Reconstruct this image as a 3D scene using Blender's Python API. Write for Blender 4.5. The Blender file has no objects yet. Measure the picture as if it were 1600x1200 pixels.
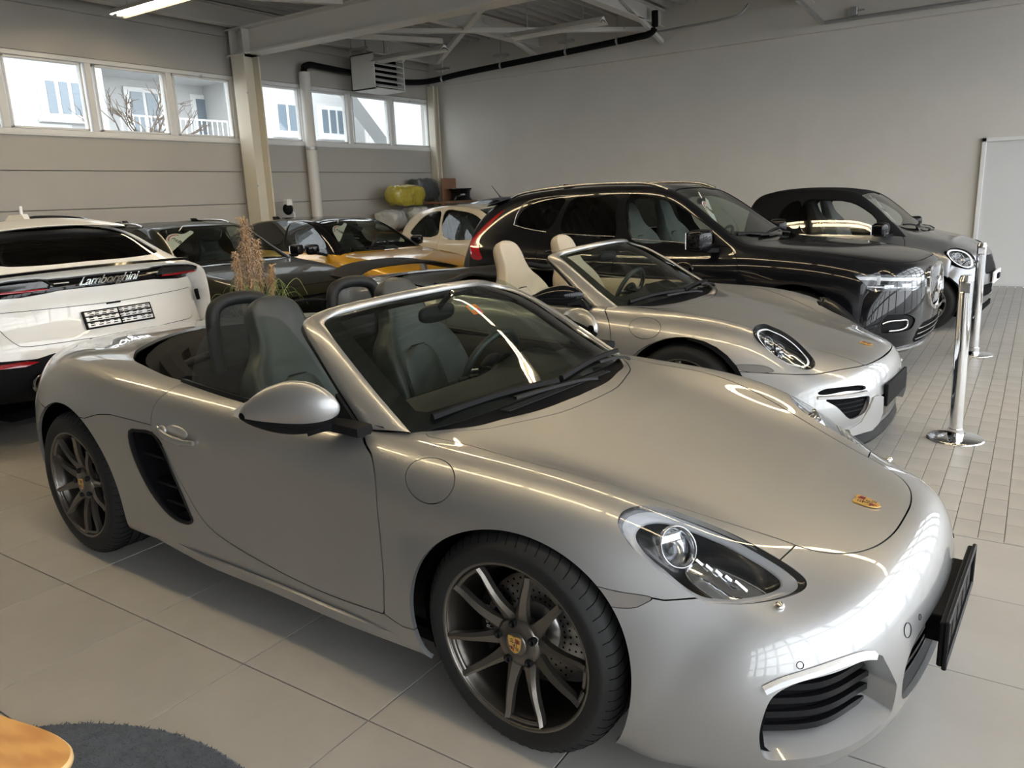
import bpy, math, random
import numpy as np
from mathutils import Matrix, Vector
random.seed(7); RNG = np.random.default_rng(7)
SC = bpy.context.scene
COL = SC.collection
PI = math.pi

# ---------------------------------------------------------------- camera, world, lights, exposure
cam_d = bpy.data.cameras.new('camera'); cam_o = bpy.data.objects.new('camera', cam_d); COL.objects.link(cam_o)
CAM_POS = (1.072, -2.451, 1.557); CAM_YAW, CAM_PITCH, CAM_ROLL, CAM_F = 2.165, 0.235, -0.040, 1214.4
def _cam():
    y, p, r = CAM_YAW, CAM_PITCH, CAM_ROLL
    f = Vector((math.cos(y)*math.cos(p), math.sin(y)*math.cos(p), -math.sin(p)))
    rt = f.cross(Vector((0, 0, 1))).normalized(); up = rt.cross(f)
    r2 = rt*math.cos(r) + up*math.sin(r); u2 = up*math.cos(r) - rt*math.sin(r)
    m = Matrix((r2, u2, -f)).transposed().to_4x4(); m.translation = Vector(CAM_POS)
    cam_o.matrix_world = m
    cam_d.sensor_width = 36.0; cam_d.lens = CAM_F*36.0/1600.0; cam_d.clip_start = 0.05; cam_d.clip_end = 200
_cam(); SC.camera = cam_o
SC.view_settings.view_transform = 'Standard'; SC.view_settings.look = 'None'
SC.view_settings.gamma = 1.0; SC.view_settings.use_curve_mapping = False
SC.view_settings.exposure = .75

# overcast daylight sky
W = bpy.data.worlds.new('sky'); SC.world = W; W.use_nodes = True
def _sky():
    nt = W.node_tree; bg = nt.nodes['Background']; tc = nt.nodes.new('ShaderNodeTexCoord'); sp = nt.nodes.new('ShaderNodeSeparateXYZ'); rp = nt.nodes.new('ShaderNodeValToRGB')
    rp.color_ramp.elements[0].position = .0; rp.color_ramp.elements[0].color = (.95, .97, 1.0, 1); rp.color_ramp.elements[1].position = .8; rp.color_ramp.elements[1].color = (.90, .94, 1.0, 1)
    nt.links.new(tc.outputs['Generated'], sp.inputs[0]); nt.links.new(sp.outputs['Z'], rp.inputs[0]); nt.links.new(rp.outputs[0], bg.inputs[0]); bg.inputs[1].default_value = 4.2
_sky()
def portal(loc, rot, sx, sy):
    l = bpy.data.lights.new('portal', 'AREA'); l.shape = 'RECTANGLE'; l.size = sx; l.size_y = sy; l.cycles.is_portal = True
    o = bpy.data.objects.new('portal', l); COL.objects.link(o); o.location = loc; o.rotation_euler = rot
#portal((6.75, 1.0, 2.2), (0, math.pi/2, 0), 4.2, 20)          # glazed front
#portal((-10.0, 6.2, 3.1), (0, -math.pi/2, 0), 1.0, 9.6)       # high windows
# ---------------------------------------------------------------- mesh toolbox (numpy): M = dict(V, N, F)
def _unit(a):
    return a/np.maximum(np.linalg.norm(a, axis=-1, keepdims=True), 1e-12)
def vnormals(V, F):
    n = np.cross(V[F[:, 1]]-V[F[:, 0]], V[F[:, 2]]-V[F[:, 0]])
    N = np.zeros_like(V)
    for k in range(3): np.add.at(N, F[:, k], n)
    return _unit(N)
def mk(V, F, N=None):
    V = np.asarray(V, float); F = np.asarray(F, int).reshape(-1, 3)
    return dict(V=V, F=F, N=vnormals(V, F) if N is None else N)
def join(*ms):
    Vs, Ns, Fs, o = [], [], [], 0
    for m in ms:
        if m is None or len(m['F']) == 0: continue
        Vs.append(m['V']); Ns.append(m['N']); Fs.append(m['F']+o); o += len(m['V'])
    if not Vs: return mk(np.zeros((0, 3)), np.zeros((0, 3), int), np.zeros((0, 3)))
    return dict(V=np.vstack(Vs), N=np.vstack(Ns), F=np.vstack(Fs))
def mir(m):
    return dict(V=m['V']*[1, -1, 1], N=m['N']*[1, -1, 1], F=m['F'][:, ::-1])
def both(m): return join(m, mir(m))
def flip(m): return dict(V=m['V'], N=-m['N'], F=m['F'][:, ::-1])
def xf(m, loc=(0, 0, 0), rot=None, s=1.0):
    R = np.eye(3) if rot is None else np.asarray(rot, float)
    V = (m['V']*s)@R.T+np.asarray(loc, float); N = _unit((m['N']/np.asarray(s))@R.T)
    F = m['F'] if np.linalg.det(R)*np.prod(np.broadcast_to(s, 3)) > 0 else m['F'][:, ::-1]
    return dict(V=V, N=N, F=F)
def RX(a): c, s = math.cos(a), math.sin(a); return np.array([[1, 0, 0], [0, c, -s], [0, s, c]])
def RY(a): c, s = math.cos(a), math.sin(a); return np.array([[c, 0, s], [0, 1, 0], [-s, 0, c]])
def RZ(a): c, s = math.cos(a), math.sin(a); return np.array([[c, -s, 0], [s, c, 0], [0, 0, 1]])
def frame(d, up=(0, 0, 1)):
    d = _unit(np.asarray(d, float)); up = np.asarray(up, float)
    if abs(d@up) > .97: up = np.array([1., 0, 0]) if abs(d[0]) < .9 else np.array([0, 1., 0])
    a = _unit(np.cross(up, d)); b = np.cross(d, a)
    return np.stack([a, b, d], 1)          # columns: side, up', forward
def compact(m):
    u, inv = np.unique(m['F'].ravel(), return_inverse=True)
    return dict(V=m['V'][u], N=m['N'][u], F=inv.reshape(-1, 3))
def clip(m, f):
    """split m by the vertex field f: (part f<0, part f>0)"""
    V, N, F = m['V'], m['N'], m['F']; f = np.where(np.abs(f) < 1e-9, 1e-9, f)
    s = f > 0; c = s[F].sum(1)
    neg = [F[c == 0]]; pos = [F[c == 3]]
    nV, nN, cache, nn = [], [], {}, len(V)
    def cut(a, b):
        nonlocal nn
        k = (a, b) if a < b else (b, a)
        if k not in cache:
            t = f[k[0]]/(f[k[0]]-f[k[1]])
            nV.append(V[k[0]]*(1-t)+V[k[1]]*t); nN.append(N[k[0]]*(1-t)+N[k[1]]*t); cache[k] = nn; nn += 1
        return cache[k]
    P, Q = [], []
    for tri in F[(c == 1) | (c == 2)]:
        t = [int(v) for v in tri]; k = sum(s[v] for v in t)
        lone = next(i for i in range(3) if s[t[i]] == (k == 1))
        a, b, d = t[lone], t[(lone+1) % 3], t[(lone+2) % 3]
        e, g = cut(a, b), cut(a, d)
        (P if k == 1 else Q).append((a, e, g)); (Q if k == 1 else P).extend([(e, b, d), (e, d, g)])
    if nV: V = np.vstack([V, nV]); N = np.vstack([N, _unit(np.array(nN))])
    out = []
    for base, ex in ((neg, Q), (pos, P)):
        FF = np.vstack(base+[np.array(ex, int).reshape(-1, 3)])
        out.append(compact(dict(V=V, N=N, F=FF)) if len(FF) else mk(np.zeros((0, 3)), FF, np.zeros((0, 3))))
    return out
def spline(P, n=8, closed=False):
    P = np.asarray(P, float); k = len(P); out = []
    for i in range(k if closed else k-1):
        if closed: a, b, c, d = P[(i-1) % k], P[i], P[(i+1) % k], P[(i+2) % k]
        else: a, b, c, d = P[max(i-1, 0)], P[i], P[i+1], P[min(i+2, k-1)]
        lb = max(np.linalg.norm(c-b), 1e-9)**.5; la = max(np.linalg.norm(b-a), 1e-9)**.5; lc = max(np.linalg.norm(d-c), 1e-9)**.5
        m1 = (c-b)+lb*((b-a)/la-(c-a)/(la+lb)) if la > 1e-4 else (c-b)
        m2 = (c-b)+lb*((d-c)/lc-(d-b)/(lb+lc)) if lc > 1e-4 else (c-b)
        t = np.linspace(0, 1, n, endpoint=False)[:, None]
        out.append(b*(2*t**3-3*t**2+1)+m1*(t**3-2*t**2+t)+c*(-2*t**3+3*t**2)+m2*(t**3-t**2))
    out = np.vstack(out)
    return out if closed else np.vstack([out, P[-1]])
def psdf(Q, P):
    """signed distance of 2D points Q to closed polygon P, negative inside"""
    P = np.asarray(P, float); Q = np.asarray(Q, float)
    A = P; B = np.roll(P, -1, 0); d2 = np.full(len(Q), 1e9); ins = np.zeros(len(Q), bool)
    lo = P.min(0)-.08; hi = P.max(0)+.08
    near = np.all((Q > lo) & (Q < hi), 1); q = Q[near]; dd = np.full(len(q), 1e9); ii = np.zeros(len(q), bool)
    for a, b in zip(A, B):
        e = b-a; L = max(e@e, 1e-12); w = q-a; t = np.clip(w@e/L, 0, 1)
        r = w-t[:, None]*e; dd = np.minimum(dd, (r*r).sum(1))
        cond = (a[1] > q[:, 1]) != (b[1] > q[:, 1])
        if abs(e[1]) > 1e-12: ii ^= cond & (q[:, 0] < a[0]+(q[:, 1]-a[1])*e[0]/e[1])
    d2[near] = dd; ins[near] = ii
    d = np.sqrt(np.minimum(d2, .0064)); return np.where(ins, -d, d)
def plsd(Q, P):
    """signed distance of 2D points to an open polyline, sign by side (left positive)"""
    P = np.asarray(P, float); best = np.full(len(Q), 1e9); sg = np.ones(len(Q)); n = len(P)
    for i in range(n-1):
        a, b = P[i], P[i+1]; e = b-a; L = max(e@e, 1e-12); w = Q-a; t = w@e/L
        lo = -1e9 if i == 0 else 0; hi = 1e9 if i == n-2 else 1
        t = np.clip(t, lo, hi); r = w-t[:, None]*e; d = (r*r).sum(1)
        cr = e[0]*w[:, 1]-e[1]*w[:, 0]; up = d < best
        best = np.where(up, d, best); sg = np.where(up, np.sign(cr)+(cr == 0), sg)
    return np.sqrt(best)*sg
def edges_once(F):
    E = np.vstack([F[:, [0, 1]], F[:, [1, 2]], F[:, [2, 0]]]); k = np.sort(E, 1)
    key = k[:, 0].astype(np.int64)*(10**7)+k[:, 1]
    _, idx, cnt = np.unique(key, return_index=True, return_counts=True)
    return E[idx[cnt == 1]]
def rim(m, depth=.012, lip=0.0):
    """turn the free edges of a sheet inwards so that it reads as a panel with thickness"""
    if len(m['F']) == 0: return m
    E = edges_once(m['F']); u, inv = np.unique(E.ravel(), return_inverse=True); inv = inv.reshape(-1, 2)
    A = m['V'][u]; B = A-m['N'][u]*depth; n = len(u)
    V = np.vstack([A, B]); F = np.vstack([np.stack([inv[:, 1], inv[:, 0], inv[:, 0]+n], 1), np.stack([inv[:, 1], inv[:, 0]+n, inv[:, 1]+n], 1)])
    return join(m, mk(V, F))
def bspl(P, n):
    """clamped-ish uniform cubic B-spline matrix: control count k -> n samples, ends interpolated by reflection"""
    k = P; t = np.linspace(0, k-1, n); B = np.zeros((n, k))
    for r, x in enumerate(t):
        i = min(int(x), k-2); u = x-i
        w = [(1-u)**3/6, (3*u**3-6*u*u+4)/6, (-3*u**3+3*u*u+3*u+1)/6, u**3/6]
        for q in range(4):
            j = i-1+q
            if j < 0: B[r, 0] += 2*w[q]; B[r, 1] -= w[q]
            elif j > k-1: B[r, k-1] += 2*w[q]; B[r, k-2] -= w[q]
            else: B[r, j] += w[q]
    return B
def surf(P, nu, nv, it=3, sym0=True):
    """B-spline sheet through the point grid P[i][j] (it push-back steps towards interpolation); column 0 lies on y=0"""
    P = np.asarray(P, float); I, J = P.shape[:2]
    if sym0: G = np.concatenate([(P[:, 2:0:-1]*[1, -1, 1]), P], 1); off = 2
    else: G = P; off = 0
    Cc = G.copy(); A = bspl(I, I); Bm = bspl(G.shape[1], G.shape[1])
    for _ in range(it): Cc = Cc+G-np.einsum('ia,abk,jb->ijk', A, Cc, Bm)
    U = bspl(I, nu); K = G.shape[1]
    # resample the columns off..K-1
    Bf = bspl(K, (K-1)*40+1); dense = np.einsum('ja,ak->jk', Bf, Cc.mean(0))
    tt = np.linspace(0, K-1, (K-1)*40+1)
    Bv = []
    for x in np.linspace(off, K-1, nv):
        i = min(int(x), K-2); u = x-i; row = np.zeros(K)
        w = [(1-u)**3/6, (3*u**3-6*u*u+4)/6, (-3*u**3+3*u*u+3*u+1)/6, u**3/6]
        for q in range(4):
            j = i-1+q
            if j < 0: row[0] += 2*w[q]; row[1] -= w[q]
            elif j > K-1: row[K-1] += 2*w[q]; row[K-2] -= w[q]
            else: row[j] += w[q]
        Bv.append(row)
    S = np.einsum('ia,abk,jb->ijk', U, Cc, np.array(Bv))
    if sym0: S[:, 0, 1] = 0
    return S
def grid_mesh(S, flipn=False, sym0=False):
    n, m = S.shape[:2]; V = S.reshape(-1, 3); i, j = np.meshgrid(np.arange(n-1), np.arange(m-1), indexing='ij')
    a = (i*m+j).ravel(); b = a+1; c = a+m; d = c+1
    F = np.vstack([np.stack([a, c, d], 1), np.stack([a, d, b], 1)])
    if flipn: F = F[:, ::-1]
    M = mk(V, F)
    if sym0:
        k = np.arange(n)*m; M['N'][k, 1] = 0; M['N'] = _unit(M['N'])
    return M
def lathe(prof, n=48, axis='y', a0=0, a1=2*PI):
    """revolve prof [(r, h)] about an axis; outward normals when h grows along the profile"""
    prof = np.asarray(prof, float); full = abs(a1-a0-2*PI) < 1e-6
    th = np.linspace(a0, a1, n, endpoint=not full); k = len(prof)
    r = prof[:, 0][None]; h = prof[:, 1][None]; c = np.cos(th)[:, None]; s = np.sin(th)[:, None]
    X = r*c; Y = r*s; Z = np.broadcast_to(h, X.shape)
    P = dict(z=(X, Y, Z), y=(Y, Z, X), x=(Z, X, Y))[axis]; V = np.stack(P, -1).reshape(-1, 3)
    F = []
    for i in range(n if full else n-1):
        i2 = (i+1) % n; a = i*k+np.arange(k-1); b = i2*k+np.arange(k-1)
        F += [np.stack([a, b, b+1], 1), np.stack([a, b+1, a+1], 1)]
    return mk(V, np.vstack(F))
def tube(P, r=.01, n=10, cap=True, closed=False, up=(0, 0, 1), flat=1.0):
    """sweep a round (or flattened) section along the points P; r may be a list"""
    P = np.asarray(P, float); k = len(P); rr = np.broadcast_to(np.asarray(r, float), k)
    T = np.gradient(P, axis=0) if not closed else np.roll(P, -1, 0)-np.roll(P, 1, 0)
    V = []; th = np.linspace(0, 2*PI, n, endpoint=False)
    for i in range(k):
        f = frame(T[i], up); V.append(P[i]+rr[i]*(np.cos(th)[:, None]*f[:, 0]+flat*np.sin(th)[:, None]*f[:, 1]))
    V = np.vstack(V); F = []
    for i in range(k if closed else k-1):
        a = i*n+np.arange(n); b = i*n+(np.arange(n)+1) % n; c = (a+n) % (k*n); d = (b+n) % (k*n)
        F += [np.stack([a, b, d], 1), np.stack([a, d, c], 1)]
    M = mk(V, np.vstack(F))
    if cap and not closed:
        caps = []
        for i, sgn in ((0, -1), (k-1, 1)):
            ring = V[i*n:(i+1)*n]; c = ring.mean(0); VV = np.vstack([ring, c]); q = np.arange(n)
            f = np.stack([q, (q+1) % n, np.full(n, n)], 1); caps.append(mk(VV, f if sgn > 0 else f[:, ::-1]))
        M = join(M, *caps)
    return M
def sweep(P, sec, up=(0, 0, 1), closed=False, cap=True):
    """sweep an arbitrary closed 2D section sec (side, up) along P, flat shaded corners by splitting is left to the section"""
    P = np.asarray(P, float); sec = np.asarray(sec, float); k, n = len(P), len(sec)
    T = np.gradient(P, axis=0) if not closed else np.roll(P, -1, 0)-np.roll(P, 1, 0)
    V = np.vstack([P[i]+sec[:, :1]*frame(T[i], up)[:, 0]+sec[:, 1:]*frame(T[i], up)[:, 1] for i in range(k)]); out = []
    for q in range(n):
        q2 = (q+1) % n; a = np.arange(k)*n+q; b = np.arange(k)*n+q2
        VV = np.vstack([V[a], V[b]]); r = np.arange(k-1); F = np.vstack([np.stack([r, r+k, r+k+1], 1), np.stack([r, r+k+1, r+1], 1)])
        if closed: F = np.vstack([F, [[k-1, 2*k-1, k], [k-1, k, 0]]])
        out.append(mk(VV, F))
    if cap and not closed: out += [flip(polyfan(V[:n])), polyfan(V[-n:])]
    return join(*out)
def polyfan(P, c=None):
    P = np.asarray(P, float); n = len(P); c = P.mean(0) if c is None else np.asarray(c, float); q = np.arange(n)
    return mk(np.vstack([P, c]), np.stack([q, (q+1) % n, np.full(n, n)], 1))
def box(lo, hi, bev=0.0):
    lo = np.asarray(lo, float); hi = np.asarray(hi, float); c = (lo+hi)/2; h = (hi-lo)/2; out = []
    b = min(bev, h.min()*.98)
    for ax in range(3):
        for s in (-1, 1):
            u, v = [k for k in range(3) if k != ax]; q = np.zeros((4, 3)); q[:, ax] = s*h[ax]
            q[:, u] = np.array([-1, 1, 1, -1])*(h[u]-b); q[:, v] = np.array([-1, -1, 1, 1])*(h[v]-b)
            F = np.array([[0, 1, 2], [0, 2, 3]]); nn = np.cross(q[1]-q[0], q[2]-q[0])
            out.append(mk(q+c, F if nn[ax]*s > 0 else F[:, ::-1]))
    if b > 0:
        for ax in range(3):
            u, v = [k for k in range(3) if k != ax]
            for su in (-1, 1):
                for sv in (-1, 1):
                    q = np.zeros((4, 3)); q[:, ax] = np.array([-1, 1, 1, -1])*(h[ax]-b)
                    q[:2, u] = su*h[u]; q[2:, u] = su*(h[u]-b); q[:2, v] = sv*(h[v]-b); q[2:, v] = sv*h[v]
                    F = np.array([[0, 1, 2], [0, 2, 3]]); nn = np.cross(q[1]-q[0], q[2]-q[0])
                    out.append(mk(q+c, F if nn[u]*su+nn[v]*sv > 0 else F[:, ::-1]))
        for s in np.array(np.meshgrid([-1, 1], [-1, 1], [-1, 1])).reshape(3, -1).T:
            q = np.array([s*(h-np.array([b, b, 0])), s*(h-np.array([0, b, b])), s*(h-np.array([b, 0, b]))])
            F = np.array([[0, 1, 2]]); nn = np.cross(q[1]-q[0], q[2]-q[0]); out.append(mk(q+c, F if nn@s > 0 else F[:, ::-1]))
    return join(*out)
def beam(a, b, w, h, up=(0, 0, 1), bev=0.0):
    a = np.asarray(a, float); b = np.asarray(b, float); L = np.linalg.norm(b-a)
    return xf(box((-w/2, -h/2, 0), (w/2, h/2, L), bev), a, frame(b-a, up))
def ell(c, r, n=24, m=16, pw=1.0):
    u = np.linspace(0, 2*PI, n+1); v = np.linspace(-PI/2, PI/2, m+1)
    sp = lambda x: np.sign(x)*np.abs(x)**pw
    U, W = np.meshgrid(u, v, indexing='ij')
    V = np.stack([sp(np.cos(W))*sp(np.cos(U)), sp(np.cos(W))*sp(np.sin(U)), sp(np.sin(W))], -1)*np.asarray(r)
    g = grid_mesh(V); return xf(g, c) if True else g
def prism(P, d, ax=2, bev=0.0):
    """extrude a closed 3D outline P by vector d"""
    P = np.asarray(P, float); d = np.asarray(d, float); n = len(P); q = np.arange(n)
    top = polyfan(P+d); bot = flip(polyfan(P)); nn = np.cross(P-P.mean(0), np.roll(P, -1, 0)-P.mean(0)).sum(0)
    V = np.vstack([P, P+d]); F = np.vstack([np.stack([q, (q+1) % n, (q+1) % n+n], 1), np.stack([q, (q+1) % n+n, q+n], 1)])
    # flat sides
    W = V[F.ravel()]; m = join(mk(W, np.arange(len(W)).reshape(-1, 3)), top, bot)
    return m if nn@d > 0 else flip(m)
def slab(P, d):  return prism(P, d)
def mesh_of(name, m):
    me = bpy.data.meshes.new(name); V, F, N = m['V'], m['F'], m['N']; n, k = len(V), len(F)
    me.vertices.add(n); me.vertices.foreach_set('co', V.astype(np.float32).ravel())
    me.loops.add(3*k); me.loops.foreach_set('vertex_index', F.astype(np.int32).ravel())
    me.polygons.add(k); me.polygons.foreach_set('loop_start', np.arange(0, 3*k, 3, dtype=np.int32))
    me.polygons.foreach_set('loop_total', np.full(k, 3, np.int32)); me.polygons.foreach_set('use_smooth', np.ones(k, bool))
    me.update(calc_edges=True); me.validate()
    if len(me.vertices) == n and len(me.polygons) == k: me.normals_split_custom_set_from_vertices(N.astype(np.float32).tolist())
    return me
def obj(name, m, mat, parent=None, label=None, kind=None, loc=None):
    me = mesh_of(name, m) if isinstance(m, dict) else m
    if not me.materials: me.materials.append(mat)
    o = bpy.data.objects.new(name, me); COL.objects.link(o)
    if parent is not None: o.parent = parent
    if loc is not None: o.location = loc
    if label: o['label'] = label
    if kind: o['kind'] = kind
    return o
def tag(o, label, cat, group=None):
    o['label'] = label; o['category'] = cat
    if group: o['group'] = group
    return o
def thing(name, label, cat, loc=(0, 0, 0), rz=0.0, group=None):
    o = bpy.data.objects.new(name, None); COL.objects.link(o); o.empty_display_size = .1
    o.location = loc; o.rotation_euler = (0, 0, rz); return tag(o, label, cat, group)
def kids(o): return [c for c in bpy.data.objects if c.parent == o]
def dup(o, parent=None):
    c = o.copy(); COL.objects.link(c)
    if parent is not None: c.parent = parent
    for ch in kids(o): dup(ch, c)
    return c

# ---------------------------------------------------------------- materials
def mat(name, col=(.8, .8, .8), rough=.5, metal=0.0, coat=0.0, coat_r=.03, spec=.5, emit=None, es=0.0, build=None, trans=0.0, sheen=0.0):
    m = bpy.data.materials.new(name); m.use_nodes = True; nt = m.node_tree; b = nt.nodes['Principled BSDF']
    b.inputs['Base Color'].default_value = (*col, 1); b.inputs['Roughness'].default_value = rough; b.inputs['Metallic'].default_value = metal
    b.inputs['Coat Weight'].default_value = coat; b.inputs['Coat Roughness'].default_value = coat_r; b.inputs['Specular IOR Level'].default_value = spec
    b.inputs['Transmission Weight'].default_value = trans; b.inputs['Sheen Weight'].default_value = sheen
    if emit: b.inputs['Emission Color'].default_value = (*emit, 1); b.inputs['Emission Strength'].default_value = es
    if build: build(nt, b)
    return m
def noise_bump(scale=60, strength=.2, dist=.01, detail=4, coord='Object'):
    def f(nt, b):
        tc = nt.nodes.new('ShaderNodeTexCoord'); n = nt.nodes.new('ShaderNodeTexNoise'); bp = nt.nodes.new('ShaderNodeBump')
        n.inputs['Scale'].default_value = scale; n.inputs['Detail'].default_value = detail
        bp.inputs['Strength'].default_value = strength; bp.inputs['Distance'].default_value = dist
        nt.links.new(tc.outputs[coord], n.inputs['Vector']); nt.links.new(n.outputs['Fac'], bp.inputs['Height']); nt.links.new(bp.outputs['Normal'], b.inputs['Normal'])
    return f
def noise_col(c1, c2, scale=3, detail=6, bump=None, stretch=(1, 1, 1), coord='Object', lo=.3, hi=.7, rough_var=None):
    def f(nt, b):
        tc = nt.nodes.new('ShaderNodeTexCoord'); mp = nt.nodes.new('ShaderNodeMapping'); n = nt.nodes.new('ShaderNodeTexNoise'); r = nt.nodes.new('ShaderNodeValToRGB')
        mp.inputs['Scale'].default_value = stretch
        n.inputs['Scale'].default_value = scale; n.inputs['Detail'].default_value = detail; n.inputs['Roughness'].default_value = .65
        r.color_ramp.elements[0].position = lo; r.color_ramp.elements[1].position = hi
        r.color_ramp.elements[0].color = (*c1, 1); r.color_ramp.elements[1].color = (*c2, 1)
        nt.links.new(tc.outputs[coord], mp.inputs['Vector']); nt.links.new(mp.outputs['Vector'], n.inputs['Vector']); nt.links.new(n.outputs['Fac'], r.inputs['Fac'])
        nt.links.new(r.outputs['Color'], b.inputs['Base Color'])
        if bump:
            n2 = nt.nodes.new('ShaderNodeTexNoise'); bp = nt.nodes.new('ShaderNodeBump'); n2.inputs['Scale'].default_value = bump[0]; n2.inputs['Detail'].default_value = 5
            bp.inputs['Strength'].default_value = bump[1]; bp.inputs['Distance'].default_value = bump[2]
            nt.links.new(mp.outputs['Vector'], n2.inputs['Vector']); nt.links.new(n2.outputs['Fac'], bp.inputs['Height']); nt.links.new(bp.outputs['Normal'], b.inputs['Normal'])
    return f
def glass(name, tint=(.8, .85, .82), ior=1.5, rough=0.0):
    """a single glass sheet: tinted straight-through light plus the mirror reflection of the surface"""
    m = bpy.data.materials.new(name); m.use_nodes = True; nt = m.node_tree; nt.nodes.remove(nt.nodes['Principled BSDF'])
    out = nt.nodes['Material Output']; tr = nt.nodes.new('ShaderNodeBsdfTransparent'); gl = nt.nodes.new('ShaderNodeBsdfGlossy'); fr = nt.nodes.new('ShaderNodeFresnel'); mx = nt.nodes.new('ShaderNodeMixShader')
    tr.inputs['Color'].default_value = (*tint, 1); gl.inputs['Roughness'].default_value = rough; gl.inputs['Color'].default_value = (1, 1, 1, 1); fr.inputs['IOR'].default_value = ior
    ge = nt.nodes.new('ShaderNodeNewGeometry'); mr = nt.nodes.new('ShaderNodeMapRange'); mr.inputs['To Min'].default_value = ior; mr.inputs['To Max'].default_value = 1/ior
    nt.links.new(ge.outputs['Backfacing'], mr.inputs['Value']); nt.links.new(mr.outputs[0], fr.inputs['IOR'])   # same mirror strength from either side
    nt.links.new(fr.outputs[0], mx.inputs[0]); nt.links.new(tr.outputs[0], mx.inputs[1]); nt.links.new(gl.outputs[0], mx.inputs[2]); nt.links.new(mx.outputs[0], out.inputs['Surface'])
    return m
def paint(name, col, metal=0.0, rough=.35, coat=1.0, flake=0.0):
    def f(nt, b):
        if flake:
            tc = nt.nodes.new('ShaderNodeTexCoord'); n = nt.nodes.new('ShaderNodeTexWhiteNoise'); sn = nt.nodes.new('ShaderNodeVectorMath'); sn.operation = 'SNAP'
            sn.inputs[1].default_value = (.0012,)*3; bp = nt.nodes.new('ShaderNodeBump'); bp.inputs['Strength'].default_value = flake; bp.inputs['Distance'].default_value = .0004
            nt.links.new(tc.outputs['Object'], sn.inputs[0]); nt.links.new(sn.outputs[0], n.inputs['Vector']); nt.links.new(n.outputs['Value'], bp.inputs['Height']); nt.links.new(bp.outputs['Normal'], b.inputs['Normal'])
    return mat(name, col, rough, metal, coat, .02, build=f if flake else None)
def fair(S, su=5, sv=3, sym0=True):
    """gaussian fairing of a sampled sheet; the rim is continued by point reflection, column 0 by mirror symmetry"""
    def k(s):
        x = np.arange(-int(3*s), int(3*s)+1); w = np.exp(-x*x/(2*s*s)); return w/w.sum()
    if su:
        w = k(su); h = len(w)//2; P = np.concatenate([2*S[:1]-S[h:0:-1], S, 2*S[-1:]-S[-2:-h-2:-1]], 0)
        S = sum(w[q]*P[q:q+len(S)] for q in range(len(w)))
    if sv:
        w = k(sv); h = len(w)//2; n = S.shape[1]
        L = S[:, h:0:-1]*[1, -1, 1] if sym0 else 2*S[:, :1]-S[:, h:0:-1]
        P = np.concatenate([L, S, 2*S[:, -1:]-S[:, -2:-h-2:-1]], 1); S = sum(w[q]*P[:, q:q+n] for q in range(len(w)))
    return S
# ---------------------------------------------------------------- shared materials
M_TYRE = mat('tyre_rubber', (.014, .014, .0145), .62, spec=.3, build=noise_bump(90, .15, .004))
M_BLACK = mat('black_plastic', (.010, .010, .011), .5, spec=.07)
M_BLACKG = mat('gloss_black', (.005, .005, .006), .12, coat=.5, spec=.1)
M_SATIN = mat('satin_black', (.012, .012, .013), .4, spec=.12)
M_DARK = mat('dark_void', (.004, .004, .005), .9, spec=.1)
M_RIM = mat('bronze_grey_alloy', (.17, .155, .135), .32, .85, coat=.3)
M_RIMB = mat('satin_silver_alloy', (.45, .45, .45), .28, .9, coat=.3)
M_STEEL = mat('steel_disc', (.38, .37, .36), .32, 1.0)
M_CHROME = mat('chrome', (.86, .86, .87), .06, 1.0)
M_ALU = mat('brushed_aluminium', (.62, .62, .62), .3, .95)
M_SILVER = paint('silver_metallic', (.365, .365, .364), .78, .42)
M_SILVER2 = paint('satin_silver_metallic', (.50, .50, .495), .75, .36)
M_GLASS = glass('windscreen_glass', (.66, .73, .69), 1.5)
M_GLASSD = glass('privacy_glass', (.05, .055, .055), 1.52)
M_CLEAR = glass('lamp_lens', (.93, .94, .95), 1.5)
M_LEATHER = mat('black_leather', (.026, .031, .031), .42, build=noise_bump(220, .12, .003))
M_LEATHER_B = mat('cream_leather', (.50, .43, .33), .45, build=noise_bump(220, .1, .003))
M_LEATHER_G = mat('grey_leather', (.13, .13, .128), .5)
M_INT = mat('interior_black', (.014, .0145, .015), .55, spec=.3)
M_CLOTH = mat('black_roof_cloth', (.007, .007, .008), .8, spec=.15, build=noise_bump(400, .2, .002))
def _net():
    m = mat('black_netting', (.02, .02, .022), .6); nt = m.node_tree; b = nt.nodes['Principled BSDF']; t = nt.nodes.new('ShaderNodeBsdfTransparent'); x = nt.nodes.new('ShaderNodeMixShader'); x.inputs[0].default_value = .55
    nt.links.new(t.outputs[0], x.inputs[1]); nt.links.new(b.outputs[0], x.inputs[2]); nt.links.new(x.outputs[0], nt.nodes['Material Output'].inputs['Surface']); return m
M_NET = _net()
M_CARPET = mat('car_carpet', (.012, .012, .013), .9)
M_REDLENS = mat('red_lens', (.32, .005, .010), .12, coat=.8)
M_WHITE = mat('white_plastic', (.8, .8, .8), .4)
M_PAPER = mat('white_card', (.82, .80, .80), .5)
M_GOLD = mat('gold_enamel', (.72, .45, .12), .3, .6, coat=.5)
M_RED = mat('red_enamel', (.35, .02, .02), .35, coat=.5)
M_REDP = mat('red_print', (.55, .04, .06), .5)
M_INK = mat('black_ink', (.02, .02, .022), .5)
M_ORANGE = mat('orange_card', (.85, .22, .04), .5)
M_PINK = mat('magenta_print', (.6, .06, .3), .5)
M_TEAL = mat('teal_print', (.15, .55, .5), .5)
M_AMBER = mat('smoked_lens', (.20, .19, .18), .12, coat=.8)
M_REFL = mat('lamp_reflector', (.75, .76, .78), .12, 1.0)
M_LAMPGREY = mat('lamp_grey', (.30, .31, .33), .35, coat=.4)
M_LAMPDK = mat('lamp_dark', (.02, .021, .023), .25, coat=.4)
M_DRL = mat('light_guide', (.80, .82, .85), .25)

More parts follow.
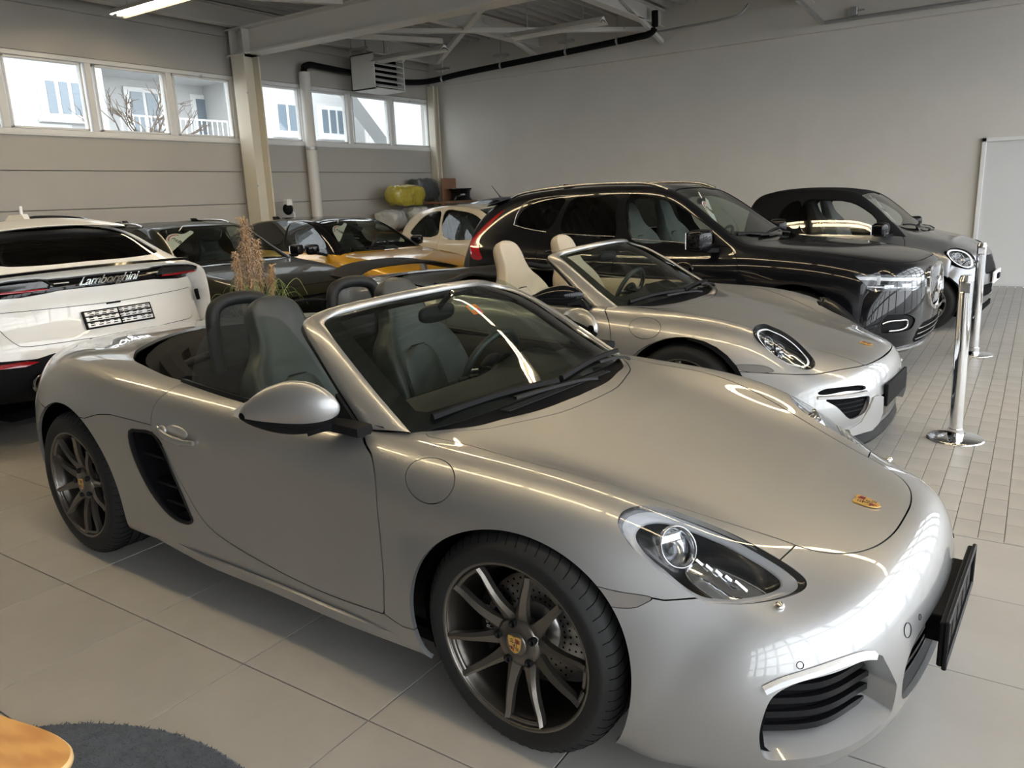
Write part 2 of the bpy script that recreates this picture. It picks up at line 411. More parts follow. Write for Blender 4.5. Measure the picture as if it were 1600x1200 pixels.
def text_mesh(s, size, depth=.0, shear=0.0, space=1.0):
    cu = bpy.data.curves.new('t', 'FONT'); cu.body = s; cu.size = size; cu.extrude = depth; cu.shear = shear; cu.align_x = 'CENTER'; cu.align_y = 'CENTER'; cu.space_character = space
    cu.resolution_u = 3
    o = bpy.data.objects.new('t', cu); COL.objects.link(o); dg = bpy.context.evaluated_depsgraph_get(); dg.update()
    me = bpy.data.meshes.new_from_object(o.evaluated_get(dg)); me.calc_loop_triangles()
    V = np.zeros(len(me.vertices)*3); me.vertices.foreach_get('co', V); F = np.zeros(len(me.loop_triangles)*3, np.int32); me.loop_triangles.foreach_get('vertices', F)
    bpy.data.objects.remove(o); bpy.data.curves.remove(cu); bpy.data.meshes.remove(me)
    V = V.reshape(-1, 3); W = V[F]; return mk(W, np.arange(len(W)).reshape(-1, 3))
def place(m, c, ex, ey):
    """lay a mesh drawn in the xy plane on the plane through c with axes ex, ey"""
    ex = _unit(np.asarray(ex, float)); n = _unit(np.cross(ex, ey)); ey = np.cross(n, ex); return xf(m, c, np.stack([ex, ey, n], 1))
def crest(name, parent, c, ex, ey, h):
    """small enamel shield: gold field, red and black bars, a dark horse on the inner shield"""
    q = np.linspace(0, 1, 10); side = np.stack([.42*np.sqrt(np.clip(1-q**3, 0, 1)), .5-q], 1)
    P = np.vstack([[[0, .46], [.2, .52]], side, (side*[-1, 1])[::-1], [[-.2, .52]]])
    sh = lambda s, dx=0, dy=0: np.c_[P*s*h+[dx*h, dy*h], np.zeros(len(P))]
    b = obj(name, place(prism(sh(1.0), (0, 0, .05*h)), c, ex, ey), M_GOLD, parent, 'gold shield crest with red and black bars')
    bars = []; blk = []
    for sx, sy in ((1, 1), (-1, -1)):
        for k in range(3):
            x = sx*(.10+.105*k); y0, y1 = (.14, .42-.03*k) if sy > 0 else (-.36+.085*k, -.10)
            (bars if k % 2 == 0 else blk).append(box((x*h-.043*h, y0*h, .05*h), (x*h+.043*h, y1*h, .062*h)))
    for sx, sy in ((-1, 1), (1, -1)):
        for k in range(3):
            y = (.16+.09*k) if sy > 0 else (-.14-.07*k); blk.append(place(tube([(sx*.08*h, y*h, 0), (sx*.17*h, (y+.02)*h, 0), (sx*.27*h, (y-.01)*h, 0)], .016*h, 5), (0, 0, .055*h), (1, 0, 0), (0, 1, 0)))
    b = parent
    obj('crest_bar', place(join(*bars), c, ex, ey), M_RED, b, 'red enamel bars')
    obj('crest_stripe', place(join(*blk, xf(prism(sh(.36), (0, 0, .01*h)), (0, 0, .06*h))), c, ex, ey), M_INK, b, 'black enamel stripes')
    obj('inner_shield', place(xf(prism(sh(.30), (0, 0, .01*h)), (0, 0, .07*h)), c, ex, ey), M_GOLD, b)
    horse = [(-.02, -.10), (.03, -.11), (.03, -.02), (.06, .05), (.03, .11), (-.01, .08), (-.05, .03), (-.04, -.04)]
    obj('horse_emblem', place(xf(prism(np.array([(x*h, y*h, 0) for x, y in horse]), (0, 0, .006*h)), (0, 0, .081*h)), c, ex, ey), M_INK, b)
    return b

# ---------------------------------------------------------------- wheels
def tyre_mesh(R, w, rr, treads=0):
    """tyre with its outer face towards -y, centred on y=0"""
    h = w/2; p = [(rr-.012, h-.012), (rr+.003, h-.004), (rr+(R-rr)*.45, h), (R-.028, h-.010), (R-.010, h-.028), (R-.002, h-.05)]
    q = [(R, .03), (R, -.03)]
    prof = spline(np.array(p), 4); prof = np.vstack([prof, q, (prof*[1, -1])[::-1]])
    return lathe(prof[::-1], 72)
def wheel(parent, pos, R, w, rr, side, rot=0.0, detail=True, style='vee', rim_mat=None, name='wheel', steer=0.0, cap='crest', label=None):
    """one wheel: tyre, rim, spokes, bolts, cap, disc, caliper; modelled with outer face to -y then mirrored for side>0"""
    rim_mat = rim_mat or M_RIM; h = w/2
    root = obj(name, None or tyre_mesh(R, w, rr), M_TYRE, parent, label or 'black road tyre on an alloy rim')
    root.location = pos; root.rotation_euler = (0, 0, steer+(PI if side > 0 else 0))
    if detail:  # tread grooves: slanted sipes around the shoulder
        g = []; pf = spline(np.array([(rr-.012, h-.012), (rr+.003, h-.004), (rr+(R-rr)*.45, h), (R-.028, h-.010), (R-.010, h-.028), (R-.002, h-.05), (R, .03), (R, 0)]), 4)[::-1]
        for k in range(60):
            a = 2*PI*k/60
            for s in (-1, 1):
                P = []
                for t, d in ((0, 0), (.25, .5), (.5, 1.0), (.75, 1.35), (1, 1.5)):
                    y = (.05+t*(h-.012-.05)) ; r = np.interp(y, pf[:, 1], pf[:, 0])+.0003; P.append((math.sin(a+d*.05)*r, s*y, math.cos(a+d*.05)*r))
                g.append(tube(P, .0016, 4, cap=False))
        for y in (-.36*h, -.02*h, .32*h): g.append(lathe([(R+.0008, y+.004), (R+.0008, y-.004)], 72))
        obj('tread_groove', join(*g), M_DARK, root, 'dark slanted tread grooves', kind='stuff')
    o = -h+.006     # outer plane
    prof = [(rr-.030, h-.01), (rr-.030, .02), (rr-.034, o+.05), (rr-.022, o+.030), (rr-.012, o+.012), (rr-.010, o+.003), (rr-.004, o-.001), (rr+.004, o+.001), (rr+.004, o+.014)]
    barrel = lathe(np.array(prof), 64); inner = [(rr-.03, h-.01), (rr-.028, o+.05)]
    obj('rim', join(barrel, flip(lathe(np.array(prof[:5]), 64))), rim_mat, root)
    bars = []
    hubd = o+.045   # hub plane is set back
    if style == 'vee':
        for k in range(5):
            phi = rot+k*2*PI/5
            for s in (-1, 1):
                r0, a0 = .058, s*math.radians(13); r1, a1 = rr-.016, s*math.radians(21.5)
                pts = []
                for t in np.linspace(0, 1, 8):
                    pr = np.array([r0*math.cos(phi+a0), r0*math.sin(phi+a0)])*(1-t)+np.array([r1*math.cos(phi+a1), r1*math.sin(phi+a1)])*t; r = np.hypot(*pr); a = math.atan2(pr[1], pr[0]); y = hubd-.004+(o+.006-hubd)*(t**1.1)-.010*math.sin(PI*min(t*1.15, 1))
                    pts.append((r*math.cos(a), y, r*math.sin(a)))
                pts = np.array(pts); wd = np.array([.026, .021, .0165, .014, .0125, .0115, .0105, .0095]); V = []
                for i, p in enumerate(pts):
                    d = _unit(pts[min(i+1, 7)]-pts[max(i-1, 0)]); e = np.cross((0, 1, 0), d); e = _unit(e); W = wd[i]
                    V.append([p-e*W+[0, .022, 0], p-e*W+[0, .004, 0], p-e*W*.25*s*-1+[0, -.004, 0], p+e*W+[0, .004, 0], p+e*W+[0, .022, 0]])
                V = np.array(V)
                for q in range(4):
                    G = V[:, q:q+2]; mm = grid_mesh(G); c = mm['V'].mean(0); nn = mm['N'].mean(0)
                    ctr = V.reshape(-1, 3).mean(0)+[0, .008, 0]
                    bars.append(mm if nn@(c-ctr) > 0 else flip(mm))
                bars.append(flip(polyfan(V[-1])) if False else polyfan(V[-1]))
            # little web between neighbouring spoke tips
            a = phi+PI/5; P = [((rr-.020)*math.cos(a+d), o+.014, (rr-.020)*math.sin(a+d)) for d in np.radians(np.linspace(-15, 15, 7))]
            bars.append(tube(P, .008, 6))
    elif style == 'multi':
        for k in range(10):
            a = rot+k*2*PI/10; e = np.array([-math.sin(a), 0, math.cos(a)]); d = np.array([math.cos(a), 0, math.sin(a)])
            P = [d*r+np.array([0, hubd-.004+(o+.008-hubd)*t, 0]) for t, r in ((0, .05), (.4, .12), (.8, rr-.06), (1, rr-.012))]
            bars.append(tube(P, [.026, .017, .015, .02], 6, up=(0, 1, 0)))
    hub = lathe(np.array([(.0, hubd-.020), (.060, hubd-.019), (.074, hubd-.010), (.080, hubd+.02)])[::-1], 40)
    bars.append(flip(hub) if hub['N'][:, 1].mean() > 0 else hub)
    obj('spoke', join(*bars), rim_mat, root, 'spokes and hub of the alloy rim')
    cp = lathe(np.array([(.0, hubd-.026), (.030, hubd-.026), (.034, hubd-.020)])[::-1], 32)
    cp = flip(cp) if cp['N'][:, 1].mean() > 0 else cp
    cap_o = obj('centre_cap', cp, M_LAMPDK if not detail else rim_mat, root)
    if cap == 'crest': crest('crest', root, (0, hubd-.0265, 0), (math.cos(rot-1.69), 0, math.sin(rot-1.69)), (-math.sin(rot-1.69), 0, math.cos(rot-1.69)), .052)
    if detail:
        for k in range(5):
            a = rot+k*2*PI/5; c = (.0625*math.cos(a), hubd-.016, .0625*math.sin(a))
            nb = lathe(np.array([(0, -.004), (.0075, -.004), (.0075, -.012), (.0115, -.012), (.0115, .01)])[::-1], 14); nb = nb if nb['N'][:, 1].mean() < 0 else flip(nb)
            obj('wheel_bolt', xf(nb, c), M_SATIN, root)
        D = lathe(np.array([(.078, .0), (.168, .0), (.168, .028), (.078, .028)]), 60); D = D if True else D
        hol = []
        for k in range(36):
            for j, r in enumerate((.098, .118, .138, .155)):
                a = 2*PI*(k+j*.31)/36; q = np.linspace(0, 2*PI, 8, endpoint=False)
                f = polyfan(np.stack([r*math.cos(a)+.0036*np.cos(q), np.full(8, -.0008), r*math.sin(a)+.0036*np.sin(q)], 1)); hol.append(f if f['N'][0, 1] < 0 else flip(f))
        dd = obj('brake_disc', join(xf(D, (0, .01, 0)), xf(flip(lathe(np.array([(.01, -.012), (.085, -.012), (.085, .02)]), 40)), (0, .01, 0))), M_STEEL, root)
        obj('drill_hole', xf(join(*hol), (0, .01, 0)), M_DARK, root, kind='stuff')
        th = np.radians(np.linspace(150, 215, 12)); C = []
        S = np.array([[[r*math.cos(t), y, r*math.sin(t)] for r, y in ((.105, .0), (.112, -.028), (.178, -.028), (.186, .0), (.186, .05), (.105, .05))] for t in th])
        S = np.concatenate([S, S[:, :1]], 1); cm = grid_mesh(S); ctr = S.reshape(-1, 3).mean(0)
        cm = cm if ((cm['V']-ctr)*cm['N']).sum() > 0 else flip(cm)
        cal = obj('brake_caliper', cm, M_BLACKG, root, 'black brake caliper with white lettering')
        return root, cal, hubd
    return root, None, hubd
# ---------------------------------------------------------------- the room
M_WALL = mat('wall_paint', (.62, .60, .565), .75, build=noise_col((.61, .58, .535), (.65, .62, .575), 1.2, 4, bump=(60, .05, .002)))
M_PANEL = mat('sandwich_panel', (.56, .545, .51), .55, build=noise_col((.42, .40, .365), (.445, .425, .39), .8, 3))
M_STEELW = mat('painted_steel', (.66, .64, .60), .45)
M_CREAMW = mat('cream_painted_steel', (.66, .61, .50), .5)
M_DECK = mat('roof_deck', (.44, .43, .41), .55)
M_FRAME = mat('window_frame_white', (.74, .74, .73), .4)
M_PANE = glass('window_pane', (.95, .96, .96), 1.5); M_PANE2 = glass('dimmed_window_pane', (.80, .82, .82), 1.5)  # high-window tint added to tone down the bright outdoors
M_GALV = mat('galvanised_steel', (.45, .46, .46), .4, .8)
M_BIGTILE = mat('floor_tile_beige', (.42, .385, .34), .38, build=noise_col((.345, .328, .302), (.415, .397, .37), 2.2, 9, bump=(35, .10, .002), lo=.25, hi=.75), spec=.4)
M_SMALLTILE = mat('floor_tile_grey', (.44, .42, .39), .42, build=noise_col((.31, .295, .268), (.39, .372, .34), 1.7, 4, bump=(70, .06, .001)), spec=.4)
M_GROUT = mat('grout', (.17, .155, .135), .9)
XW, YW, XF, YB, ZC = -9.78, 11.08, 4.1, -9.0, 4.72
EDGE = 1.335
# floor: dark bed with the tiles laid on it
floor = obj('floor', box((XW, YB, -.2), (XF, YW, -.006)), M_GROUT, kind='structure')
def tile_mesh(name, w, h, g, t=.006, b=.0012): return mesh_of(name, box((-w/2+g, -h/2+g, -t), (w/2-g, h/2-g, 0), b))
big = tile_mesh('big_tile', .60, .583, .0022); big.materials.append(M_BIGTILE); rest_big = []
TX0, TY0 = -.51, -.98
for i in range(-16, 13):
    for j in range(-14, 4):
        x0 = TX0+.6*i; y0 = TY0+.583*j; y1 = min(y0+.583, EDGE)
        if x0 < XW or x0+.6 > XF or y0 < YB: continue
        cx, cy = x0+.3, y0+.2915
        near = -4.6 < cx < 2.2 and -2.6 < cy < 1.4
        if near: o = bpy.data.objects.new('floor_tile', big); COL.objects.link(o); o.parent = floor; o.location = (cx+RNG.normal(0, .0006), cy, RNG.normal(0, .0004))
        else: rest_big.append(xf(box((-.298, -.289, -.006), (.298, .289, 0)), (cx, cy, 0)))
obj('floor_tile', join(*rest_big), M_BIGTILE, floor, kind='stuff')
small = tile_mesh('small_tile', .10, .225, .0016, b=.0008); small.materials.append(M_SMALLTILE); rest_s = []; cand = []
ncol = int((XF-XW)/.1)
for i in range(ncol):
    x = .881-.1*int((.881-XW)/.1)+.1*i+.05; off = [0, .09, .045, .15, .02, .12][i % 6]+RNG.normal(0, .006)
    for j in range(46):
        y = EDGE+.005+.225*j+.1125-off
        lo, hi = max(y-.1125, EDGE+.004), min(y+.1125, YW)
        if hi-lo < .03 or x > XF-.05: continue
        cand.append((x, (lo+hi)/2, hi-lo))
vis = sorted([c for c in cand if -.2 < c[0] < 1.9 and c[0] > -.1+(c[1]-2)*.02], key=lambda c: (c[0]-1.07)**2+(c[1]+2.45)**2)[:300]; vs = set(vis)
q = []
for c in cand:
    if c in vs:
        o = bpy.data.objects.new('paving_tile', small); COL.objects.link(o); o.parent = floor; o.location = (c[0], c[1], RNG.normal(0, .0003)); o.scale = (1, c[2]/.225, 1)
    else: q.append(c)
q = np.array(q); B0 = box((-.0484, -.5, -.006), (.0484, .5, 0)); top = np.array([[-.0484, -.5, 0], [.0484, -.5, 0], [.0484, .5, 0], [-.0484, .5, 0]])
V = (top[None]*np.stack([np.ones(len(q)), (q[:, 2]-.0032), np.ones(len(q))], 1)[:, None]+np.stack([q[:, 0], q[:, 1], 0*q[:, 0]], 1)[:, None]).reshape(-1, 3); k = np.arange(len(q))[:, None]*4
obj('paving_tile', mk(V, np.hstack([k, k+1, k+2, k, k+2, k+3]).reshape(-1, 3)), M_SMALLTILE, floor, kind='stuff')
obj('edge_strip', box((XW, EDGE-.002, -.006), (XF, EDGE+.003, .0008)), M_GALV, floor)
# window wall
BAY = [(1.50, 2.52), (2.66, 3.65), (3.81, 4.86), (5.0, 5.99), (6.46, 7.40), (7.56, 8.52), (8.68, 9.67), (9.82, 10.88)]
ZB, ZT = 2.66, 3.53
left = obj('wall_left', join(box((XW-.25, YB, 0), (XW-.10, YW, ZB-.06)), box((XW-.25, YB, ZT+.06), (XW-.02, YW, ZC)), box((XW-.25, YB, ZB-.06), (XW-.05, 1.42, ZT+.06)), box((XW-.25, 6.07, ZB-.06), (XW-.02, 6.38, ZT+.06)), box((XW-.25, 10.95, ZB-.06), (XW-.02, YW, ZT+.06))), M_PANEL, kind='structure')
zs = [0, .619, 1.125, 1.631, 2.137, 2.60]
for z0, z1 in zip(zs[:-1], zs[1:]):
    for y0, y1 in ((YB, 1.40), (1.40, 6.05), (6.05, YW)): obj('panel', box((XW-.10, y0+.002, z0+.004), (XW, y1-.002, z1-.004), .006), M_PANEL, left)
for y0, y1 in ((YB, 1.40), (1.40, 6.05), (6.05, YW)): obj('panel', box((XW-.10, y0+.002, 3.60), (XW, y1-.002, 4.16), .006), M_PANEL, left); obj('panel', box((XW-.10, y0+.002, 4.168), (XW, y1-.002, ZC), .006), M_PANEL, left)
for n, (a, b) in enumerate(((0, 4), (4, 8))):
    y0, y1 = BAY[a][0]-.08, BAY[b-1][1]+.08
    wf = obj('window_%d' % (n+1), join(box((XW-.12, y0, ZB-.065), (XW+.01, y1, ZB-.005), .006), box((XW-.12, y0, ZT+.005), (XW+.01, y1, ZT+.065), .006)), M_FRAME, kind='structure')
    ed = [y0]+[(BAY[i][1]+BAY[i+1][0])/2 for i in range(a, b-1)]+[y1]
    for k, y in enumerate(ed): obj('mullion', box((XW-.11, y-(.045 if 0 < k < b-a else .07 if k else 0), ZB-.005), (XW+.004, y+(.045 if 0 < k < b-a else 0 if k else .07), ZT+.005), .005), M_FRAME, wf)
    for i in range(a, b):
        p0, p1 = BAY[i]; fr = .028
        obj('sash', join(box((XW-.09, p0, ZB), (XW-.01, p0+fr, ZT), .004), box((XW-.09, p1-fr, ZB), (XW-.01, p1, ZT), .004), box((XW-.09, p0, ZB), (XW-.01, p1, ZB+fr), .004), box((XW-.09, p0, ZT-fr), (XW-.01, p1, ZT), .004)), M_FRAME, wf)
        obj('pane', box((XW-.05, p0+fr, ZB+fr), (XW-.047, p1-fr, ZT-fr)), M_PANE2, wf)
        if i in (3, 7): obj('window_latch', box((XW-.01, (p0+p1)/2-.05, ZT-.02), (XW+.02, (p0+p1)/2+.0, ZT+.03), .004), M_ALU, wf)
    obj('window_sill', box((XW-.02, y0, ZB-.085), (XW+.03, y1, ZB-.065), .004), M_FRAME, wf)
# other walls
rw = obj('wall_right', box((XW-.25, YW, 0), (XF+.2, YW+.2, ZC)), M_WALL, kind='structure')
obj('bulkhead', box((XW, YW-.09, 3.86), (XF, YW, ZC), .004), M_WALL, rw)
obj('wall_back', box((XW-.25, YB-.2, 0), (XF+.2, YB, ZC)), mat('taupe_wall_paint', (.16, .145, .13), .7), kind='structure')
M_SKIRT = mat('skirting', (.36, .29, .20), .5); obj('baseboard_right', box((XW, YW-.012, 0), (.24, YW, .055), .003), M_SKIRT, kind='structure'); obj('baseboard_right_2', box((1.42, YW-.012, 0), (XF, YW, .055), .003), M_SKIRT, kind='structure')
dr = obj('door_1', box((.34, YW-.03, .01), (1.32, YW-.005, 2.07), .004), mat('door_white', (.64, .645, .65), .4), kind='structure')
for lo, hi in (((.28, YW-.055, 0), (.34, YW, 2.13)), ((1.32, YW-.055, 0), (1.38, YW, 2.13)), ((.28, YW-.055, 2.07), (1.38, YW, 2.13))): obj('door_frame', box(lo, hi, .006), M_FRAME, dr)
obj('door_handle', join(tube([(1.24, YW-.03, 1.03), (1.24, YW-.08, 1.03), (1.12, YW-.08, 1.03)], .010, 8), box((1.22, YW-.04, .93), (1.26, YW-.028, 1.10), .004)), M_ALU, dr)
# glazed front: mullion grid
M_MULL = mat('mullion_grey', (.22, .22, .22), .5)
fw = obj('wall_front', join(box((XF, YB, 0), (XF+.2, YW, .12)), box((XF, YB, 4.25), (XF+.2, YW, ZC))), M_STEELW, kind='structure')
gy = np.arange(YB, YW+.1, 1.434); gz = (.12, 1.15, 2.2, 3.25, 4.25)
wn = obj('window_3', join(*[box((XF+.02, y-.075, .12), (XF+.14, y+.075, 4.25)) for y in gy]), M_MULL, kind='structure')
obj('transom', join(*[box((XF+.03, YB, z-.06), (XF+.13, YW, z+.06)) for z in gz[1:-1]]), M_MULL, wn)
obj('pane', join(*[box((XF+.085, gy[i]+.045, gz[k]+.03), (XF+.088, gy[i+1]-.045, gz[k+1]-.03)) for i in range(len(gy)-1) for k in range(4)]), M_PANE, wn)
# ceiling: trapezoid deck, purlins, main beam, bracing
n = int((XF-XW)/.25); prof = []
for i in range(n+1):
    x = XW+.25*i; prof += [(x, 4.58), (x+.06, 4.58), (x+.10, 4.70), (x+.21, 4.70)]
prof = np.array([p for p in prof if p[0] <= XF]); G = np.stack([np.stack([prof[:, 0], np.full(len(prof), YB), prof[:, 1]], 1), np.stack([prof[:, 0], np.full(len(prof), YW), prof[:, 1]], 1)], 0)
W_ = []
for i in range(len(prof)-1): W_.append(grid_mesh(G[:, i:i+2]))
dk = join(*W_); dk = dk if dk['N'][:, 2].mean() < 0 else flip(dk)
ceil = obj('ceiling', join(dk, box((XW-.25, YB-.2, ZC), (XF+.2, YW+.2, ZC+.2))), M_DECK, kind='structure')
def ibeam(a, b, w, h, t=.02):
    a = np.asarray(a, float); b = np.asarray(b, float); up = np.array([0, 0, 1.])
    return join(beam(a+up*(h/2-t/2), b+up*(h/2-t/2), w, t), beam(a-up*(h/2-t/2), b-up*(h/2-t/2), w, t), beam(a, b, t*.7, h-2*t))
obj('main_beam', ibeam((XW, 6.12, 4.06), (XF, 6.12, 4.06), .28, .40, .025), M_STEELW, ceil)
obj('main_beam', ibeam((XW, -1.9, 4.06), (XF, -1.9, 4.06), .28, .40, .025), M_STEELW, ceil)
for x in (-9.55, -7.1, -4.65, -2.2, .25, 2.7): obj('purlin', ibeam((x, YB, 4.42), (x, YW-.09, 4.42), .16, .28, .016), M_STEELW, ceil)
for a, b in (((-9.4, 2.2, 4.22), (-7.2, 6.0, 4.26)), ((-9.4, 6.4, 4.24), (-4.7, 10.8, 4.24)), ((-4.7, 6.4, 4.26), (-9.3, 10.7, 4.26)), ((-4.6, 2.0, 4.24), (-2.3, 6.0, 4.24)), ((-7.0, 6.3, 4.18), (-4.7, 8.6, 4.5)), ((-9.3, 7.0, 4.3), (-7.2, 8.2, 4.05))): obj('brace', beam(a, b, .09, .07), M_STEELW, ceil)
obj('brace', join(beam((-4.6, 9.2, 4.5), (-4.6, 10.95, 4.05), .06, .06), beam((-7.1, 9.2, 4.5), (-7.1, 10.95, 4.12), .06, .06)), M_STEELW, ceil)
# columns
def column(x, y): 
    c = obj('column', join(box((x-.15, y-.15, 0), (x+.15, y-.125, 3.86)), box((x-.15, y+.125, 0), (x+.15, y+.15, 3.86)), box((x-.012, y-.125, 0), (x+.012, y+.125, 3.86))), M_CREAMW); c['kind'] = 'structure'; return c
c = column(-9.50, 6.12); c.name = 'trim_1'
for z in (1.2, 1.9, 3.3): obj('bolt', xf(ell((0, 0, 0), (.016, .016, .016), 8, 6), (-9.35, 5.972, z)), M_GALV, c)
obj('beam_plate', join(box((-9.72, 5.96, 3.86), (-9.28, 6.28, 3.885)), box((-9.66, 5.98, 3.885), (-9.64, 6.26, 4.25)), box((-9.36, 5.98, 3.885), (-9.34, 6.26, 4.25))), M_STEELW, c)
c = obj('trim_2', join(box((-9.76, 10.86, 0), (-9.60, 10.90, 3.86)), box((-9.76, 10.99, 0), (-9.60, 11.03, 3.86)), box((-9.70, 10.90, 0), (-9.67, 10.99, 3.86))), M_CREAMW, kind='structure')
# lamps: rows of twin-tube battens along x
M_TUBE = mat('lit_tube', (1, .9, .7), .5, emit=(1, .80, .50), es=21.0); M_TUBE_OFF = mat('unlit_tube', (.7, .7, .68), .4)
M_LAMPW = mat('lamp_sheet', (.72, .71, .68), .45)
def batten(x0, y, z, L, on, label, group):
    t = thing('ceiling_lamp', label, 'lamp', (x0+L/2, y, z), 0, group)
    P = [(-.02, .06), (.02, .06), (.05, .035), (.135, -.03), (.13, -.034), (.045, .02), (-.045, .02), (-.13, -.034), (-.135, -.03), (-.05, .035)]
    sec = np.array(P); hh = sweep([(-L/2, 0, 0), (L/2, 0, 0)], sec, cap=True); obj('lamp_housing', hh, M_LAMPW, t)
    for s in (-1, 1): obj('tube', beam((-L/2+.04, s*.055, .0), (L/2-.04, s*.055, .0), .028, .024), M_TUBE if on else M_TUBE_OFF, t); obj('tube_socket', box((-L/2+.005, s*.055-.02, -.02), (-L/2+.04, s*.055+.02, .025)), M_WHITE, t)
    for x in (-L*.3, L*.3): obj('hanger', tube([(x, 0, .06), (x, 0, 4.58-z)], .006, 6), M_GALV, t)
    return t
X0 = -8.90
ORD = ('first', 'second', 'third', 'fourth', 'fifth', 'sixth', 'seventh', 'eighth')
for k in range(8): batten(X0+1.62*k, 3.68, 4.0, 1.56, True, ('lit twin-tube ceiling lamp at the window-wall end of its row, over the white SUV' if k == 0 else '%s lit lamp from the window wall, row beside the main beam' % ORD[k]), 'lit ceiling lamps')
for k in range(6): batten(-7.6+1.62*k, -.9, 4.0, 1.56, True, '%s lit lamp from the window wall, row above the foreground car' % ORD[k], 'lit ceiling lamps')
batten(-8.9, 8.42, 3.98, 1.56, False, 'unlit ceiling lamp beside the wall heater', None); batten(-6.05, 8.42, 3.98, 1.62, False, 'unlit ceiling lamp right of the one beside the wall heater', None)
# fan heater, pipes
ht = thing('fan_heater', 'white louvred fan heater hung under the ceiling by the windows', 'heater', (-9.15, 8.75, 3.52))
obj('heater_case', join(box((-.28, -.40, 0), (.28, -.38, .60)), box((-.28, .38, 0), (.28, .40, .60)), box((-.28, -.40, .58), (.28, .40, .60)), box((-.28, -.40, 0), (.28, .40, .02)), box((-.28, -.40, 0), (-.26, .40, .60))), M_LAMPW, ht)
obj('heater_core', box((-.2, -.37, .03), (.12, .37, .57)), M_DARK, ht)
for k in range(6): obj('louvre', xf(box((-.07, -.375, -.006), (.07, .375, .006), .003), (.235, 0, .07+.092*k), RY(.45)), M_LAMPW, ht)
obj('heater_bracket', join(box((-.25, -.45, .66), (.2, -.42, .70)), box((-.25, .42, .66), (.2, .45, .70)), tube([(-.2, -.43, .6), (-.2, -.43, 1.06)], .012, 6), tube([(-.2, .43, .6), (-.2, .43, 1.06)], .012, 6), tube([(.15, -.43, .6), (.15, -.43, 1.06)], .012, 6)), M_GALV, ht)
obj('heater_flue', tube([(.1, .47, .05), (.1, .47, .5), (.1, .60, .62)], .05, 12), M_LAMPW, ht)
def fit(name, label, m, mt, cat='pipe'): return tag(obj(name, m, mt), label, cat)
dp_ = fit('downpipe', 'grey round pipe standing against the window wall', tube([(-9.64, 7.44, 0), (-9.64, 7.44, 3.78)], .095, 20), M_STEELW); obj('pipe_clip', join(lathe([(.098, 2.55), (.104, 2.56), (.104, 2.60), (.098, 2.61)], 20, 'z') if False else xf(lathe([(.098, 0), (.104, .01), (.104, .05), (.098, .06)], 20, 'z'), (-9.64, 7.44, 2.5))), M_GALV, dp_)
bp_ = fit('drain_pipe', 'black pipe from the grey downpipe past the heater and along the right wall', tube(spline([(-9.64, 7.44, 3.78), (-9.64, 7.45, 3.86), (-9.60, 7.52, 3.90), (-9.60, 7.8, 3.90), (-9.60, 8.4, 3.88), (-9.60, 9.4, 3.86), (-9.56, 9.9, 3.84), (-9.40, 10.30, 3.86), (-9.2, 10.42, 3.88), (-8.6, 10.45, 3.93), (-6.9, 10.45, 4.0), (-4.85, 10.45, 4.09), (-4.62, 10.45, 4.11), (-4.53, 10.45, 4.18), (-4.52, 10.45, 4.45)], 6), .055, 12), M_BLACK)
for x, z in ((-9.0, 3.89), (-7.6, 3.97), (-6.2, 4.03), (-5.2, 4.08)): obj('pipe_hanger', join(tube([(x, 10.45, z), (x, 10.45, 4.5)], .012, 6), box((x-.15, 10.40, z+.16), (x+.15, 10.50, z+.20)), xf(lathe([(.06, -.02), (.064, -.015), (.064, .015), (.06, .02)], 16, 'x'), (x, 10.45, z))), M_GALV, bp_)
fit('cable_conduit', 'thin grey conduit along the top of the right wall', tube(spline([(-8.9, 10.7, 3.99), (-5.0, 10.7, 4.16), (-3.4, 10.75, 4.22), (-3.2, 10.8, 4.27), (-3.1, 10.85, 4.40)], 5), .018, 8), M_GALV, 'conduit')
cd = fit('cable_conduit', 'galvanised conduit from the diagonal strut to the right edge', tube([(-1.95, 10.93, 3.97), (4.0, 10.93, 3.97)], .028, 8), M_GALV, 'conduit'); obj('conduit_box', join(box((-1.60, 10.86, 4.0), (-1.48, 10.97, 4.12), .01), tube([(-1.5, 10.88, 4.06), (-1.38, 10.86, 4.06)], .012, 6)), M_GALV, cd)
fit('strut', 'diagonal galvanised strut below the ceiling at the right wall', beam((-1.98, 10.92, 3.97), (-1.98, 9.4, 4.05), .05, .05), M_GALV, 'strut')
# outside: neighbouring white block, bare tree, ground
M_FACADE = mat('white_render', (.50, .50, .495), .8); M_FACADE2 = mat('grey_render', (.36, .37, .375), .8); M_OUTGLASS = mat('facade_window', (.16, .20, .24), .08, coat=.6); M_GROUND = mat('asphalt', (.16, .16, .155), .9); M_TWIG = mat('twig_bark', (.16, .12, .09), .9)
def fx(y, z, X=-18.0): k = (X-1.072)/(XW-1.072); return -2.451+(y+2.451)*k, 1.557+(z-1.557)*k
bl = thing('apartment_block', 'white apartment block seen through the high windows', 'building', (-18, 8, 0))
def bx(name, lo, hi, mt, lab=None): return obj(name, box(np.array(lo)-[-18, 8, 0], np.array(hi)-[-18, 8, 0]), mt, bl, lab)
def opening(y0, y1, z0, z1, X=-18.0, rail=False, bars=2):
    (a, c), (b, d) = fx(y0, z0, X), fx(y1, z1, X)
    w = bx('window_frame', (X-.1, a-.12, c-.12), (X+.04, b+.12, d+.12), M_FRAME)
    for k in range(bars+1):
        p0 = a+(b-a)*k/(bars+1)+.05; p1 = a+(b-a)*(k+1)/(bars+1)-.05; obj('pane', box((X+.03+18, p0-8, c), (X+.06+18, p1-8, d)), M_OUTGLASS, w)
    bx('window_ledge', (X, a-.2, c-.2), (X+.14, b+.2, c-.12), M_FRAME)
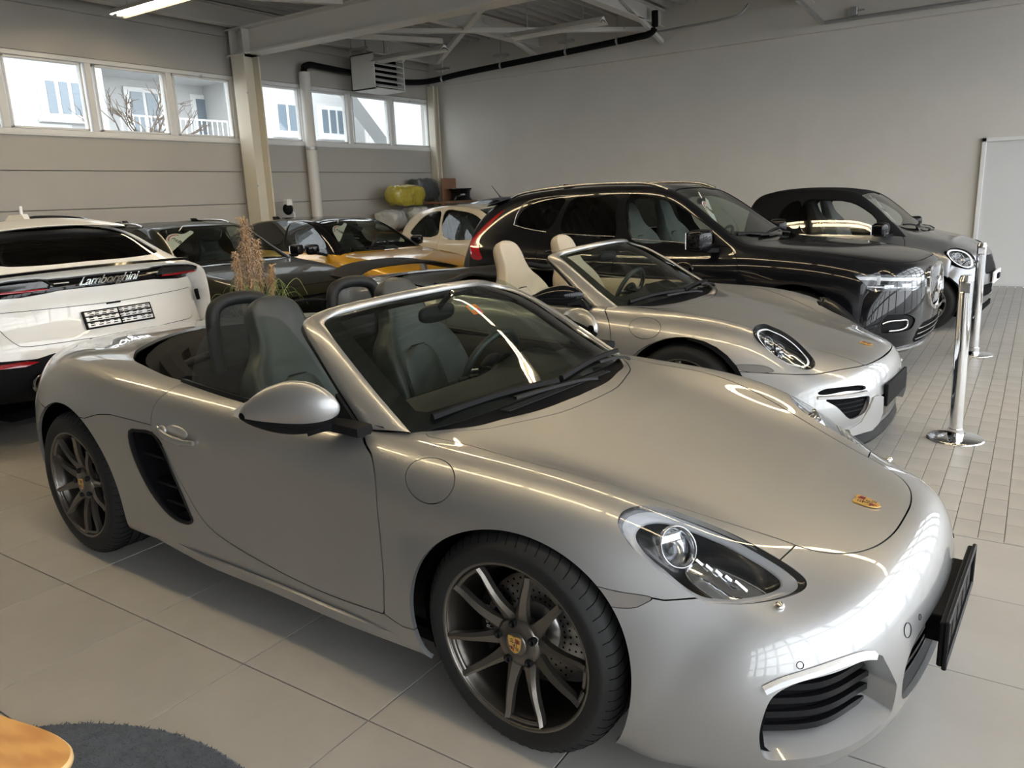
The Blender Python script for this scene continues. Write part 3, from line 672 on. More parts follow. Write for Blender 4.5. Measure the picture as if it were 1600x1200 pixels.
ya = fx(1.0, 3)[0]; w1 = fx(3.92, 3)[0]; w2 = fx(6.1, 3)[0]; w3 = fx(8.95, 3)[0]
bx('facade', (-24, ya-4, 0), (-18, w1, 9), M_FACADE); bx('facade', (-24, w2, 0), (-18, w3, 9), M_FACADE); bx('loggia_wall', (-24, w1, 0), (-19.5, w2, 9), M_FACADE); bx('facade', (-24, w3, 0), (-19.8, 24, 9), M_FACADE)
zr = fx(0, 3.42)[1]; bx('loggia_ceiling', (-19.5, w1, zr+.2), (-18, w2, zr+.6), M_FACADE); bx('balcony_slab', (-19.5, w1, 1.5), (-17.6, w2, 2.2), M_FACADE)
opening(3.10, 3.60, 2.86, 3.26); opening(6.86, 7.32, 2.82, 3.24, bars=1); opening(7.85, 8.42, 2.82, 3.22); opening(4.25, 4.72, 2.45, 3.22, -19.5, bars=1); opening(5.3, 5.75, 2.45, 3.20, -19.5, bars=1); opening(9.25, 9.5, 2.4, 3.1, -19.8, bars=0)
for y0, y1, z, X in ((4.1, 5.95, 2.9, -17.7), (2.3, 2.78, 2.9, -17.7), (8.98, 9.7, 2.86, -19.0)):
    a, zt = fx(y0, z, X); b, _ = fx(y1, z, X); obj('balcony_railing', join(*([beam((X+18, a-8, zt), (X+18, b-8, zt), .04, .04)]+[beam((X+18, y-8, zt-1.1), (X+18, y-8, zt), .025, .025) for y in np.arange(a, b, .16)])), M_FRAME, bl)
gb = [fx(8.75, 3.55, -16), fx(9.75, 2.62, -16), (17.4, 0), fx(11.5, -.5, -16)[:1]+(0,), fx(11.5, 4.2, -16), fx(8.75, 4.2, -16)]
ga = tag(obj('gable_block', prism(np.array([(-16, y, z) for y, z in gb]), (-.6, 0, 0)), M_FACADE2), 'grey sloping gable outside the rightmost windows', 'building')
tr = thing('bare_tree', 'bare leafless tree outside the third window', 'tree', (-14, 7.3, 0)); tw = [tube([(0, 0, 0), (.05, .05, 1.6), (.02, -.05, 2.6)], [.09, .07, .05], 7)]
rt = random.Random(5)
def grow(p, d, L, r, n):
    e = p+d*L; tw.append(tube([p, (p+e)/2+np.array([rt.gauss(0, .03) for _ in range(3)]), e], [r, r*.8, r*.6], 4, cap=False))
    if n > 0:
        for _ in range(3): grow(p+d*L*rt.uniform(.5, 1), _unit(d+np.array([rt.gauss(0, .5), rt.gauss(0, .5), rt.gauss(.15, .3)])), L*.68, r*.6, n-1)
for _ in range(5): grow(np.array([.02, -.05, 2.5]), _unit(np.array([rt.gauss(0, .5), rt.gauss(0, .7), 1])), .8, .03, 3)
obj('trunk', tw[0], M_TWIG, tr); obj('twig', join(*tw[1:]), M_TWIG, tr, kind='stuff')
tag(obj('forecourt', box((XF+.2, -40, -.3), (45, 45, -.05)), M_GROUND), 'asphalt outside the glazed front', 'ground')['kind'] = 'structure'
tag(obj('yard', box((-45, -40, -.3), (XW-.25, 45, -.05)), M_GROUND), 'ground outside the window wall', 'ground')['kind'] = 'structure'
BOX_ROWS = [  # nose bottom -> bonnet -> tail bottom; each row centre -> outside -> sill
 [(0.87,0,0.1),(0.86,0.22,0.1),(0.835,0.4,0.1),(0.795,0.51,0.1),(0.755,0.585,0.1),(0.695,0.655,0.1),(0.62,0.705,0.102),(0.54,0.745,0.103),(0.47,0.77,0.105),(0.41,0.785,0.106),(0.36,0.775,0.106)],
 [(0.942,0,0.155),(0.932,0.22,0.155),(0.907,0.4,0.155),(0.867,0.525,0.153),(0.822,0.61,0.15),(0.76,0.682,0.148),(0.68,0.737,0.142),(0.59,0.775,0.138),(0.5,0.8,0.132),(0.415,0.815,0.122),(0.36,0.8,0.112)],
 [(0.962,0,0.34),(0.952,0.22,0.34),(0.927,0.4,0.335),(0.885,0.52,0.33),(0.837,0.612,0.32),(0.775,0.69,0.305),(0.7,0.75,0.275),(0.605,0.795,0.24),(0.515,0.825,0.195),(0.43,0.835,0.155),(0.36,0.81,0.12)],
 [(0.948,0,0.475),(0.937,0.22,0.475),(0.907,0.4,0.473),(0.86,0.525,0.47),(0.805,0.62,0.465),(0.735,0.7,0.45),(0.645,0.765,0.41),(0.555,0.81,0.35),(0.465,0.84,0.275),(0.385,0.85,0.19),(0.345,0.81,0.125)],
 [(0.905,0,0.562),(0.893,0.22,0.56),(0.86,0.38,0.552),(0.81,0.5,0.543),(0.745,0.6,0.532),(0.67,0.69,0.515),(0.59,0.75,0.475),(0.51,0.8,0.41),(0.44,0.845,0.32),(0.375,0.86,0.215),(0.335,0.815,0.13)],
 [(0.825,0,0.595),(0.81,0.22,0.593),(0.775,0.37,0.586),(0.725,0.48,0.577),(0.66,0.585,0.567),(0.595,0.675,0.56),(0.53,0.745,0.52),(0.47,0.8,0.45),(0.415,0.85,0.345),(0.365,0.865,0.225),(0.33,0.82,0.135)],
 [(0.7,0,0.618),(0.69,0.22,0.619),(0.665,0.37,0.617),(0.63,0.475,0.618),(0.575,0.575,0.622),(0.52,0.668,0.618),(0.465,0.745,0.575),(0.42,0.805,0.49),(0.38,0.855,0.37),(0.345,0.87,0.235),(0.325,0.825,0.14)],
 [(0.55,0,0.652),(0.54,0.22,0.654),(0.52,0.38,0.656),(0.49,0.49,0.668),(0.45,0.585,0.69),(0.405,0.675,0.69),(0.36,0.755,0.64),(0.325,0.82,0.54),(0.3,0.865,0.4),(0.29,0.875,0.25),(0.28,0.83,0.14)],
 [(0.36,0,0.693),(0.35,0.22,0.695),(0.335,0.4,0.697),(0.315,0.51,0.713),(0.29,0.615,0.748),(0.26,0.71,0.752),(0.225,0.79,0.7),(0.2,0.848,0.59),(0.185,0.882,0.43),(0.18,0.885,0.26),(0.18,0.84,0.145)],
 [(0.1,0,0.748),(0.1,0.22,0.749),(0.1,0.41,0.748),(0.09,0.53,0.76),(0.08,0.64,0.792),(0.06,0.735,0.795),(0.04,0.815,0.74),(0.02,0.868,0.63),(0.01,0.888,0.45),(0,0.885,0.27),(0,0.84,0.15)],
 [(-0.13,0,0.795),(-0.13,0.22,0.795),(-0.13,0.42,0.793),(-0.14,0.55,0.8),(-0.15,0.665,0.819),(-0.16,0.76,0.81),(-0.17,0.83,0.752),(-0.18,0.872,0.64),(-0.18,0.885,0.45),(-0.18,0.878,0.233),(-0.18,0.845,0.17)],
 [(-0.33,0,0.838),(-0.33,0.22,0.836),(-0.34,0.42,0.83),(-0.35,0.57,0.825),(-0.36,0.685,0.827),(-0.365,0.775,0.815),(-0.37,0.838,0.758),(-0.37,0.872,0.645),(-0.37,0.875,0.45),(-0.37,0.868,0.235),(-0.37,0.84,0.173)],
 [(-0.55,0,0.885),(-0.55,0.22,0.88),(-0.55,0.43,0.865),(-0.55,0.58,0.848),(-0.55,0.69,0.84),(-0.55,0.775,0.83),(-0.55,0.835,0.775),(-0.55,0.868,0.66),(-0.55,0.865,0.46),(-0.55,0.858,0.237),(-0.55,0.82,0.176)],
 [(-0.85,0,0.92),(-0.85,0.22,0.91),(-0.85,0.43,0.885),(-0.85,0.58,0.862),(-0.85,0.69,0.853),(-0.85,0.775,0.842),(-0.85,0.832,0.785),(-0.85,0.862,0.67),(-0.85,0.85,0.46),(-0.85,0.85,0.24),(-0.85,0.81,0.18)],
 [(-1.2,0,0.94),(-1.2,0.22,0.93),(-1.2,0.43,0.9),(-1.2,0.58,0.875),(-1.2,0.69,0.866),(-1.2,0.775,0.855),(-1.2,0.835,0.8),(-1.2,0.865,0.685),(-1.2,0.845,0.46),(-1.2,0.852,0.243),(-1.2,0.81,0.185)],
 [(-1.55,0,0.95),(-1.55,0.22,0.94),(-1.55,0.43,0.915),(-1.55,0.58,0.893),(-1.55,0.69,0.885),(-1.55,0.785,0.875),(-1.55,0.85,0.82),(-1.55,0.882,0.705),(-1.55,0.87,0.48),(-1.55,0.868,0.247),(-1.55,0.82,0.19)],
 [(-1.85,0,0.955),(-1.85,0.22,0.948),(-1.85,0.42,0.93),(-1.85,0.57,0.913),(-1.85,0.69,0.905),(-1.85,0.795,0.894),(-1.85,0.868,0.835),(-1.85,0.9,0.715),(-1.85,0.896,0.5),(-1.85,0.88,0.25),(-1.85,0.83,0.194)],
 [(-2.15,0,0.955),(-2.15,0.22,0.95),(-2.15,0.41,0.938),(-2.15,0.56,0.928),(-2.15,0.68,0.926),(-2.15,0.785,0.912),(-2.15,0.868,0.85),(-2.15,0.904,0.72),(-2.15,0.905,0.5),(-2.15,0.885,0.252),(-2.15,0.84,0.198)],
 [(-2.475,0,0.945),(-2.475,0.22,0.942),(-2.475,0.4,0.935),(-2.475,0.54,0.932),(-2.475,0.655,0.935),(-2.475,0.765,0.918),(-2.475,0.853,0.852),(-2.475,0.898,0.72),(-2.475,0.905,0.5),(-2.475,0.885,0.252),(-2.475,0.84,0.198)],
 [(-2.8,0,0.93),(-2.8,0.22,0.928),(-2.8,0.39,0.923),(-2.8,0.51,0.92),(-2.8,0.62,0.918),(-2.79,0.725,0.895),(-2.77,0.82,0.825),(-2.755,0.877,0.7),(-2.75,0.89,0.5),(-2.75,0.87,0.3),(-2.75,0.81,0.2)],
 [(-3.1,0,0.915),(-3.1,0.21,0.913),(-3.09,0.37,0.908),(-3.075,0.48,0.9),(-3.05,0.58,0.888),(-3.01,0.675,0.858),(-2.965,0.765,0.785),(-2.925,0.83,0.67),(-2.9,0.855,0.5),(-2.89,0.845,0.32),(-2.88,0.8,0.21)],
 [(-3.32,0,0.9),(-3.315,0.2,0.898),(-3.3,0.35,0.892),(-3.265,0.46,0.882),(-3.22,0.555,0.862),(-3.155,0.645,0.82),(-3.08,0.725,0.745),(-3.02,0.785,0.64),(-2.985,0.81,0.5),(-2.97,0.81,0.33),(-2.95,0.78,0.22)],
 [(-3.415,0,0.8),(-3.405,0.2,0.8),(-3.38,0.35,0.797),(-3.34,0.47,0.79),(-3.28,0.57,0.77),(-3.2,0.655,0.735),(-3.12,0.725,0.68),(-3.06,0.775,0.6),(-3.02,0.795,0.49),(-3,0.8,0.34),(-2.98,0.775,0.23)],
 [(-3.445,0,0.62),(-3.435,0.2,0.62),(-3.41,0.35,0.62),(-3.365,0.47,0.615),(-3.305,0.57,0.605),(-3.225,0.655,0.59),(-3.145,0.72,0.56),(-3.085,0.765,0.52),(-3.045,0.785,0.45),(-3.02,0.79,0.34),(-3,0.77,0.24)],
 [(-3.42,0,0.4),(-3.41,0.2,0.4),(-3.385,0.35,0.4),(-3.34,0.47,0.4),(-3.28,0.57,0.4),(-3.21,0.65,0.395),(-3.145,0.705,0.39),(-3.095,0.745,0.38),(-3.055,0.765,0.36),(-3.03,0.775,0.31),(-3.01,0.76,0.24)],
 [(-3.3,0,0.24),(-3.29,0.2,0.24),(-3.27,0.34,0.24),(-3.24,0.45,0.24),(-3.2,0.54,0.24),(-3.15,0.61,0.24),(-3.1,0.665,0.24),(-3.06,0.7,0.24),(-3.03,0.725,0.24),(-3.02,0.745,0.235),(-3.005,0.745,0.225)],
]
# ---------------------------------------------------------------- front silver roadster
BOX = thing('convertible_car', 'silver two-seat convertible in the foreground with bronze-grey wheels and dark tan-free black seats', 'car', (0, 0, 0), -0.048, None)
BOX['label'] = 'silver open two-seater in the foreground with bronze-grey wheels and black seats'
def abs2(m, a, b): V = m['V'].copy(); V[:, 1] = np.abs(V[:, 1]); return V[:, [a, b]]
def cutpoly(m, poly, axes=(0, 2), gap=.0, extra=None):
    """(inside, outside) of a panel outline drawn in two car axes, leaving a shut line of width gap"""
    f = psdf(abs2(m, *axes), poly)
    if extra is not None: f = np.maximum(f, extra(m['V']))
    if gap == 0: return clip(m, f)
    ins, _ = clip(m, f+gap/2); _, out = clip(m, f-gap/2); return ins, out
def cutline(m, line, axes=(0, 2), gap=.0):
    f = plsd(abs2(m, *axes), line)
    if gap == 0: return clip(m, f)
    a, _ = clip(m, f+gap/2); _, b = clip(m, f-gap/2); return a, b
def plane_fit(P):
    P = np.abs(np.asarray(P, float)*[0, 1, 0])+np.asarray(P, float)*[1, 0, 1]; c = P.mean(0); u, s, vt = np.linalg.svd(P-c); n = vt[2]
    if n[1] < 0: n = -n
    return c, vt[0], np.cross(n, vt[0]), n
def cutfit(m, P3, gap=0.0, depth=.25):
    """cut along a traced 3D outline projected on its best plane"""
    c, e1, e2, n = plane_fit(P3); P3 = np.asarray(P3, float).copy(); P3[:, 1] = np.abs(P3[:, 1])
    poly = spline(np.stack([(P3-c)@e1, (P3-c)@e2], 1), 4, True); W = m['V'].copy(); W[:, 1] = np.abs(W[:, 1])
    f = psdf(np.stack([(W-c)@e1, (W-c)@e2], 1), poly); f = np.where(np.abs((W-c)@n) > depth, np.maximum(f, .05), f)
    if gap == 0: return clip(m, f)
    i, _ = clip(m, f+gap/2); _, o = clip(m, f-gap/2); return i, o
def arch_f(m, cx, cz, a, b):
    V = m['V']; q = np.sqrt(((V[:, 0]-cx)/a)**2+((V[:, 2]-cz)/b)**2); f = (q-1)*min(a, b)
    return np.where(np.abs(V[:, 1]) < .5, np.maximum(f, .05), f)
def offset(m, d): return dict(V=m['V']+m['N']*d, N=m['N'], F=m['F'])

_S = fair(surf(BOX_ROWS, 380, 170, 3), 9, 5); HALF = grid_mesh(_S, True, True)
LAMP = [(.271,.733,.722),(.267,.707,.740),(.278,.671,.746),(.304,.621,.739),(.338,.583,.724),(.388,.558,.705),(.445,.537,.684),(.511,.519,.660),(.579,.511,.633),(.632,.506,.610),(.666,.5075,.594),(.689,.515,.582),(.697,.532,.5735),(.691,.556,.568),(.673,.588,.565),(.642,.629,.5625),(.598,.6725,.561),(.550,.704,.562),(.511,.724,.5665),(.475,.734,.579),(.4345,.741,.6015),(.387,.745,.633),(.345,.749,.659),(.308,.749,.686)]
MARKER = [(.226,.8375,.5816),(.310,.812,.5745),(.394,.781,.566),(.378,.79,.552),(.355,.808,.5405),(.29,.832,.538),(.265,.836,.549)]
COCK = spline([(-.294,.001),(-.308,.24),(-.35,.40),(-.378,.5),(-.425,.575),(-.49,.655),(-.565,.712),(-.66,.742),(-.85,.748),(-1.26,.757),(-1.49,.75),(-1.69,.74),(-1.80,.742),(-1.904,.732),(-2.03,.713),(-2.17,.686),(-2.29,.621),(-2.385,.556),(-2.478,.462),(-2.615,.287),(-2.713,.094),(-2.73,.001)], 6)
HOOD = np.vstack([spline([(-.235,-.3),(-.24,.0),(-.25,.20),(-.30,.38),(-.345,.50),(-.42,.60),(-.47,.655)], 5), spline([(-.44,.672),(-.313,.655),(-.10,.655),(.07,.624),(.259,.558),(.434,.4876),(.58,.43),(.655,.408),(.70,.385),(.76,.325),(.797,.25),(.82,.14),(.8255,.0),(.82,-.14),(.76,-.3)], 6)])
DOOR = np.vstack([spline([(-.655,.96),(-.650,.846),(-.605,.820),(-.545,.79),(-.505,.73),(-.487,.62),(-.484,.50),(-.488,.40),(-.503,.283)], 6), spline([(-.503,.283),(-.75,.266),(-.92,.268),(-1.1,.285),(-1.25,.308),(-1.37,.335),(-1.458,.372),(-1.51,.42),(-1.56,.49),(-1.613,.575),(-1.645,.645),(-1.68,.69),(-1.722,.715),(-1.7245,.76),(-1.72,.81),(-1.703,.848),(-1.684,.874),(-1.675,.96)], 6)])
INTAKE = spline([(-1.878,.695),(-1.812,.7065),(-1.728,.7086),(-1.682,.682),(-1.656,.636),(-1.63,.5675),(-1.591,.474),(-1.558,.394),(-1.5485,.374),(-1.567,.359),(-1.61,.353),(-1.6745,.362),(-1.744,.402),(-1.808,.466),(-1.8545,.5475),(-1.884,.6315)], 5, True)
def boxster():
    P = {}; rest = HALF
    _, rest = clip(rest, arch_f(rest, 0, .334, .374, .345)); _, rest = clip(rest, arch_f(rest, -2.475, .345, .42, .392))
    cock = np.vstack([COCK, (COCK*[1, -1])[::-1]])
    _, rest = cutpoly(rest, cock, (0, 1), extra=lambda V: .6-V[:, 2])
    lampskin, rest = cutfit(rest, LAMP, .003); marker, rest = cutfit(rest, MARKER, .002)
    P['hood'], rest = cutpoly(rest, np.vstack([HOOD, [(.3, -.35), (-.2, -.35)]]), (0, 1), .0045, extra=lambda V: .55-V[:, 2])
    # front bumper: everything ahead of arch / marker / lamp
    f1 = lambda V: plsd(V[:, [0, 2]], [(-.2, .60), (.20, .588), (.30, .575), (.394, .566), (.42, .563), (.444, .566), (.50, .573), (.60, .60), (.645, .63), (.9, .80)])
    V = rest['V']; f = np.maximum(f1(V), .05-V[:, 0]); a, _ = clip(rest, f+.0018); _, rest = clip(rest, np.maximum(f1(rest['V']), .05-rest['V'][:, 0])-.0018)
    bump = a
    P['door'], rest = cutpoly(rest, DOOR, (0, 2), .005, extra=lambda V: .5-V[:, 1])
    # sill skirt under the door line
    line = [(-.30, .276), (-.376, .272), (-.42, .266), (-.47, .275), (-.508, .284), (-.75, .266), (-1.1, .285), (-1.25, .308), (-1.40, .342)]
    fr, rest = clip(rest, -(rest['V'][:, 0]+1.1))         # fr: in front of x=-1.1
    fr, rest = rest, fr
    fr, rest = (rest, fr) if fr['V'][:, 0].mean() < rest['V'][:, 0].mean() else (fr, rest)
    # fr = front part, rest = rear part
    skf, P['front_fender'] = clip(fr, fr['V'][:, 2]-np.interp(fr['V'][:, 0], [-1.1, -.75, -.508, -.47, -.42, -.376, -.30], [.285, .266, .284, .275, .266, .272, .276])-np.where(fr['V'][:, 0] > -.2, -5, 0))
    _, P['front_fender'] = clip(P['front_fender'], (P['front_fender']['V'][:, 2]-np.interp(P['front_fender']['V'][:, 0], [-.75, -.508, -.47, -.42, -.376, -.30], [.266, .284, .275, .266, .272, .276])-.004))
    TLP = [(-2.93,.82,.835),(-3.03,.77,.865),(-3.14,.70,.85),(-3.20,.65,.80),(-3.10,.745,.755),(-2.95,.828,.748)]; tlamp, rest = cutfit(rest, TLP, .003)
    # rear: bumper, fender, quarter lower
    V = rest['V']; fb = plsd(np.abs(V[:, [0, 2]]*[-1, 1]), [(2.60, .60), (2.652, .6876), (2.7295, .6935), (2.86, .7282), (3.1, .76), (3.45, .72)])
    rb_f = lambda V: np.where(V[:, 0] < -2.5, plsd(V[:, [0, 2]], [(-2.55, .60), (-2.652, .6876), (-2.7295, .6935), (-2.86, .7282), (-3.05, .74), (-3.6, .74)]), -.2)
    v = rb_f(rest['V']); rb, _ = clip(rest, .0018-v); _, rest = clip(rest, -v-.0018)
    intk, rest = cutpoly(rest, INTAKE, (0, 2), 0, extra=lambda V: .5-V[:, 1])
    qf = lambda V: V[:, 2]-np.interp(V[:, 0], [-2.4, -2.247, -2.127, -2.028, -1.89, -1.72, -1.6], [.69, .7016, .7345, .7473, .7462, .7417, .7417])
    ql, _ = clip(rest, qf(rest['V'])+.0018); _, P['rear_fender'] = clip(rest, qf(rest['V'])-.0018)
    P['quarter_panel'] = join(ql, skf); P['rear_bumper'] = rb
    # ---- front bumper openings
    REC = spline([(.682,.200),(.74,.196),(.81,.196),(.86,.205),(.895,.225),(.912,.27),(.905,.33),(.885,.40),(.872,.425),(.80,.418),(.73,.405),(.69,.375),(.672,.315),(.668,.25)], 5, True)
    cgap = spline([(.30,.405),(.36,.385),(.40,.345),(.408,.29),(.385,.245),(.30,.225),(0.,.222),(-.3,.225),(-.3,.405),(0,.412)], 5, True)
    rec, bump = cutpoly(bump, REC, (0, 2), 0, extra=lambda V: .44-V[:, 1])
    cg, bump = cutpoly(bump, cgap, (1, 2), 0, extra=lambda V: .80-V[:, 0])
    P['front_bumper'] = bump
    R = {}
    for k, m in P.items():
        if k in ('hood', 'front_bumper', 'rear_bumper'): R[k] = obj(k, rim(both(m), .014), M_SILVER, BOX)
        else:
            for s, mm in (('right', mir(m)), ('left', m)):
                if k == 'front_fender' and s == 'right':
                    q = np.linspace(0, 2*PI, 25)[:-1, None]; ring = np.array([-.303, .820, .762])+np.cos(q)*[.085, -.014, .0115]+np.sin(q)*[-.032, -.040, .053]
                    fl, mm = cutfit(mm, ring, .003)
                    R['fuel_flap'] = obj('fuel_flap', rim(fl, .01), M_SILVER, BOX, 'round fuel filler flap in the right front wing')
                R[k+s] = obj(k, rim(mm, .014), M_SILVER, BOX, dict(door='%s door', front_fender='%s front wing', rear_fender='%s rear wing', quarter_panel='%s side panel with air intake and sill')[k] % s)
    # dark liner under every shut line, arch liners, floor
    ln = offset(grid_mesh(_S[::6, ::4], True, True), -.02)
    _, ln = clip(ln, arch_f(ln, 0, .334, .40, .37)); _, ln = clip(ln, arch_f(ln, -2.475, .345, .445, .417))
    _, ln = cutpoly(ln, cock, (0, 1), extra=lambda V: .6-V[:, 2]); _, ln = cutfit(ln, LAMP); _, ln = cutpoly(ln, INTAKE, (0, 2), extra=lambda V: .5-V[:, 1])
    _, ln = cutpoly(ln, REC, (0, 2), 0, extra=lambda V: .44-V[:, 1]); _, ln = cutpoly(ln, cgap, (1, 2), 0, extra=lambda V: .78-V[:, 0])
    obj('inner_liner', both(ln), M_DARK, BOX, 'dark inner shell seen through the shut lines')
    for x, zc, a in ((0, .334, .395), (-2.475, .345, .42)):
        for s in (1, -1):
            al = lathe([(a, .50), (a, .86), ], 32, 'y', math.radians(-80), math.radians(260-180+0)) if False else None
            th = np.radians(np.linspace(-25, 205, 30)); G = np.array([[[x+a*math.cos(t), s*y, zc+(a-.02)*math.sin(t)] for y in (.48, .60, .70, .79)] for t in th])
            obj('arch_liner', join(grid_mesh(G), flip(grid_mesh(G)), *( [polyfan(np.vstack([G[:, 0], [[x, s*.48, .15]]])), flip(polyfan(np.vstack([G[:, 0], [[x, s*.48, .15]]])))])), M_DARK, BOX)
    fl = [(-.36, .80), (-.36, .3), (.85, .3)]
    obj('floor_pan', box((-3.2, -.70, .115), (-.40, .70, .16)), M_DARK, BOX); obj('under_tray', box((-.42, -.46, .12), (.84, .46, .15)), M_DARK, BOX)
    # ---- headlamps
    for s, mm in (('right', mir), ('left', lambda q: q)):
        lens = mm(lampskin); c, e1, e2, n = plane_fit(LAMP); pts = np.array(LAMP); sc = lambda k, d, sh=(0, 0): mm(mk(*_ring(pts, c, e1, e2, n, k, d, sh)))
        hl = obj('headlamp', lens, M_CLEAR, BOX, '%s headlamp under a clear teardrop lens' % s)
        shell = mm(lamp_bowl(pts, c, n, ((1.005, -.002), (.985, -.012), (.93, -.018))))
        obj('lamp_seal', shell, M_LAMPDK, hl)
        obj('grey_surround', mm(lamp_bowl(pts, c, n, ((.94, -.017), (.80, -.026), (.78, -.034)), shift=(.0, 0, 0))), M_LAMPGREY, hl, 'grey light surround of the headlamp')
        obj('lamp_housing', mm(lamp_bowl(pts, c, n, ((.80, -.030), (.70, -.075), (.30, -.12), (.0, -.125)))), M_LAMPDK, hl)
        # projector
        pc = np.array([.40, .655, .655]); nn = _unit(np.array([.72, .35, .42]))
        bowl = lathe(spline([(.058, .0), (.054, .012), (.046, -.004), (.044, -.03)], 3), 32, 'z')
        obj('projector_ring', mm(xf(join(bowl, flip(bowl)), pc, frame(nn))), M_CHROME, hl, 'chrome ring of the main beam projector')
        L = spline([(0, .012), (.022, .008), (.040, -.006), (.043, -.02)], 3)[::-1]; L = lathe(L, 28, 'z'); L = L if L['N'][:, 2].mean() > 0 else flip(L)
        obj('projector_lens', mm(xf(L, pc, frame(nn))), M_CLEAR, hl)
        obj('projector_bowl', mm(xf(lathe([(.0, -.045), (.044, -.03)], 24, 'z'), pc, frame(nn))), M_REFL, hl)
        obj('lamp_module', mm(xf(box((-.038, -.012, -.008), (.038, .012, .008), .004), pc+[-.025, .0, .018], frame(nn))), M_REFL, hl, 'bright rectangular lamp module')
        ref = [xf(box((-.022, -.004, -.003), (.022, .004, .003), .001), np.array([.475+.022*k, .668-.010*k, .630-.013*k]), frame(nn)@RZ(.9)) for k in range(5)]
        obj('reflector_fin', mm(join(*ref)), M_REFL, hl, 'thin bright reflector fins')
        obj('reflecting_shelf', mm(lamp_bowl(pts, np.array([.555, .625, .590]), n, ((.50, -.050), (.47, -.040), (.25, -.038), (.0, -.040)))), M_REFL, hl, 'chrome sheet enlarged to give the bright sky reflection in the lower lamp')  # chrome sheet enlarged to stand in for sky reflected on the lens
        mk_ = mm(marker); obj('side_marker', rim(mk_, .01), M_AMBER, BOX, '%s smoked side marker lamp' % s)
        obj('tail_lamp', rim(mm(tlamp), .01), M_REDLENS, BOX, '%s red tail lamp' % s)
        sb = np.array([near_y(HALF, x, z)+[0, .004, 0] for x, z in ((-.37, .200), (-.7, .205), (-1.1, .208), (-1.5, .215), (-1.85, .225))])-np.array([[0, .022, -.012], [0, .002, 0], [0, 0, 0], [0, .002, 0], [0, .022, -.012]]); obj('side_sill', mm(sweep(spline(sb, 5), [(-.022, -.026), (.008, -.022), (.016, .0), (.004, .014), (-.022, .020)] if False else [(-.014, -.024), (.010, -.020), (.014, -.002), (-.004, .016), (-.016, .012)], up=(0, 0, 1))), M_SILVER, BOX, '%s sill blade below the door' % s)
        # washer nozzle
        w = lathe([(.0, .012), (.009, .010), (.012, .004), (.014, -.006)][::-1], 16, 'z'); w = w if w['N'][:, 2].mean() > 0 else flip(w)
        obj('washer_nozzle', mm(xf(w, (.663, .631, .553), frame((.5, .4, .7)))), M_CHROME, BOX)
        # side intake
        ik = mm(intk); deep = offset(ik, -.11); deep['V'][:, 0] += -.06
        fr = sweep_ring(np.array([near_y(HALF, x, z) for x, z in INTAKE[::2]]), .007, .014)
        it = obj('side_intake', join(rim(offset(ik, -.105), 0), wall_between(ik, offset(ik, -.11))), M_DARK, BOX, '%s side air intake' % s)
        obj('intake_frame', mm(fr), M_SATIN, it)
        for z, xa, xb in ((.60, -1.86, -1.66), (.49, -1.80, -1.60), (.42, -1.73, -1.575)):
            obj('intake_fin', mm(box((xa, .80, z-.006), (xb, .868, z+.006), .003)), M_BLACK, it)
        # front bumper intakes: recess walls, grille slats, light blade
        rc = mm(rec); inner = dict(V=rc['V']+np.array([-.085, -.03 if s == 'left' else .03, .0]), N=rc['N'], F=rc['F'])
        cx = (rc['V'].mean(0)); inner['V'] = cx*[1, 1, 1]+(inner['V']-cx)*[.86, .86, .80]+[0, 0, .016]
        bi = obj('bumper_intake', join(wall_between(rc, inner)), M_SILVER, BOX, '%s bumper air intake with body coloured walls' % s)
        obj('intake_shadow', inner, M_DARK, bi)
        E = edges_once(inner['F']); B = inner['V'][np.unique(E)]
        zs = np.linspace(B[:, 2].min()+.018, B[:, 2].max()-.014, 5)
        for z in zs:
            b = B[np.abs(B[:, 2]-z) < .012]
            if len(b) < 2: continue
            i0, i1 = b[np.argmin(b[:, 0])], b[np.argmax(b[:, 0])]; mid = (i0+i1)/2+np.array([.03, (.03 if s == 'left' else -.03), 0])
            Q = spline([i0, mid, i1], 6); Q[:, 2] = z; sec = [(-.010, -.008), (.010, -.004), (.010, .004), (-.010, .009)]
            obj('intake_slat', sweep(Q+[.012, 0, 0], sec), M_SATIN, bi)
        led = np.array([near_x(HALF, y, z) for y, z in ((.748, .392), (.725, .411), (.70, .422), (.655, .434), (.60, .441), (.55, .440), (.522, .432))])
        obj('light_blade', mm(sweep(spline(led+[.004, .004, 0], 5), [(-.004, -.010), (.009, -.007), (.009, .007), (-.004, .010)])), M_DRL, BOX, '%s light blade above the bumper intake' % s)
    ci = both(cg); inn = dict(V=ci['V']*[1, .96, .92]+[-.07, 0, .026], N=ci['N'], F=ci['F'])
    cgr = obj('centre_intake', wall_between(ci, inn), M_SILVER, BOX, 'centre bumper air intake'); obj('intake_shadow', inn, M_DARK, cgr)
    for k in range(4):
        z = .262+.036*k; Q = np.array([near_x(HALF, y, z)*[1, 1, 1] for y in np.linspace(0, .36, 7)]); Q = np.vstack([(Q*[1, -1, 1])[:0:-1], Q])-[.035, 0, 0]
        obj('intake_slat', sweep(Q, [(-.006, -.006), (.008, -.003), (.008, .003), (-.006, .006)]), M_SATIN, cgr)
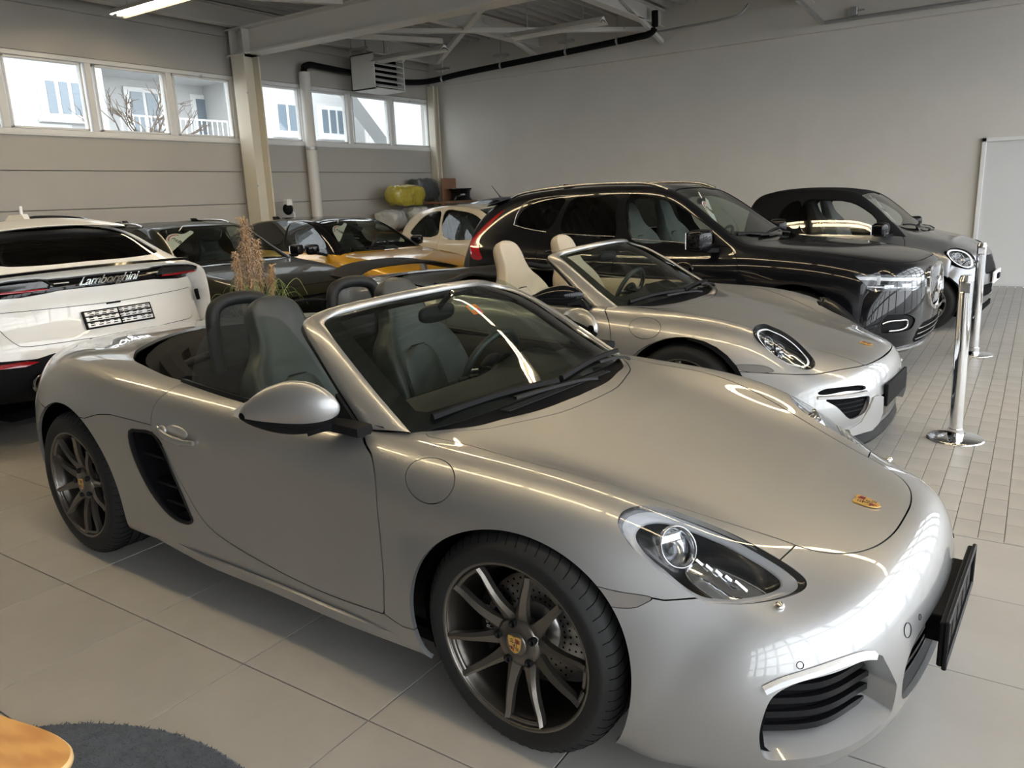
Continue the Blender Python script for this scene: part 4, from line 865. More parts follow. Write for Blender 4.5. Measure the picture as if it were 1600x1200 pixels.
    for y, z, r in ((-.6867, .446, .0085), (-.377, .4395, .019), (-.2966, .442, .0075), (.6867, .446, .0085), (.2966, .442, .0075)):
        p = near_x(HALF, abs(y), z); n = normal_at(HALF, p); p = p*[1, np.sign(y), 1]; n = n*[1, np.sign(y), 1]; q = np.linspace(0, 2*PI, 20, endpoint=False)
        f = frame(n); ring = [p+n*.0006+r*(math.cos(t)*f[:, 0]+math.sin(t)*f[:, 1]) for t in q]
        obj('parking_sensor' if r < .01 else 'tow_cap', join(tube(ring, .0011, 5, closed=True)), M_SATIN, BOX)
    # number plate carrier
    pl = obj('plate_carrier', join(*[box((.972, -.275, .30), (.987, .275, .43), .004)], box((.93, -.20, .33), (.975, .20, .41), .004)), M_BLACK, BOX, 'empty black number plate carrier')
    obj('plate_frame', join(box((.985, -.28, .295), (.997, .28, .311), .003), box((.985, -.28, .423), (.997, .28, .437), .003), box((.985, -.28, .30), (.997, -.268, .43), .003), box((.985, .268, .30), (.997, .28, .43), .003)), M_SATIN, pl)
    for k in range(5): obj('plate_rib', box((.985, -.24+.1*k, .32), (.990, -.17+.1*k, .41), .002), M_SATIN, pl)
    # bonnet crest
    p = near_z(HALF, .723, .0); crest('bonnet_crest', R['hood'], p+[0, 0, .0015], (0, 1, 0), (-.96, 0, .16), .075)
    return R
def _off(e1, e2, a, b): return e1*a+e2*b
def _ring(*a): return np.zeros((0, 3)), np.zeros((0, 3), int)
def lamp_bowl(P, c, n, steps, shift=(0, 0, 0)):
    """rings of the lamp outline scaled about its centre and sunk along -n"""
    P = spline(np.asarray(P, float), 4, True); c0 = P.mean(0); rows = [(c0 if np.allclose(c, P.mean(0), atol=.02) else np.asarray(c))+(P-c0)*k+n*d+np.asarray(shift) for k, d in steps]
    G = np.array(rows); G = np.concatenate([G, G[:, :1]], 1); m = grid_mesh(G); return m if (m['N']@n).mean() > 0 else flip(m)
def wall_between(a, b):
    """wall joining the free edge of sheet a to that of the congruent sheet b"""
    E = edges_once(a['F']); V = np.vstack([a['V'], b['V']]); n = len(a['V'])
    F = np.vstack([np.stack([E[:, 0], E[:, 1], E[:, 1]+n], 1), np.stack([E[:, 0], E[:, 1]+n, E[:, 0]+n], 1)]); m = compact(mk(V, F)); return join(m, flip(m)) if False else m
def _near(m, axes, q):
    d = ((m['V'][:, axes]-np.asarray(q))**2).sum(1); return d
def near_y(m, x, z):
    V = m['V']; k = V[:, 1] > .5; d = np.where(k, (V[:, 0]-x)**2+(V[:, 2]-z)**2, 9); i = np.argsort(d)[:4]; w = 1/(d[i]+1e-6); return np.array([x, (V[i, 1]*w).sum()/w.sum(), z])
def near_x(m, y, z):
    V = m['V']; k = V[:, 0] > .3; d = np.where(k, (V[:, 1]-y)**2+(V[:, 2]-z)**2, 9); i = np.argsort(d)[:4]; w = 1/(d[i]+1e-6); return np.array([(V[i, 0]*w).sum()/w.sum(), y, z])
def near_z(m, x, y):
    V = m['V']; k = V[:, 2] > .35; d = np.where(k, (V[:, 1]-y)**2+(V[:, 0]-x)**2, 9); i = np.argsort(d)[:4]; w = 1/(d[i]+1e-6); return np.array([x, y, (V[i, 2]*w).sum()/w.sum()])
def normal_at(m, p): return m['N'][np.argmin(((m['V']-p)**2).sum(1))]
def sweep_ring(P, a, b):
    return sweep(P, [(-a, -b), (a*.6, -b), (a, -b*.4), (a, .0), (a*.4, b*.25), (-a, b*.25)], up=(0, 1, 0), closed=True)
BOXP = boxster()
def seat(parent, x, y, mat_, rz=0, zb=.20, rake=.34, w=.25, hgt=.90, name='seat', insert=None):
    """sports seat: cushion and high backrest with bolsters and built-in headrest; faces +x"""
    root = bpy.data.objects.new(name, None); COL.objects.link(root); root.parent = parent; root.location = (x, y, zb)
    def loops(L, fn):
        return np.array([fn(*l) for l in L])
    # backrest sections: t along the back, half width, bolster depth, thickness
    L = [(0, .215, .035, .11), (.10, .245, .06, .12), (.25, .262, .075, .125), (.40, .265, .07, .12), (.52, .255, .055, .11), (.60, .225, .035, .10), (.67, .165, .018, .09), (.74, .135, .012, .085), (.82, .128, .010, .08), (.88, .110, .006, .07), (.915, .07, .0, .055), (.93, .02, 0, .03)]
    def sec(t, hw, bo, th):
        hw *= w/.25; q = []
        c = np.array([-.10-math.sin(rake)*t*hgt/.93, 0, .14+math.cos(rake)*t*hgt/.93]); f = np.array([math.cos(rake), 0, math.sin(rake)])
        prof = [(0, th*.5-bo*.25), (.45, th*.5-bo*.25), (.70, th*.5+bo*.2), (.88, th*.5+bo), (1.0, th*.5+bo*.55), (1.02, 0), (.92, -th*.45), (.5, -th*.5), (0, -th*.52)]
        pts = [(u*hw, d) for u, d in prof]+[(-u*hw, d) for u, d in prof[-2:0:-1]]
        return [c+np.array([0, u, 0])+f*d for u, d in pts]
    G = spline_rows(loops(L, sec), 3); G = np.concatenate([G, G[:, :1]], 1); m = grid_mesh(G); ctr = G.reshape(-1, 3).mean(0)
    m = m if ((m['V']-ctr)*m['N']).sum() > 0 else flip(m)
    obj('backrest', join(m, polyfan(G[-1][:-1])), mat_, root)
    # centre panel with seams, proud of the backrest
    L2 = [(.06, .125), (.2, .15), (.34, .155), (.46, .140), (.53, .10), (.555, .05)]
    def sec2(t, hw):
        c = np.array([-.10-math.sin(rake)*t*hgt/.93, 0, .14+math.cos(rake)*t*hgt/.93]); f = np.array([math.cos(rake), 0, math.sin(rake)]); d0 = .062
        return [c+np.array([0, u*hw*w/.25, 0])+f*(d0-.03*abs(u)**4-.008*(u*u)) for u in np.linspace(-1, 1, 11)]
    G2 = spline_rows(loops(L2, sec2), 4); g = grid_mesh(G2); g = g if g['N'][:, 0].mean() > 0 else flip(g)
    obj('backrest_insert', g, insert or mat_, root, 'stitched centre panel of the backrest')
    seam = []
    for t in (.30,): seam.append(tube(np.array(sec2(t, .15))+[.003, 0, .001], .0045, 5))
    ed = np.vstack([G2[:, 0], G2[-1], G2[::-1, -1]]); seam.append(tube(ed+[.004, 0, 0], .004, 5))
    obj('seam', join(*seam), M_INT, root)
    C = [(-.12, .20, .11), (.0, .245, .14), (.18, .25, .15), (.34, .24, .14), (.42, .21, .09), (.45, .15, .04)]
    def sec3(x_, hw, th):
        hw *= w/.25; prof = [(0, th*.55), (.5, th*.55), (.78, th*.75), (.93, th*.72), (1.0, th*.3), (.95, -th*.4), (.5, -th*.5), (0, -th*.5)]
        pts = [(u*hw, d) for u, d in prof]+[(-u*hw, d) for u, d in prof[-2:0:-1]]; return [np.array([x_, u, .12+d+.10*x_]) for u, d in pts]
    G3 = spline_rows(loops(C, sec3), 3); G3 = np.concatenate([G3, G3[:, :1]], 1); m3 = grid_mesh(G3); c3 = G3.reshape(-1, 3).mean(0)
    m3 = m3 if ((m3['V']-c3)*m3['N']).sum() > 0 else flip(m3); obj('cushion', join(m3, polyfan(G3[-1][:-1])), mat_, root)
    obj('seat_base', box((-.2, -.18, -.10), (.30, .18, .06), .03), M_INT, root)
    return root
def spline_rows(G, n):
    I, J = G.shape[:2]; return np.stack([spline(G[:, j], n) for j in range(J)], 1)
def steering_wheel(parent, c, tilt, r=.182):
    R = RY(-(PI/2-tilt)) ; R = np.stack([(0, 1, 0), (math.sin(tilt), 0, math.cos(tilt)), (math.cos(tilt), 0, -math.sin(tilt))], 1)   # local x->y, y->up along the rake, z->away from the driver
    t = np.linspace(0, 2*PI, 48, endpoint=False); ring = np.stack([r*np.cos(t), r*np.sin(t), 0*t], 1)
    o = obj('steering_wheel', xf(tube(ring, .0165, 10, closed=True, up=(0, 0, 1)), c, R), M_LEATHER, parent)
    sp = [tube([(.04*math.cos(a), .04*math.sin(a), .02), (.11*math.cos(a), .11*math.sin(a), .012), ((r-.005)*math.cos(a), (r-.005)*math.sin(a), 0)], [.028, .018, .014], 8, up=(0, 0, 1), flat=.4) for a in (.05, PI-.05, -PI/2)]
    obj('wheel_spoke', xf(join(*sp), c, R), M_ALU, o); obj('airbag_pad', xf(ell((0, 0, .0), (.075, .07, .035)), c, R), M_INT, o)
    obj('steering_column', xf(tube([(0, 0, .02), (0, -.0, .34)], .045, 12), c, R), M_INT, o)
    for s in (-1, 1): obj('column_stalk', xf(tube([(s*.03, .03, .06), (s*.12, .05, .055), (s*.16, .055, .05)], [.009, .008, .012], 8), c, R), M_INT, o)
    return o
def hoop(parent, x, y, z, w=.155, h=.30, name='roll_hoop', r=.030):
    P = [(x+.02, y-w, z-h), (x+.01, y-w, z-.10), (x, y-w*.86, z-.03), (x-.005, y-w*.5, z), (x-.005, y+w*.5, z), (x, y+w*.86, z-.03), (x+.01, y+w, z-.10), (x+.02, y+w, z-h)]
    o = obj(name, tube(spline(P, 5), r, 10, up=(1, 0, 0)), M_INT, parent); S = spline(P, 4); S = S[(S[:, 2] > z-.26)]
    obj('hoop_mesh', join(polyfan(S*[1, .9, 1]+[0, y*.1, -.02]), flip(polyfan(S*[1, .9, 1]+[-.004, y*.1, -.02]))), M_NET, o)
    return o
def windscreen(parent, P, Q, base, glassmat, paintmat, label=None):
    """P outer and Q inner edge of the frame (pillar foot -> header centre), base: lower edge of the glass (corner -> centre)"""
    P = spline(P, 6); Q = spline(Q, 6); tp = np.linspace(0, 1, 60)
    rs = lambda A: np.stack([np.interp(tp, np.linspace(0, 1, len(A)), A[:, k]) for k in range(3)], 1)
    P, Q = rs(P), rs(Q); full = lambda A: np.vstack([A, (A*[1, -1, 1])[-2::-1]]); P, Q = full(P), full(Q)
    mid = (P+Q)/2; nrm = _unit(np.cross(np.gradient(P, axis=0), Q-P)); 
    if nrm[:, 2].mean() < 0: nrm = -nrm
    rows = np.stack([P-nrm*.045, P-nrm*.012, P+nrm*.002, P*.75+Q*.25+nrm*.008, mid+nrm*.0085, P*.25+Q*.75+nrm*.007, Q+nrm*.001, Q-nrm*.012], 1)
    m = grid_mesh(rows); m = m if (m['N'][rows.shape[1]*5+4]@nrm[5]) > 0 else flip(m)
    fo = obj('windscreen_frame', m, paintmat, parent, label or 'silver windscreen frame')
    inn = np.stack([Q-nrm*.012, Q*.9+P*.1-nrm*.03, P*.7+Q*.3-nrm*.055, P-nrm*.045], 1); mi = grid_mesh(inn); c0 = (Q+P)/2-nrm*.02
    mi = mi if ((mi['V'].reshape(inn.shape)-c0[:, None])*mi['N'].reshape(inn.shape)).sum() > 0 else flip(mi)
    obj('frame_trim', mi, M_INT, fo)
    obj('frame_seal', tube(P-nrm*.02+[-.006, 0, 0], .010, 6), M_SATIN, fo)
    # glass: rows from the base edge up to the header
    k = len(Q)//2; side = Q[:k+1]; corner = np.argmax(side[:, 0]*-1+side[:, 2]*.6)
    B = spline(base, 8); B = np.vstack([B, (B*[1, -1, 1])[-2::-1]]); T = Q[corner:len(Q)-corner]
    n = 40; f = lambda A: np.stack([np.interp(np.linspace(0, 1, n), np.r_[0, np.cumsum(np.linalg.norm(np.diff(A, axis=0), axis=1))]/np.linalg.norm(np.diff(A, axis=0), axis=1).sum(), A[:, q]) for q in range(3)], 1)
    B, T = f(B), f(T); L = side[:corner+1]; L = np.stack([np.interp(np.linspace(0, 1, 24), np.linspace(0, 1, len(L)), L[:, q]) for q in range(3)], 1); Rr = L*[1, -1, 1]
    u = np.linspace(0, 1, 24)[:, None, None]; v = np.linspace(0, 1, n)[None, :, None]
    S = (1-u)*B[None]+u*T[None]+(1-v)*L[:, None]+v*Rr[:, None]-((1-u)*(1-v)*B[0]+(1-u)*v*B[-1]+u*(1-v)*T[0]+u*v*T[-1])
    S = S+np.array([.05, 0, .035])*(np.sin(PI*u)*np.sin(PI*v)*.14)
    g = grid_mesh(S); g = g if g['N'][:, 0].mean() > 0 else flip(g); N3 = g['N']; g = offset(g, -.010)
    uv = np.stack(np.broadcast_arrays(u, v), -1).reshape(-1, 2); sd = np.maximum(np.maximum(.07-uv[:, 0], uv[:, 0]-.90-.0*uv[:, 1]), np.maximum(.055-uv[:, 1], uv[:, 1]-.945))
    go = obj('windscreen', g, glassmat, parent, 'tinted windscreen glass')
    bd, _ = clip(offset(g, -.004), -sd); obj('glass_border', join(bd, flip(offset(bd, -.002))), M_SATIN, go, 'black printed border of the windscreen')
    return go, S
def wiper(parent, A, B, arm, name='wiper'):
    A, B = np.asarray(A, float), np.asarray(B, float); n = 14; t = np.linspace(0, 1, n)[:, None]; P = A*(1-t)+B*t+np.array([0, 0, .012])*np.sin(PI*t)
    o = obj(name, sweep(P, [(-.012, -.006), (.012, -.006), (.008, .008), (0, .012), (-.008, .008)]), M_BLACK, parent)
    obj('wiper_arm', sweep(spline(arm, 5), [(-.009, -.005), (.009, -.005), (.007, .005), (-.007, .005)]), M_SATIN, o); return o
def door_mirror(parent, a, b, top, shell, base=M_BLACK, foot=(0, 0, 0), hz=.062, hx=.075, label='door mirror', boxy=False):
    """egg-shaped housing from a (inner end) to b (tip)"""
    a, b = np.asarray(a, float), np.asarray(b, float); d = b-a; L = np.linalg.norm(d); c = (a+b)/2; f = frame(d)
    s = np.linspace(0, 1, 17); rad = np.sin(PI*np.clip(s*.96+.02, 0, 1))**.62; skew = (1-.35*s)
    def shellrows(z0, z1, k=1.0):
        V = []
        for t, r, w in zip(s, rad, skew):
            q = np.linspace(z0, z1, 13); V.append([c+d*(t-.5)+np.array([1, 0, 0])*hx*r*k*math.cos(x)*(.8+.2*w)*1.0+np.array([0, 0, 1])*(hz*r*w*1.15*math.sin(x)*(1.0 if math.sin(x) > 0 else .75)) for x in q])
        g = grid_mesh(np.array(V)); return g if ((g['V']-c)*g['N']).sum() > 0 else flip(g)
    if boxy:
        an = math.atan2(d[1], d[0])-PI/2+(PI if d[1] < 0 else 0)
        o = obj('door_mirror', xf(ell((0, 0, 0), (hx, L*.50, hz*.78), 24, 16, .5), c, RZ(an)), shell, parent, label)
        g = xf(box((-hx*1.02, -L*.46, -hz*.6), (-hx*.9, L*.46, hz*.6), .004), c, RZ(an)); obj('mirror_glass', g, M_CHROME, o)
        obj('mirror_foot', sweep(spline([a*.6+b*.4+[0, 0, -hz*.55], a+[0, 0, -hz*.75], np.asarray(foot, float)], 5), [(-.035, -.016), (.03, -.016), (.03, .016), (-.035, .016)]), base, o); return o
    o = obj('door_mirror', shellrows(-.35, PI*.86), shell, parent, label)
    obj('mirror_rim', shellrows(-PI*.55, -.35, .985), M_BLACK, o); 
    back = shellrows(PI*.86, PI*1.45, .9); obj('mirror_back', back, M_BLACK, o)
    gl = np.array([c+d*(t-.5)*.86+np.array([-hx*.80, 0, -.004])+np.array([0, 0, 1])*0 for t in s]); ring = np.vstack([gl+np.array([0, 0, 1])*(hz*.72*rad*skew)[:, None], (gl-np.array([0, 0, 1])*(hz*.55*rad*skew)[:, None])[::-1]])
    m = polyfan(ring); m = m if m['N'][0, 0] < 0 else flip(m); obj('mirror_glass', m, M_CHROME, o)
    ft = np.asarray(foot, float); root = a+np.array([.0, 0, -hz*.55])
    obj('mirror_foot', sweep(spline([a*.7+b*.3+[0, 0, -hz*.60], root*.9+b*.1, root, ft], 5), [(-.035, -.016), (.026, -.020), (.036, -.004), (.03, .012), (-.035, .012)], up=(0, 0, 1)), base, o)
    return o
def boxster_cabin():
    P = np.array([(-.655,.742,.842),(-.81,.706,.958),(-.948,.666,1.057),(-1.048,.628,1.118),(-1.105,.584,1.147),(-1.108,.505,1.170),(-1.07,.42,1.187),(-1.01,.30,1.204),(-.965,.17,1.217),(-.95,0,1.222)])
    Q = np.array([(-.50,.695,.845),(-.68,.665,.955),(-.84,.632,1.055),(-.962,.595,1.122),(-1.035,.552,1.151),(-1.052,.49,1.166),(-1.02,.41,1.180),(-.965,.29,1.197),(-.92,.16,1.209),(-.905,0,1.214)])
    base = [(-.495,.695,.838),(-.44,.58,.846),(-.40,.44,.855),(-.375,.22,.862),(-.368,0,.864)]
    windscreen(BOX, P, Q, base, M_GLASS, M_SILVER)
    # black scuttle between bonnet and glass
    C = np.array([(-.29,.0),(-.304,.24),(-.345,.40),(-.372,.5),(-.42,.575),(-.485,.655),(-.56,.708)]); B = np.array([(-.43,.0,.85),(-.435,.24,.848),(-.46,.44,.843),(-.48,.52,.84),(-.50,.58,.838),(-.53,.66,.835),(-.58,.70,.835)])
    F = np.array([near_z(HALF, x, y)-[0, 0, .012] for x, y in C]); G = np.stack([F+[.02, 0, 0], F*.6+B*.4-[0, 0, .006], B], 0); g = grid_mesh(G, False); g = g if g['N'][:, 2].mean() > 0 else flip(g)
    cw = obj('scuttle_panel', both(g), M_BLACK, BOX, 'black scuttle panel under the wipers')
    obj('scuttle_grille', join(*[tube([(-.36-.012*k, -.35, .846), (-.345-.012*k, 0, .852), (-.36-.012*k, .35, .846)], .003, 5) for k in range(4)]), M_SATIN, cw)
    wiper(BOX, (-.485, -.60, .872), (-.375, -.02, .884), [(-.37, -.30, .882), (-.355, -.10, .876), (-.345, .12, .862), (-.335, .20, .850)])
    wiper(BOX, (-.385, .02, .884), (-.465, .60, .878), [(-.40, .33, .886), (-.395, .46, .880), (-.40, .56, .862), (-.41, .61, .845)])
    # belt seals along the doors
    for s in (1, -1):
        bl = np.array([near_y(HALF, x, .80)*[1, 0, 0]+[0, y*s, z+.004] for x, y, z in ((-.66, .744, .842), (-.9, .748, .853), (-1.2, .752, .864), (-1.5, .748, .879), (-1.70, .738, .891))])
        obj('belt_seal', sweep(spline(bl, 4), [(-.016, -.03), (.014, -.012), (.013, .002), (-.012, .010)] if s > 0 else [(-.014, -.012), (.016, -.03), (.012, .010), (-.013, .002)]), M_SATIN, BOX)
        # door card
        q = np.array([[(x, s*y, z) for x in np.linspace(-.58, -1.74, 9)] for y, z in ((.73, .86), (.685, .80), (.67, .70), (.63, .62), (.66, .50), (.68, .22))]); g = grid_mesh(q); g = g if g['N'][:, 1].mean()*s < 0 else flip(g)
        dc = obj('door_card', g, M_INT, BOX); obj('armrest', beam((-1.0, s*.63, .66), (-1.55, s*.63, .64), .07, .05, bev=.015), M_LEATHER, dc); obj('door_pull', tube([(-.95, s*.66, .76), (-1.0, s*.645, .775), (-1.10, s*.645, .775), (-1.15, s*.66, .765)], .012, 8), M_ALU, dc)
        # side window, raised
        gl = [(-1.639,.904),(-1.640,.954),(-1.62,1.029),(-1.576,1.088),(-1.506,1.132),(-1.424,1.151),(-1.302,1.168),(-1.184,1.172),(-1.13,1.163),(-1.08,1.140),(-.92,1.035),(-.75,.915),(-.672,.855),(-.68,.83),(-1.64,.86)]
        q = np.array([(x, s*(.748-.28*(z-.87)), z) for x, z in spline(gl, 3, True)]); m = polyfan(q); m = m if m['N'][:, 1].mean()*s > 0 else flip(m)
        if s < 0 or True: wo = obj('side_window', m, M_GLASS, BOX, '%s side window' % ('left' if s > 0 else 'right'))
        tri = np.array([(-.665, s*.747, .852), (-.79, s*.722, .945), (-.80, s*.742, .858)]); obj('mirror_triangle', prism(tri, (0, s*.012, 0)), M_BLACK, BOX)
        door_mirror(BOX, (-.715, s*.80, .925), (-.975, s*.975, .90), None, M_SILVER, foot=(-.60, s*.79, .862), hz=.105, hx=.10, label='%s silver door mirror on a black foot' % ('left' if s > 0 else 'right'))
        # door handle: recess bowl and grip
        c = np.array([-1.565, s*.877, .722]); e = np.array([1, 0, -.07]); hd = obj('door_handle', tube(spline([c+[-.125, s*.004, .012], c+[-.06, s*.020, -.004], c+[.03, s*.022, -.014], c+[.12, s*.006, -.013]], 5), [.012]*3+[.017]*9+[.010]*4, 10, up=(0, 1, 0), flat=.62), M_SILVER, BOX)
        rec = xf(ell((0, 0, 0), (.075, .012, .026)), c+[.0, -s*.002, .012]); obj('handle_bowl', rec, M_SILVER2, hd); obj('lock_cover', xf(ell((0, 0, 0), (.026, .012, .022)), c+[-.085, s*.006, .008]), M_SILVER, hd)
    # tub: bulkhead, floor mats, console, dashboard
    obj('cabin_floor', box((-1.75, -.66, .16), (-.45, .66, .20)), M_CARPET, BOX)
    bk = np.array([[(x, y, z) for y in np.linspace(-.70, .70, 9)] for x, z in ((-1.72, .2), (-1.80, .55), (-1.90, .80), (-1.93, .86))]); g = grid_mesh(bk); obj('rear_bulkhead', join(g, flip(g)), M_CARPET, BOX)
    # folded roof / tonneau: two-part black deck behind the seats
    T = []
    for u in np.linspace(0, 1, 14):
        row = []
        for v in np.linspace(-1, 1, 25):
            a = abs(v); x0 = -1.93; x1 = np.interp(a, [0, .3, .55, .8, .93, 1], [-2.72, -2.66, -2.50, -2.29, -2.12, -1.99]); x = x0+(x1-x0)*u
            y = v*np.interp(u, [0, .4, 1], [.712, .712, .712]); z = .872+.035*math.sin(PI*u)*(1-a**4)+.05*u*(1-a*.35)-.02*(1-u)*(abs(math.sin(v*PI)))
            row.append((x, y, z))
        T.append(row)
    T = np.array(T); g = grid_mesh(T); g = g if g['N'][:, 2].mean() > 0 else flip(g); to = obj('soft_top_cover', g, M_CLOTH, BOX, 'black folded soft top behind the seats')
    for s in (1, -1): obj('roof_flap', sweep(spline([(-1.74, s*.70, .88), (-1.88, s*.66, .905), (-2.02, s*.60, .93), (-2.12, s*.50, .94)], 5), [(-.05, -.03), (.05, -.03), (.045, .012), (0, .022), (-.045, .012)]), M_CLOTH, to)
    obj('roof_edge', tube(spline([(-1.95, -.68, .885), (-1.99, -.4, .92), (-2.0, 0, .93), (-1.99, .4, .92), (-1.95, .68, .885)], 6), .018, 8), M_INT, to)
    for s in (1, -1): hoop(BOX, -1.85, s*.335, 1.165)
    wd = spline([(-1.86, -.20, .93), (-1.86, -.19, 1.07), (-1.86, -.12, 1.105), (-1.86, .12, 1.105), (-1.86, .19, 1.07), (-1.86, .20, .93)], 5)
    obj('wind_deflector', polyfan(wd), M_GLASS, BOX, 'clear wind deflector between the roll hoops'); obj('deflector_frame', tube(wd, .007, 6), M_BLACK, BOX)
    for s in (1, -1): seat(BOX, -1.22, s*.37, M_LEATHER, zb=.22, hgt=.88)
    obj('centre_console', join(box((-1.65, -.10, .2), (-.75, .10, .46), .03), beam((-.86, 0, .46), (-.66, 0, .70), .20, .06, up=(0, 1, 0), bev=.01)), M_INT, BOX); obj('gear_lever', join(tube([(-1.0, 0, .45), (-1.0, 0, .55)], .014, 8), ell((-1.0, 0, .57), (.025, .025, .03))), M_LEATHER, BOX)
    D = []
    for v in np.linspace(-1, 1, 33):
        y = v*.70; hood = .05*math.exp(-((y-.37)/.17)**4); e = 1-.0*abs(v)
        D.append([(-.42-.07*v*v, y, .835), (-.55, y, .838), (-.70, y, .842+hood*.6), (-.80, y, .845+hood), (-.855, y, .825+hood*.9), (-.865, y, .79), (-.84, y, .70), (-.80, y, .60), (-.72, y, .45), (-.60, y, .40)])
    g = grid_mesh(np.array(D)); g = g if g['N'][:, 2].mean() > 0 else flip(g); da = obj('dashboard', g, M_INT, BOX)
    for y0, y1 in ((-.62, -.25), (.12, .62)): obj('dash_vent', join(*[tube([(-.50-.012*k, y0, .842), (-.485-.012*k, (y0+y1)/2, .844), (-.50-.012*k, y1, .842)], .0035, 5) for k in range(4)]), M_SATIN, da)
    obj('dash_strip', tube([(-.872, -.66, .775), (-.875, 0, .775), (-.872, .15, .775)], .008, 6), M_ALU, da)
    for k in range(3): obj('instrument_dial', xf(lathe([(0, .006), (.05, .006), (.056, 0)][::-1], 24, 'z'), (-.845, .27+.1*k, .845), frame((-1, 0, .3))), M_SATIN, da)
    for y in (-.07, .0, .07): obj('dash_outlet', box((-.865, y-.03, .80), (-.85, y+.03, .84), .005), M_SATIN, da)
    steering_wheel(BOX, (-1.0, .37, .80), .42)
    im = obj('interior_mirror', xf(ell((0, 0, 0), (.02, .12, .038), pw=.7), (-.98, 0, 1.105), RZ(.1)), M_SATIN, BOX); obj('mirror_stalk', tube([(-.97, 0, 1.12), (-.92, 0, 1.17), (-.89, 0, 1.19)], .012, 8), M_SATIN, im)
    obj('belt_buckle', box((-1.62, -.70, .60), (-1.58, -.66, .72), .01), M_ALU, BOX)
    # vignette sticker inside the glass
    c = np.array([-.838, .075, 1.115]); ex = np.array([0, 1, 0]); ey = np.array([-.74, 0, .56]); st = obj('windscreen_sticker', place(box((-.032, -.028, 0), (.032, .028, .0015)), c, ex, ey), M_ORANGE, BOX, 'small orange sticker at the top of the windscreen')
    obj('sticker_print', place(box((-.022, -.002, 0), (.0, .018, .0025)), c, ex, ey), M_TEAL, st); obj('sticker_number', place(box((-.002, -.022, 0), (.024, -.002, .0025)), c, ex, ey), M_PINK, st)
    # wheels
    for x, zc, R, w, y in ((0, .334, .334, .245, .745), (-2.475, .343, .343, .27, .755)):
        for s in (-1, 1):
            r, cal, hd = wheel(BOX, (x, s*y, zc), R, w, .254, s, rot=math.radians(97 if x > -1 else 104), label='%s %s wheel with twin bronze-grey spokes' % ('front' if x > -1 else 'rear', 'left' if s > 0 else 'right'))
            if cal and s < 0:
                t = text_mesh('PORSCHE', .026, .0008, space=1.0); a = math.radians(183)
                ex = np.array([-math.sin(a), 0, math.cos(a)])*-1; obj('caliper_lettering', place(t, (.147*math.cos(a), -.0295, .147*math.sin(a)), ex, np.cross((0, -1, 0), ex)), M_WHITE, r)
boxster_cabin()
# ---------------------------------------------------------------- generic car body sheets for the other cars
_YF = np.array([0, .28, .50, .66, .78, .87, .93, .97, .99, 1, .97]); _XF = np.array([0, .025, .08, .16, .27, .40, .54, .68, .82, .93, 1.0]); _ZF = np.array([0, 0, .005, .02, .06, .14, .28, .46, .68, .88, 1])
def car_rows(nose, st, tail, blunt=1.0):
    R = []
    for z, xc, W, xe, ze in nose: R.append(np.stack([xc-(xc-xe)*_XF**blunt, W*_YF, z+(ze-z)*_ZF], 1))
    for x, zc, wt, zt, wb, zb, wm, zm, zs in st:
        d = zc-zt; q = [(0, zc), (.35*wt, zc-.10*d), (.72*wt, zc-.42*d), (wt, zt), ((wt+wb)/2+.014, (zt+zb)/2+.012), (wb, zb), (wb+.7*(wm-wb), zb-.28*(zb-zm)), (wm, zm), (wm-.012, zm*.55+zs*.45), (wm-.02, zs+.07), (wm-.09, zs)]
        R.append(np.array([(x, a, b) for a, b in q]))
    for z, xc, W, xe, ze in tail: R.append(np.stack([xc-(xc-xe)*_XF**blunt, W*_YF, z+(ze-z)*_ZF], 1))
    return np.array(R)
def turbo_rows():
    A = np.array(BOX_ROWS, float); x = A[..., 0].copy(); z = A[..., 2].copy()
    A[..., 0] = np.where(x > 0, x*1.05, np.where(x < -2.475, -2.475+(x+2.475)*1.09, x))
    A[..., 1] *= np.interp(x, [-2.6, -1.6, -.6, 1], [1.055, 1.03, 1.02, 1.035]); A[..., 2] = z*np.interp(x, [-2.8, -1.8, -.4, .8], [1.035, 1.025, 1.01, 1.01])
    w = np.array(BOX_ROWS)[..., 1]; A[..., 2] += np.interp(x, [-1.2, -.4, .2, .48, .66], [0, .022, .045, .042, 0])*np.exp(-((w-.665)/.13)**2)*(z > .5); return A
SPEC = {}
SPEC['volvo'] = dict(nose=[(.22, .80, .86, .42, .24), (.30, .87, .90, .40, .25), (.46, .905, .925, .40, .27), (.62, .905, .93, .39, .28), (.76, .895, .925, .37, .29), (.88, .875, .915, .35, .30), (.955, .80, .90, .32, .31)],
  st=[(.55, 1.005, .60, .985, .80, .915, .93, .72, .30), (.25, 1.045, .66, 1.03, .86, .965, .945, .74, .29), (-.10, 1.075, .70, 1.06, .875, .985, .945, .74, .28), (-.42, 1.10, .72, 1.085, .875, 1.00, .94, .74, .27), (-.62, 1.185, .70, 1.15, .855, 1.01, .938, .74, .27), (-.95, 1.42, .655, 1.375, .845, 1.02, .938, .74, .27), (-1.22, 1.58, .61, 1.535, .84, 1.03, .938, .74, .27), (-1.5, 1.632, .60, 1.585, .84, 1.035, .938, .74, .27), (-1.9, 1.65, .60, 1.60, .84, 1.045, .94, .74, .27), (-2.4, 1.645, .595, 1.59, .845, 1.06, .945, .74, .28), (-2.85, 1.62, .58, 1.56, .85, 1.08, .95, .74, .29), (-3.20, 1.575, .55, 1.50, .845, 1.10, .94, .74, .30), (-3.43, 1.50, .52, 1.41, .82, 1.11, .92, .76, .32)],
  tail=[(1.30, -3.56, .82, -3.26, .75), (1.05, -3.70, .89, -3.28, .60), (.80, -3.80, .91, -3.27, .45), (.55, -3.81, .91, -3.26, .36), (.35, -3.76, .89, -3.25, .32), (.28, -3.65, .85, -3.25, .30)])
